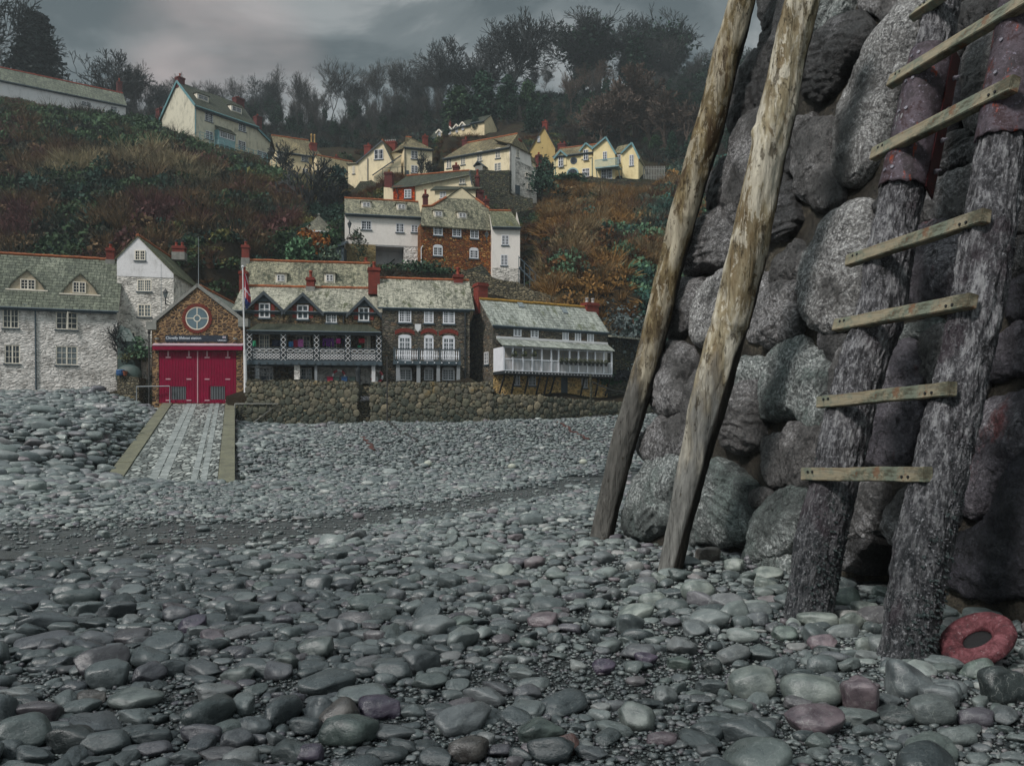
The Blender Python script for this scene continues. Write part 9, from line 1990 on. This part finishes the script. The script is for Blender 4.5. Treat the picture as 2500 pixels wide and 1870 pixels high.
Wd_ = veg_points(5200, -120, 120, 122, 215, 9); Wd_ = Wd_[((Wd_[:, 1] > 140) | (Wd_[:, 0] > 8)) & ~((np.abs(Wd_[:, 0] + 10) < 13) & (Wd_[:, 1] < 153))]; sow(Wd_, wood_pal, 10, (.8, 1.7))
for key, nm in (('scrub', 'bramble_scrub'), ('bracken', 'dead_bracken'), ('ivy', 'ground_ivy')):
 b = 0; Vs, Fs, Cs = [], [], []
 for v_, f_, c_ in parts[key]: Vs.append(v_); Fs.append(f_ + b); Cs.append(c_); b += len(v_)
 o = np_obj(nm, np.concatenate(Vs), np.concatenate(Fs), M['leaf'], smooth=False, col=np.concatenate(Cs)); o['kind'] = 'stuff'
# ---- trees
def limb(mbv, mbf, a, b, ra, rb, n):
 d = b - a; d = d / (np.linalg.norm(d) + 1e-9); x = np.cross(d, (0.3, .2, 1)); x /= np.linalg.norm(x) + 1e-9; y = np.cross(d, x); k0 = len(mbv)
 for p, r in ((a, ra), (b, rb)):
  for k in range(n): t = 2 * PI * k / n; mbv.append(p + r * (math.cos(t) * x + math.sin(t) * y))
 for k in range(n): mbf.append((k0 + k, k0 + (k + 1) % n, k0 + n + (k + 1) % n, k0 + n + k))
def bare_tree(seed, h=12.0, spread=1.0, trunkf=.35, levels=6, r0=.28, droop=0.0, ivy=0.0, up=.35, minr=.042, leanx=0.0, nb0=4):
 g = random.Random(seed); tv, tf, cv, cf = [], [], [], []; iv = []
 def rec(p, d, L, r, lv):
  if lv > levels: return
  seg = 3 if lv < 3 else 2; q = p
  for s in range(seg):
   nd = d + np.array((g.gauss(0, .16), g.gauss(0, .16), g.gauss(0, .10) + (.05 if lv < 3 else 0) - droop * lv * .01)); nd /= np.linalg.norm(nd); e = q + nd * L / seg; r2 = max(minr * .7, r * .84)
   (limb(tv, tf, q, e, r, r2, 6) if lv == 0 else limb(cv, cf, q, e, r, r2, 5 if lv < 2 else (4 if lv < 4 else 3)))
   if ivy and lv < (4 if ivy > 2 else 2): iv.append((e, r2, lv))
   q = e; d = nd; r = r2
   if lv > 0 and lv < levels and s < seg - 1 and g.random() < .65: side(q, d, L * .6, r * .6, lv + 1)
  nb = (nb0 if lv == 0 else (3 if g.random() < .55 else 2))
  for k in range(nb): side(q, d, L * g.uniform(.62, .82), r * g.uniform(.55, .75), lv + 1)
 def side(q, d, L, r, lv):
  a = g.uniform(0, 2 * PI); x = np.cross(d, (0.1, .3, 1)); x /= np.linalg.norm(x) + 1e-9; y = np.cross(d, x); sp = g.uniform(.45, .95) * spread * (1.1 if lv == 1 else .85)
  nd = d + sp * (math.cos(a) * x + math.sin(a) * y) + np.array((0, 0, up * (.6 if lv < 4 else .2))); nd /= np.linalg.norm(nd); rec(q, nd, L, max(minr, r), lv)
 rec(np.array((0., 0., -.8)), np.array((leanx, 0, 1.0)), h * trunkf, r0, 0)
 tv, cv = np.array(tv), np.array(cv); top = cv[:, 2].max(); s = h / top
 return tv * s, np.array(tf), cv * s, np.array(cf), [(p * s, r * s, l) for p, r, l in iv]
def leaf_cloud(centers, n, size, spread, c0, c1, seed):
 g = np.random.default_rng(seed); c = np.array(centers); i = g.integers(0, len(c), n); p = c[i] + g.normal(size=(n, 3)) * np.array(spread); a = g.normal(size=(n, 3)); a /= np.linalg.norm(a, axis=1)[:, None]; b = np.cross(a, g.normal(size=(n, 3))); b /= np.linalg.norm(b, axis=1)[:, None]; s = size * (.5 + g.random((n, 1)))
 V_ = np.stack([p - a * s - b * s * .6, p + a * s - b * s * .6, p + a * s * .5 + b * s * .7, p - a * s * .5 + b * s * .7], 1).reshape(-1, 3); t = g.random((n, 1)); col = np.array(c0) * (1 - t) + np.array(c1) * t
 return V_, np.arange(n * 4).reshape(-1, 4), np.repeat(col, 4, axis=0)
def tree_meshes(seed, mat='twig', ivy=0, **k):
 tv, tf, cv, cf, iv = bare_tree(seed, ivy=ivy, **k); mt = np_mesh('trunk', tv, tf, M[mat]); mc = np_mesh('crown', cv, cf, M[mat], smooth=False); out = [('trunk', mt), ('crown', mc)]
 if ivy:
  cs_ = [p for p, r, l in iv]; V_, F_, c_ = leaf_cloud(cs_, int(900 * ivy), .16 * k.get('h', 12) / 12 + .06, (.55, .55, .7), sc('14231c'), sc('2c4433'), seed); out.append(('ivy', np_mesh('ivy', V_, F_, M['leaf'], smooth=False, col=c_)))
 return out
TP = [tree_meshes(1, h=13, spread=.75, trunkf=.5, up=.5), tree_meshes(2, h=13, spread=.6, trunkf=.6, up=.5), tree_meshes(3, h=13, spread=.55, trunkf=.6, ivy=1.0, up=.5), tree_meshes(4, h=13, spread=.9, trunkf=.42, nb0=6, mat='twig_dark'), tree_meshes(5, h=13, spread=.75, trunkf=.42, ivy=2.2, mat='twig_dark'), tree_meshes(6, h=13, spread=.7, trunkf=.4, mat='twig_brown'), tree_meshes(7, h=13, spread=.55, trunkf=.55, ivy=.7)]
OAK = tree_meshes(11, h=11, spread=1.1, trunkf=.16, levels=6, up=.25, r0=.3, nb0=5, minr=.02, mat='twig_dark'); BIG = tree_meshes(12, h=19, spread=1.0, trunkf=.28, levels=6, r0=.42, nb0=6, mat='twig_dark', minr=.05); BIG2 = tree_meshes(13, h=18, spread=.95, trunkf=.24, levels=6, r0=.4, nb0=7, mat='twig_dark', minr=.05); SHRUBT = tree_meshes(14, h=8, spread=.95, trunkf=.2, levels=6, up=.3, mat='twig_brown')
def evergreen(seed, h=9, w=3.6, n=3800, c0=None, c1=None, cone=0.0, size=.17):
 g = np.random.default_rng(seed); c0 = sc('12241f') if c0 is None else c0; c1 = sc('2f4a38') if c1 is None else c1
 cl = []; k = 60
 for _ in range(k): t = g.random() ** .8; a = g.uniform(0, 6.28); rr = w * .5 * (math.sin(PI * min(1, .12 + .88 * t)) ** .6 if not cone else (1 - t) ** .8 + .06) * g.uniform(.45, 1.05); cl.append((rr * math.cos(a), rr * math.sin(a), h * (.12 + .84 * t)))
 if cone:
  cl = [(R_ * s_ * math.cos(a_), R_ * s_ * math.sin(a_), h * (.1 + .9 * i / 15) - .3 * R_ * s_) for i in range(16) for R_ in (w * .5 * (1 - i / 15) ** .85 + .1,) for a_ in [i * 1.1 + j * 6.28 / 8 + g.normal() * .2 for j in range(8)] for s_ in (.25, .6, .95)]
 V_, F_, c_ = leaf_cloud(cl, n, size, (w * .085, w * .085, w * .07) if not cone else (.4, .4, .13), c0, c1, seed); mt = MB().tube([(0, 0, -1), (.1, 0, h * .4), (0, .1, h * .9)], [.25, .16, .05], 7).build('trunk', M['twig_dark']); me = mt.data; bpy.data.objects.remove(mt)
 return [('trunk', me), ('crown', np_mesh('crown', V_, F_, M['leaf'], smooth=False, col=c_))]
EV = [evergreen(1), evergreen(2, 10, 4.2, 4200), evergreen(3, 8, 4.0, 3600, sc('1a2c22'), sc('3d5436'))]; CON = evergreen(9, 14, 7.5, 9000, sc('0b100f'), sc('19231f'), cone=1, size=.2)
def put(name, proto, loc, s, rz, label, group=None, cat='tree', sz=None):
 o = thing(name, label, cat, loc, rz, group); o.scale = (s, s, sz or s)
 for nm, me in proto: lk(bpy.data.objects.new(nm, me), o)
 return o
def gz(X, Y): return float(hill_z(np.array([[X, Y]]))[0])
def plant(name, proto, px, d, ytop, ph, label, group=None, cat='tree', rz=None, wide=1.0):
 """stands on the hill at column px and depth d; top reaches row ytop"""
 X = (px - CX) / F * d; z = gz(X, d); ht = CH + (HZ - ytop) / F * d - z; s = max(.25, ht / ph)
 return put(name, proto, (X, d, z - .1), s * wide, random.uniform(0, 6.28) if rz is None else rz, label, group, cat, sz=s)
plant('oak_tree', OAK, 235, 150, 105, 11, 'spreading bare oak standing alone on the skyline behind the long white house', wide=1.0)
plant('conifer_tree', CON, 85, 152, 40, 14, 'dark layered conifer at the top left', wide=1.4); plant('oak_tree', BIG, 10, 158, -60, 19, 'tall dark bare tree cut by the left edge behind the conifer')
plant('bare_tree', BIG, 1150, 176, 28, 19, 'tallest bare tree on the skyline above the middle of the village', wide=1.25); plant('bare_tree', BIG2, 1248, 178, 42, 18, 'round-headed bare tree just right of the tallest one', wide=1.15)
plant('bare_tree', TP[3], 1085, 180, 105, 13, 'smaller bare tree leaning left of the tallest skyline tree'); plant('bare_tree', SHRUBT, 1545, 140, 168, 8, 'pale brown bare tree with upright twigs behind the yellow house', wide=1.0)
plant('bare_tree', TP[1], 800, 182, 142, 13, 'forked bare tree standing above the wood left of centre'); plant('bare_tree', TP[0], 340, 152, 150, 13, 'thin bare tree between the long white house and the ridge house')
g = random.Random(5)
# skyline of the wood, left to right
SK = [(-60, 60), (300, 180), (360, 185), (400, 190), (430, 178), (475, 195), (520, 200), (560, 190), (600, 182), (640, 182), (680, 158), (725, 165), (765, 178), (845, 185), (880, 155), (925, 140), (970, 142), (1010, 145), (1045, 150), (1080, 150), (1200, 150), (1300, 150), (1330, 145), (1395, 55), (1425, 45), (1460, 40), (1500, 52), (1540, 50), (1590, 38), (1630, 42), (1650, 75), (1690, 108), (1720, 120), (1390, 110), (1480, 95), (1560, 95), (1640, 120), (1800, 125), (1860, 130), (1950, 130)]
WOODLAB = 'bare winter tree in the skyline rank of the wood above the village'
for i, (x, yt) in enumerate(SK):
 p = TP[g.choice([0, 1, 3, 0, 3, 2])] if x < 1380 else TP[g.choice([2, 4, 4, 3])]
 plant('bare_tree', p, x, g.uniform(178, 196), yt, 13, WOODLAB if x < 1370 else 'dark ivy-hung tree in the tall clump on the right skyline', 'trees in the wood on the skyline', wide=g.uniform(.75, 1.05) if x < 1380 else g.uniform(1.0, 1.35))
for i in range(135):
 x = g.uniform(280, 1900) if i < 90 else g.uniform(290, 1100); d = g.uniform(150, 186);
 if x < 760: d = g.uniform(158, 190)
 if 1000 < x < 1260 and d < 158: d += 12
 X = (x - CX) / F * d
 yt = np.interp(x, [280, 500, 700, 850, 1050, 1350, 1420, 1650, 1900], [225, 225, 205, 215, 190, 200, 100, 130, 160]) + (190 - d) * 1.4 + g.uniform(-12, 25)
 p = TP[g.choice([1, 1, 2, 4, 6, 6, 3])] if x < 1150 else TP[g.choice([2, 4, 4, 5])]
 plant('bare_tree', p, x, d, yt, 13, 'slender bare tree inside the wood behind the village' if x < 1150 else 'ivy-clad tree on the wooded slope right of the village', 'trees inside the wood', wide=g.uniform(.55, .85))
for i, (x, d, yt) in enumerate([(1180, 150, 175), (1240, 148, 185), (1290, 150, 200), (1330, 158, 230), (1395, 165, 200), (1430, 150, 240), (1370, 145, 265), (1300, 142, 250), (1600, 128, 330), (1640, 126, 320), (1690, 124, 325), (1575, 132, 345), (1720, 130, 300), (1480, 170, 190), (1560, 168, 180), (1640, 165, 190), (1700, 160, 230), (1120, 152, 215), (1160, 145, 280), (1090, 145, 300), (1420, 135, 320), (1780, 125, 310), (1760, 150, 240)]):
 plant('evergreen_tree', EV[i % 3], x, d, yt, [9, 10, 8][i % 3], 'dense dark ivy-green tree on the wooded slope above the right of the village' if x > 1350 else 'dark green ivy-smothered tree in the wood above the middle of the village', 'evergreen trees in the wood', wide=g.uniform(.8, 1.25))
for i, (x, d, yt) in enumerate([(1400, 138, 300), (1470, 134, 240), (1520, 136, 215), (1580, 136, 225), (1625, 134, 240), (1680, 132, 250), (1440, 128, 330), (1450, 140, 290)]):
 plant('leafless_shrub', SHRUBT, x, d, yt, 8, 'reddish-brown leafless shrub tree above the yellow house', 'brown shrub trees above the yellow house', wide=g.uniform(.9, 1.2))
# individual shrubs nearer
def bush(x, y, d, w, h, c0, c1, label, v='s', n=900, name='bush', seed=0, size=.14):
 p = P(*pix(v, x, y), d); cl = []; gg = np.random.default_rng(seed)
 for _ in range(26): q = gg.normal(size=3); q /= np.linalg.norm(q); q[2] = abs(q[2]); cl.append(q * np.array((w / 2, w / 2, h)) * gg.uniform(.45, .92))
 V_, F_, c_ = leaf_cloud(cl, n, size, (w * .09, w * .09, h * .09), c0, c1, seed); o = np_obj(name, V_, F_, M['leaf'], smooth=False, col=c_); o.location = p; return tag(o, label, 'bush')
bush(438, 195, 108, 3.0, 2.6, sc('10221e'), sc('2a4440'), 'dark round clipped bush beside the low cream cottage', 'd', seed=1); bush(120, 820, 78, 2.6, 2.4, sc('2c4a34'), sc('5a7a58'), 'pale green conical bush above the inn roof, below the summerhouse', 'd', name='bush', seed=2, n=1300)
bush(-10, 830, 80, 3.6, 2.8, sc('15241a'), sc('334a2a'), 'dark spiky green bush left of the pale conical one', 'd', seed=3, n=1300); bush(235, 800, 80, 3.2, 3.0, sc('5a3414'), sc('93591f'), 'rust orange bush below the summerhouse', 'd', seed=4, n=1300, name='bush'); bush(345, 850, 79.5, 3.0, 1.6, sc('2e4036'), sc('62705c'), 'grey-green bush beside the blue-grey shed', 'd', seed=5); bush(370, 740, 83, 3.0, 2.2, sc('1c3020'), sc('3a5434'), 'green bush right of the summerhouse', 'd', seed=6)
bush(150, 740, 84, 3.2, 2.0, sc('4a3a24'), sc('8a6434'), 'brown bush left of the summerhouse window', 'd', seed=16)
bush(610, 660, 83.4, 2.0, .5, sc('33302a'), sc('5a4a40'), 'ragged climbing shrub at the corner of the archway house', 'd', seed=7, size=.08, n=200); bush(625, 790, 83.2, 1.7, 3.2, sc('26332a'), sc('4c5a44'), 'climber on the stone base of the archway house', 'd', seed=8, size=.08, n=500)
bush(1170, 1208, 63.5, 2.2, 1.6, sc('2a4030'), sc('5a7458'), 'shaggy green shrub growing over the whitewashed yard wall', 'a', seed=9, size=.09); bush(1120, 1240, 63.4, 2.0, .8, sc('3a4230'), sc('6f6c4c'), 'low trailing plant on the whitewashed yard wall', 'a', seed=10, size=.08, n=500)
bush(1535, 1165, 66.2, 1.9, .9, sc('0e3d20'), sc('1c5a30'), 'bright green low bush right of the white balcony house', 'c', seed=11, size=.09); bush(1640, 1130, 66, 1.6, .8, sc('0c0e12'), sc('1d2226'), 'black tarpaulin-dark bush beside the bright green one', 'c', seed=12, size=.1)
ivy_bank = bush(1650, 1140, 70, 6.5, 6.0, sc('2a3336'), sc('66706f'), 'grey-leaved creeper covering the wall right of the white balcony house', 'c', seed=13, n=2600, size=.13)
bush(1560, 505, 113, 6, .6, sc('123024'), sc('2c5038'), 'dark ivy spilling over the wall under the yellow house', 'e', seed=14, n=1200); bush(1400, 560, 105, 4, 4.5, sc('182c26'), sc('37503e'), 'dark ivy clump right of the worn white house', 'e', seed=15, n=1300)
bush(1100, 960, 80.0, 9, .9, sc('1b2c22'), sc('3a5038'), 'dark green hedge along the bank wall below the rust stone house', 'd', seed=17, n=1800, size=.12)
w3 = P(*pix('a', 1010, 1120), 63.2); SHR = tree_meshes(21, h=3.0, spread=1.0, trunkf=.2, levels=5, r0=.05, minr=.012, mat='twig_dark'); put('climbing_shrub', SHR, (w3[0], w3[1], w3[2] - .6), .85, 0, 'leafless shrub against the wall between the cottage and the gabled house', cat='shrub')
w3 = P(*pix('e', 610, 470), 108); put('climbing_shrub', SHR, w3, 1.1, 0, 'bare garden tree beside the hipped cream house', cat='shrub')
w3 = P(*pix('d', 345, 480), 96); put('small_tree', SHR, w3, 2.6, 1, 'small bare dark tree on the slope above the summerhouse', cat='tree')
w3 = P(*pix('f', 1800, 870), 120); put('small_tree', SHR, w3, 1.4, 2, 'small bare tree at the left end of the ochre cottage', cat='tree')
# ---- air
hz = MB().box(-1700, 1700, -2100, 420, -14, 150).build('haze', M['pane'], None); hz['kind'] = 'stuff'
hm = bpy.data.materials.new('haze'); hm.use_nodes = True; hn = hm.node_tree; hn.nodes.clear(); ho = hn.nodes.new('ShaderNodeOutputMaterial'); hv = hn.nodes.new('ShaderNodeVolumePrincipled'); hv.inputs['Color'].default_value = (.78, .86, .9, 1); hv.inputs['Density'].default_value = .0005; hn.links.new(hv.outputs[0], ho.inputs['Volume']); hz.data.materials[0] = hm
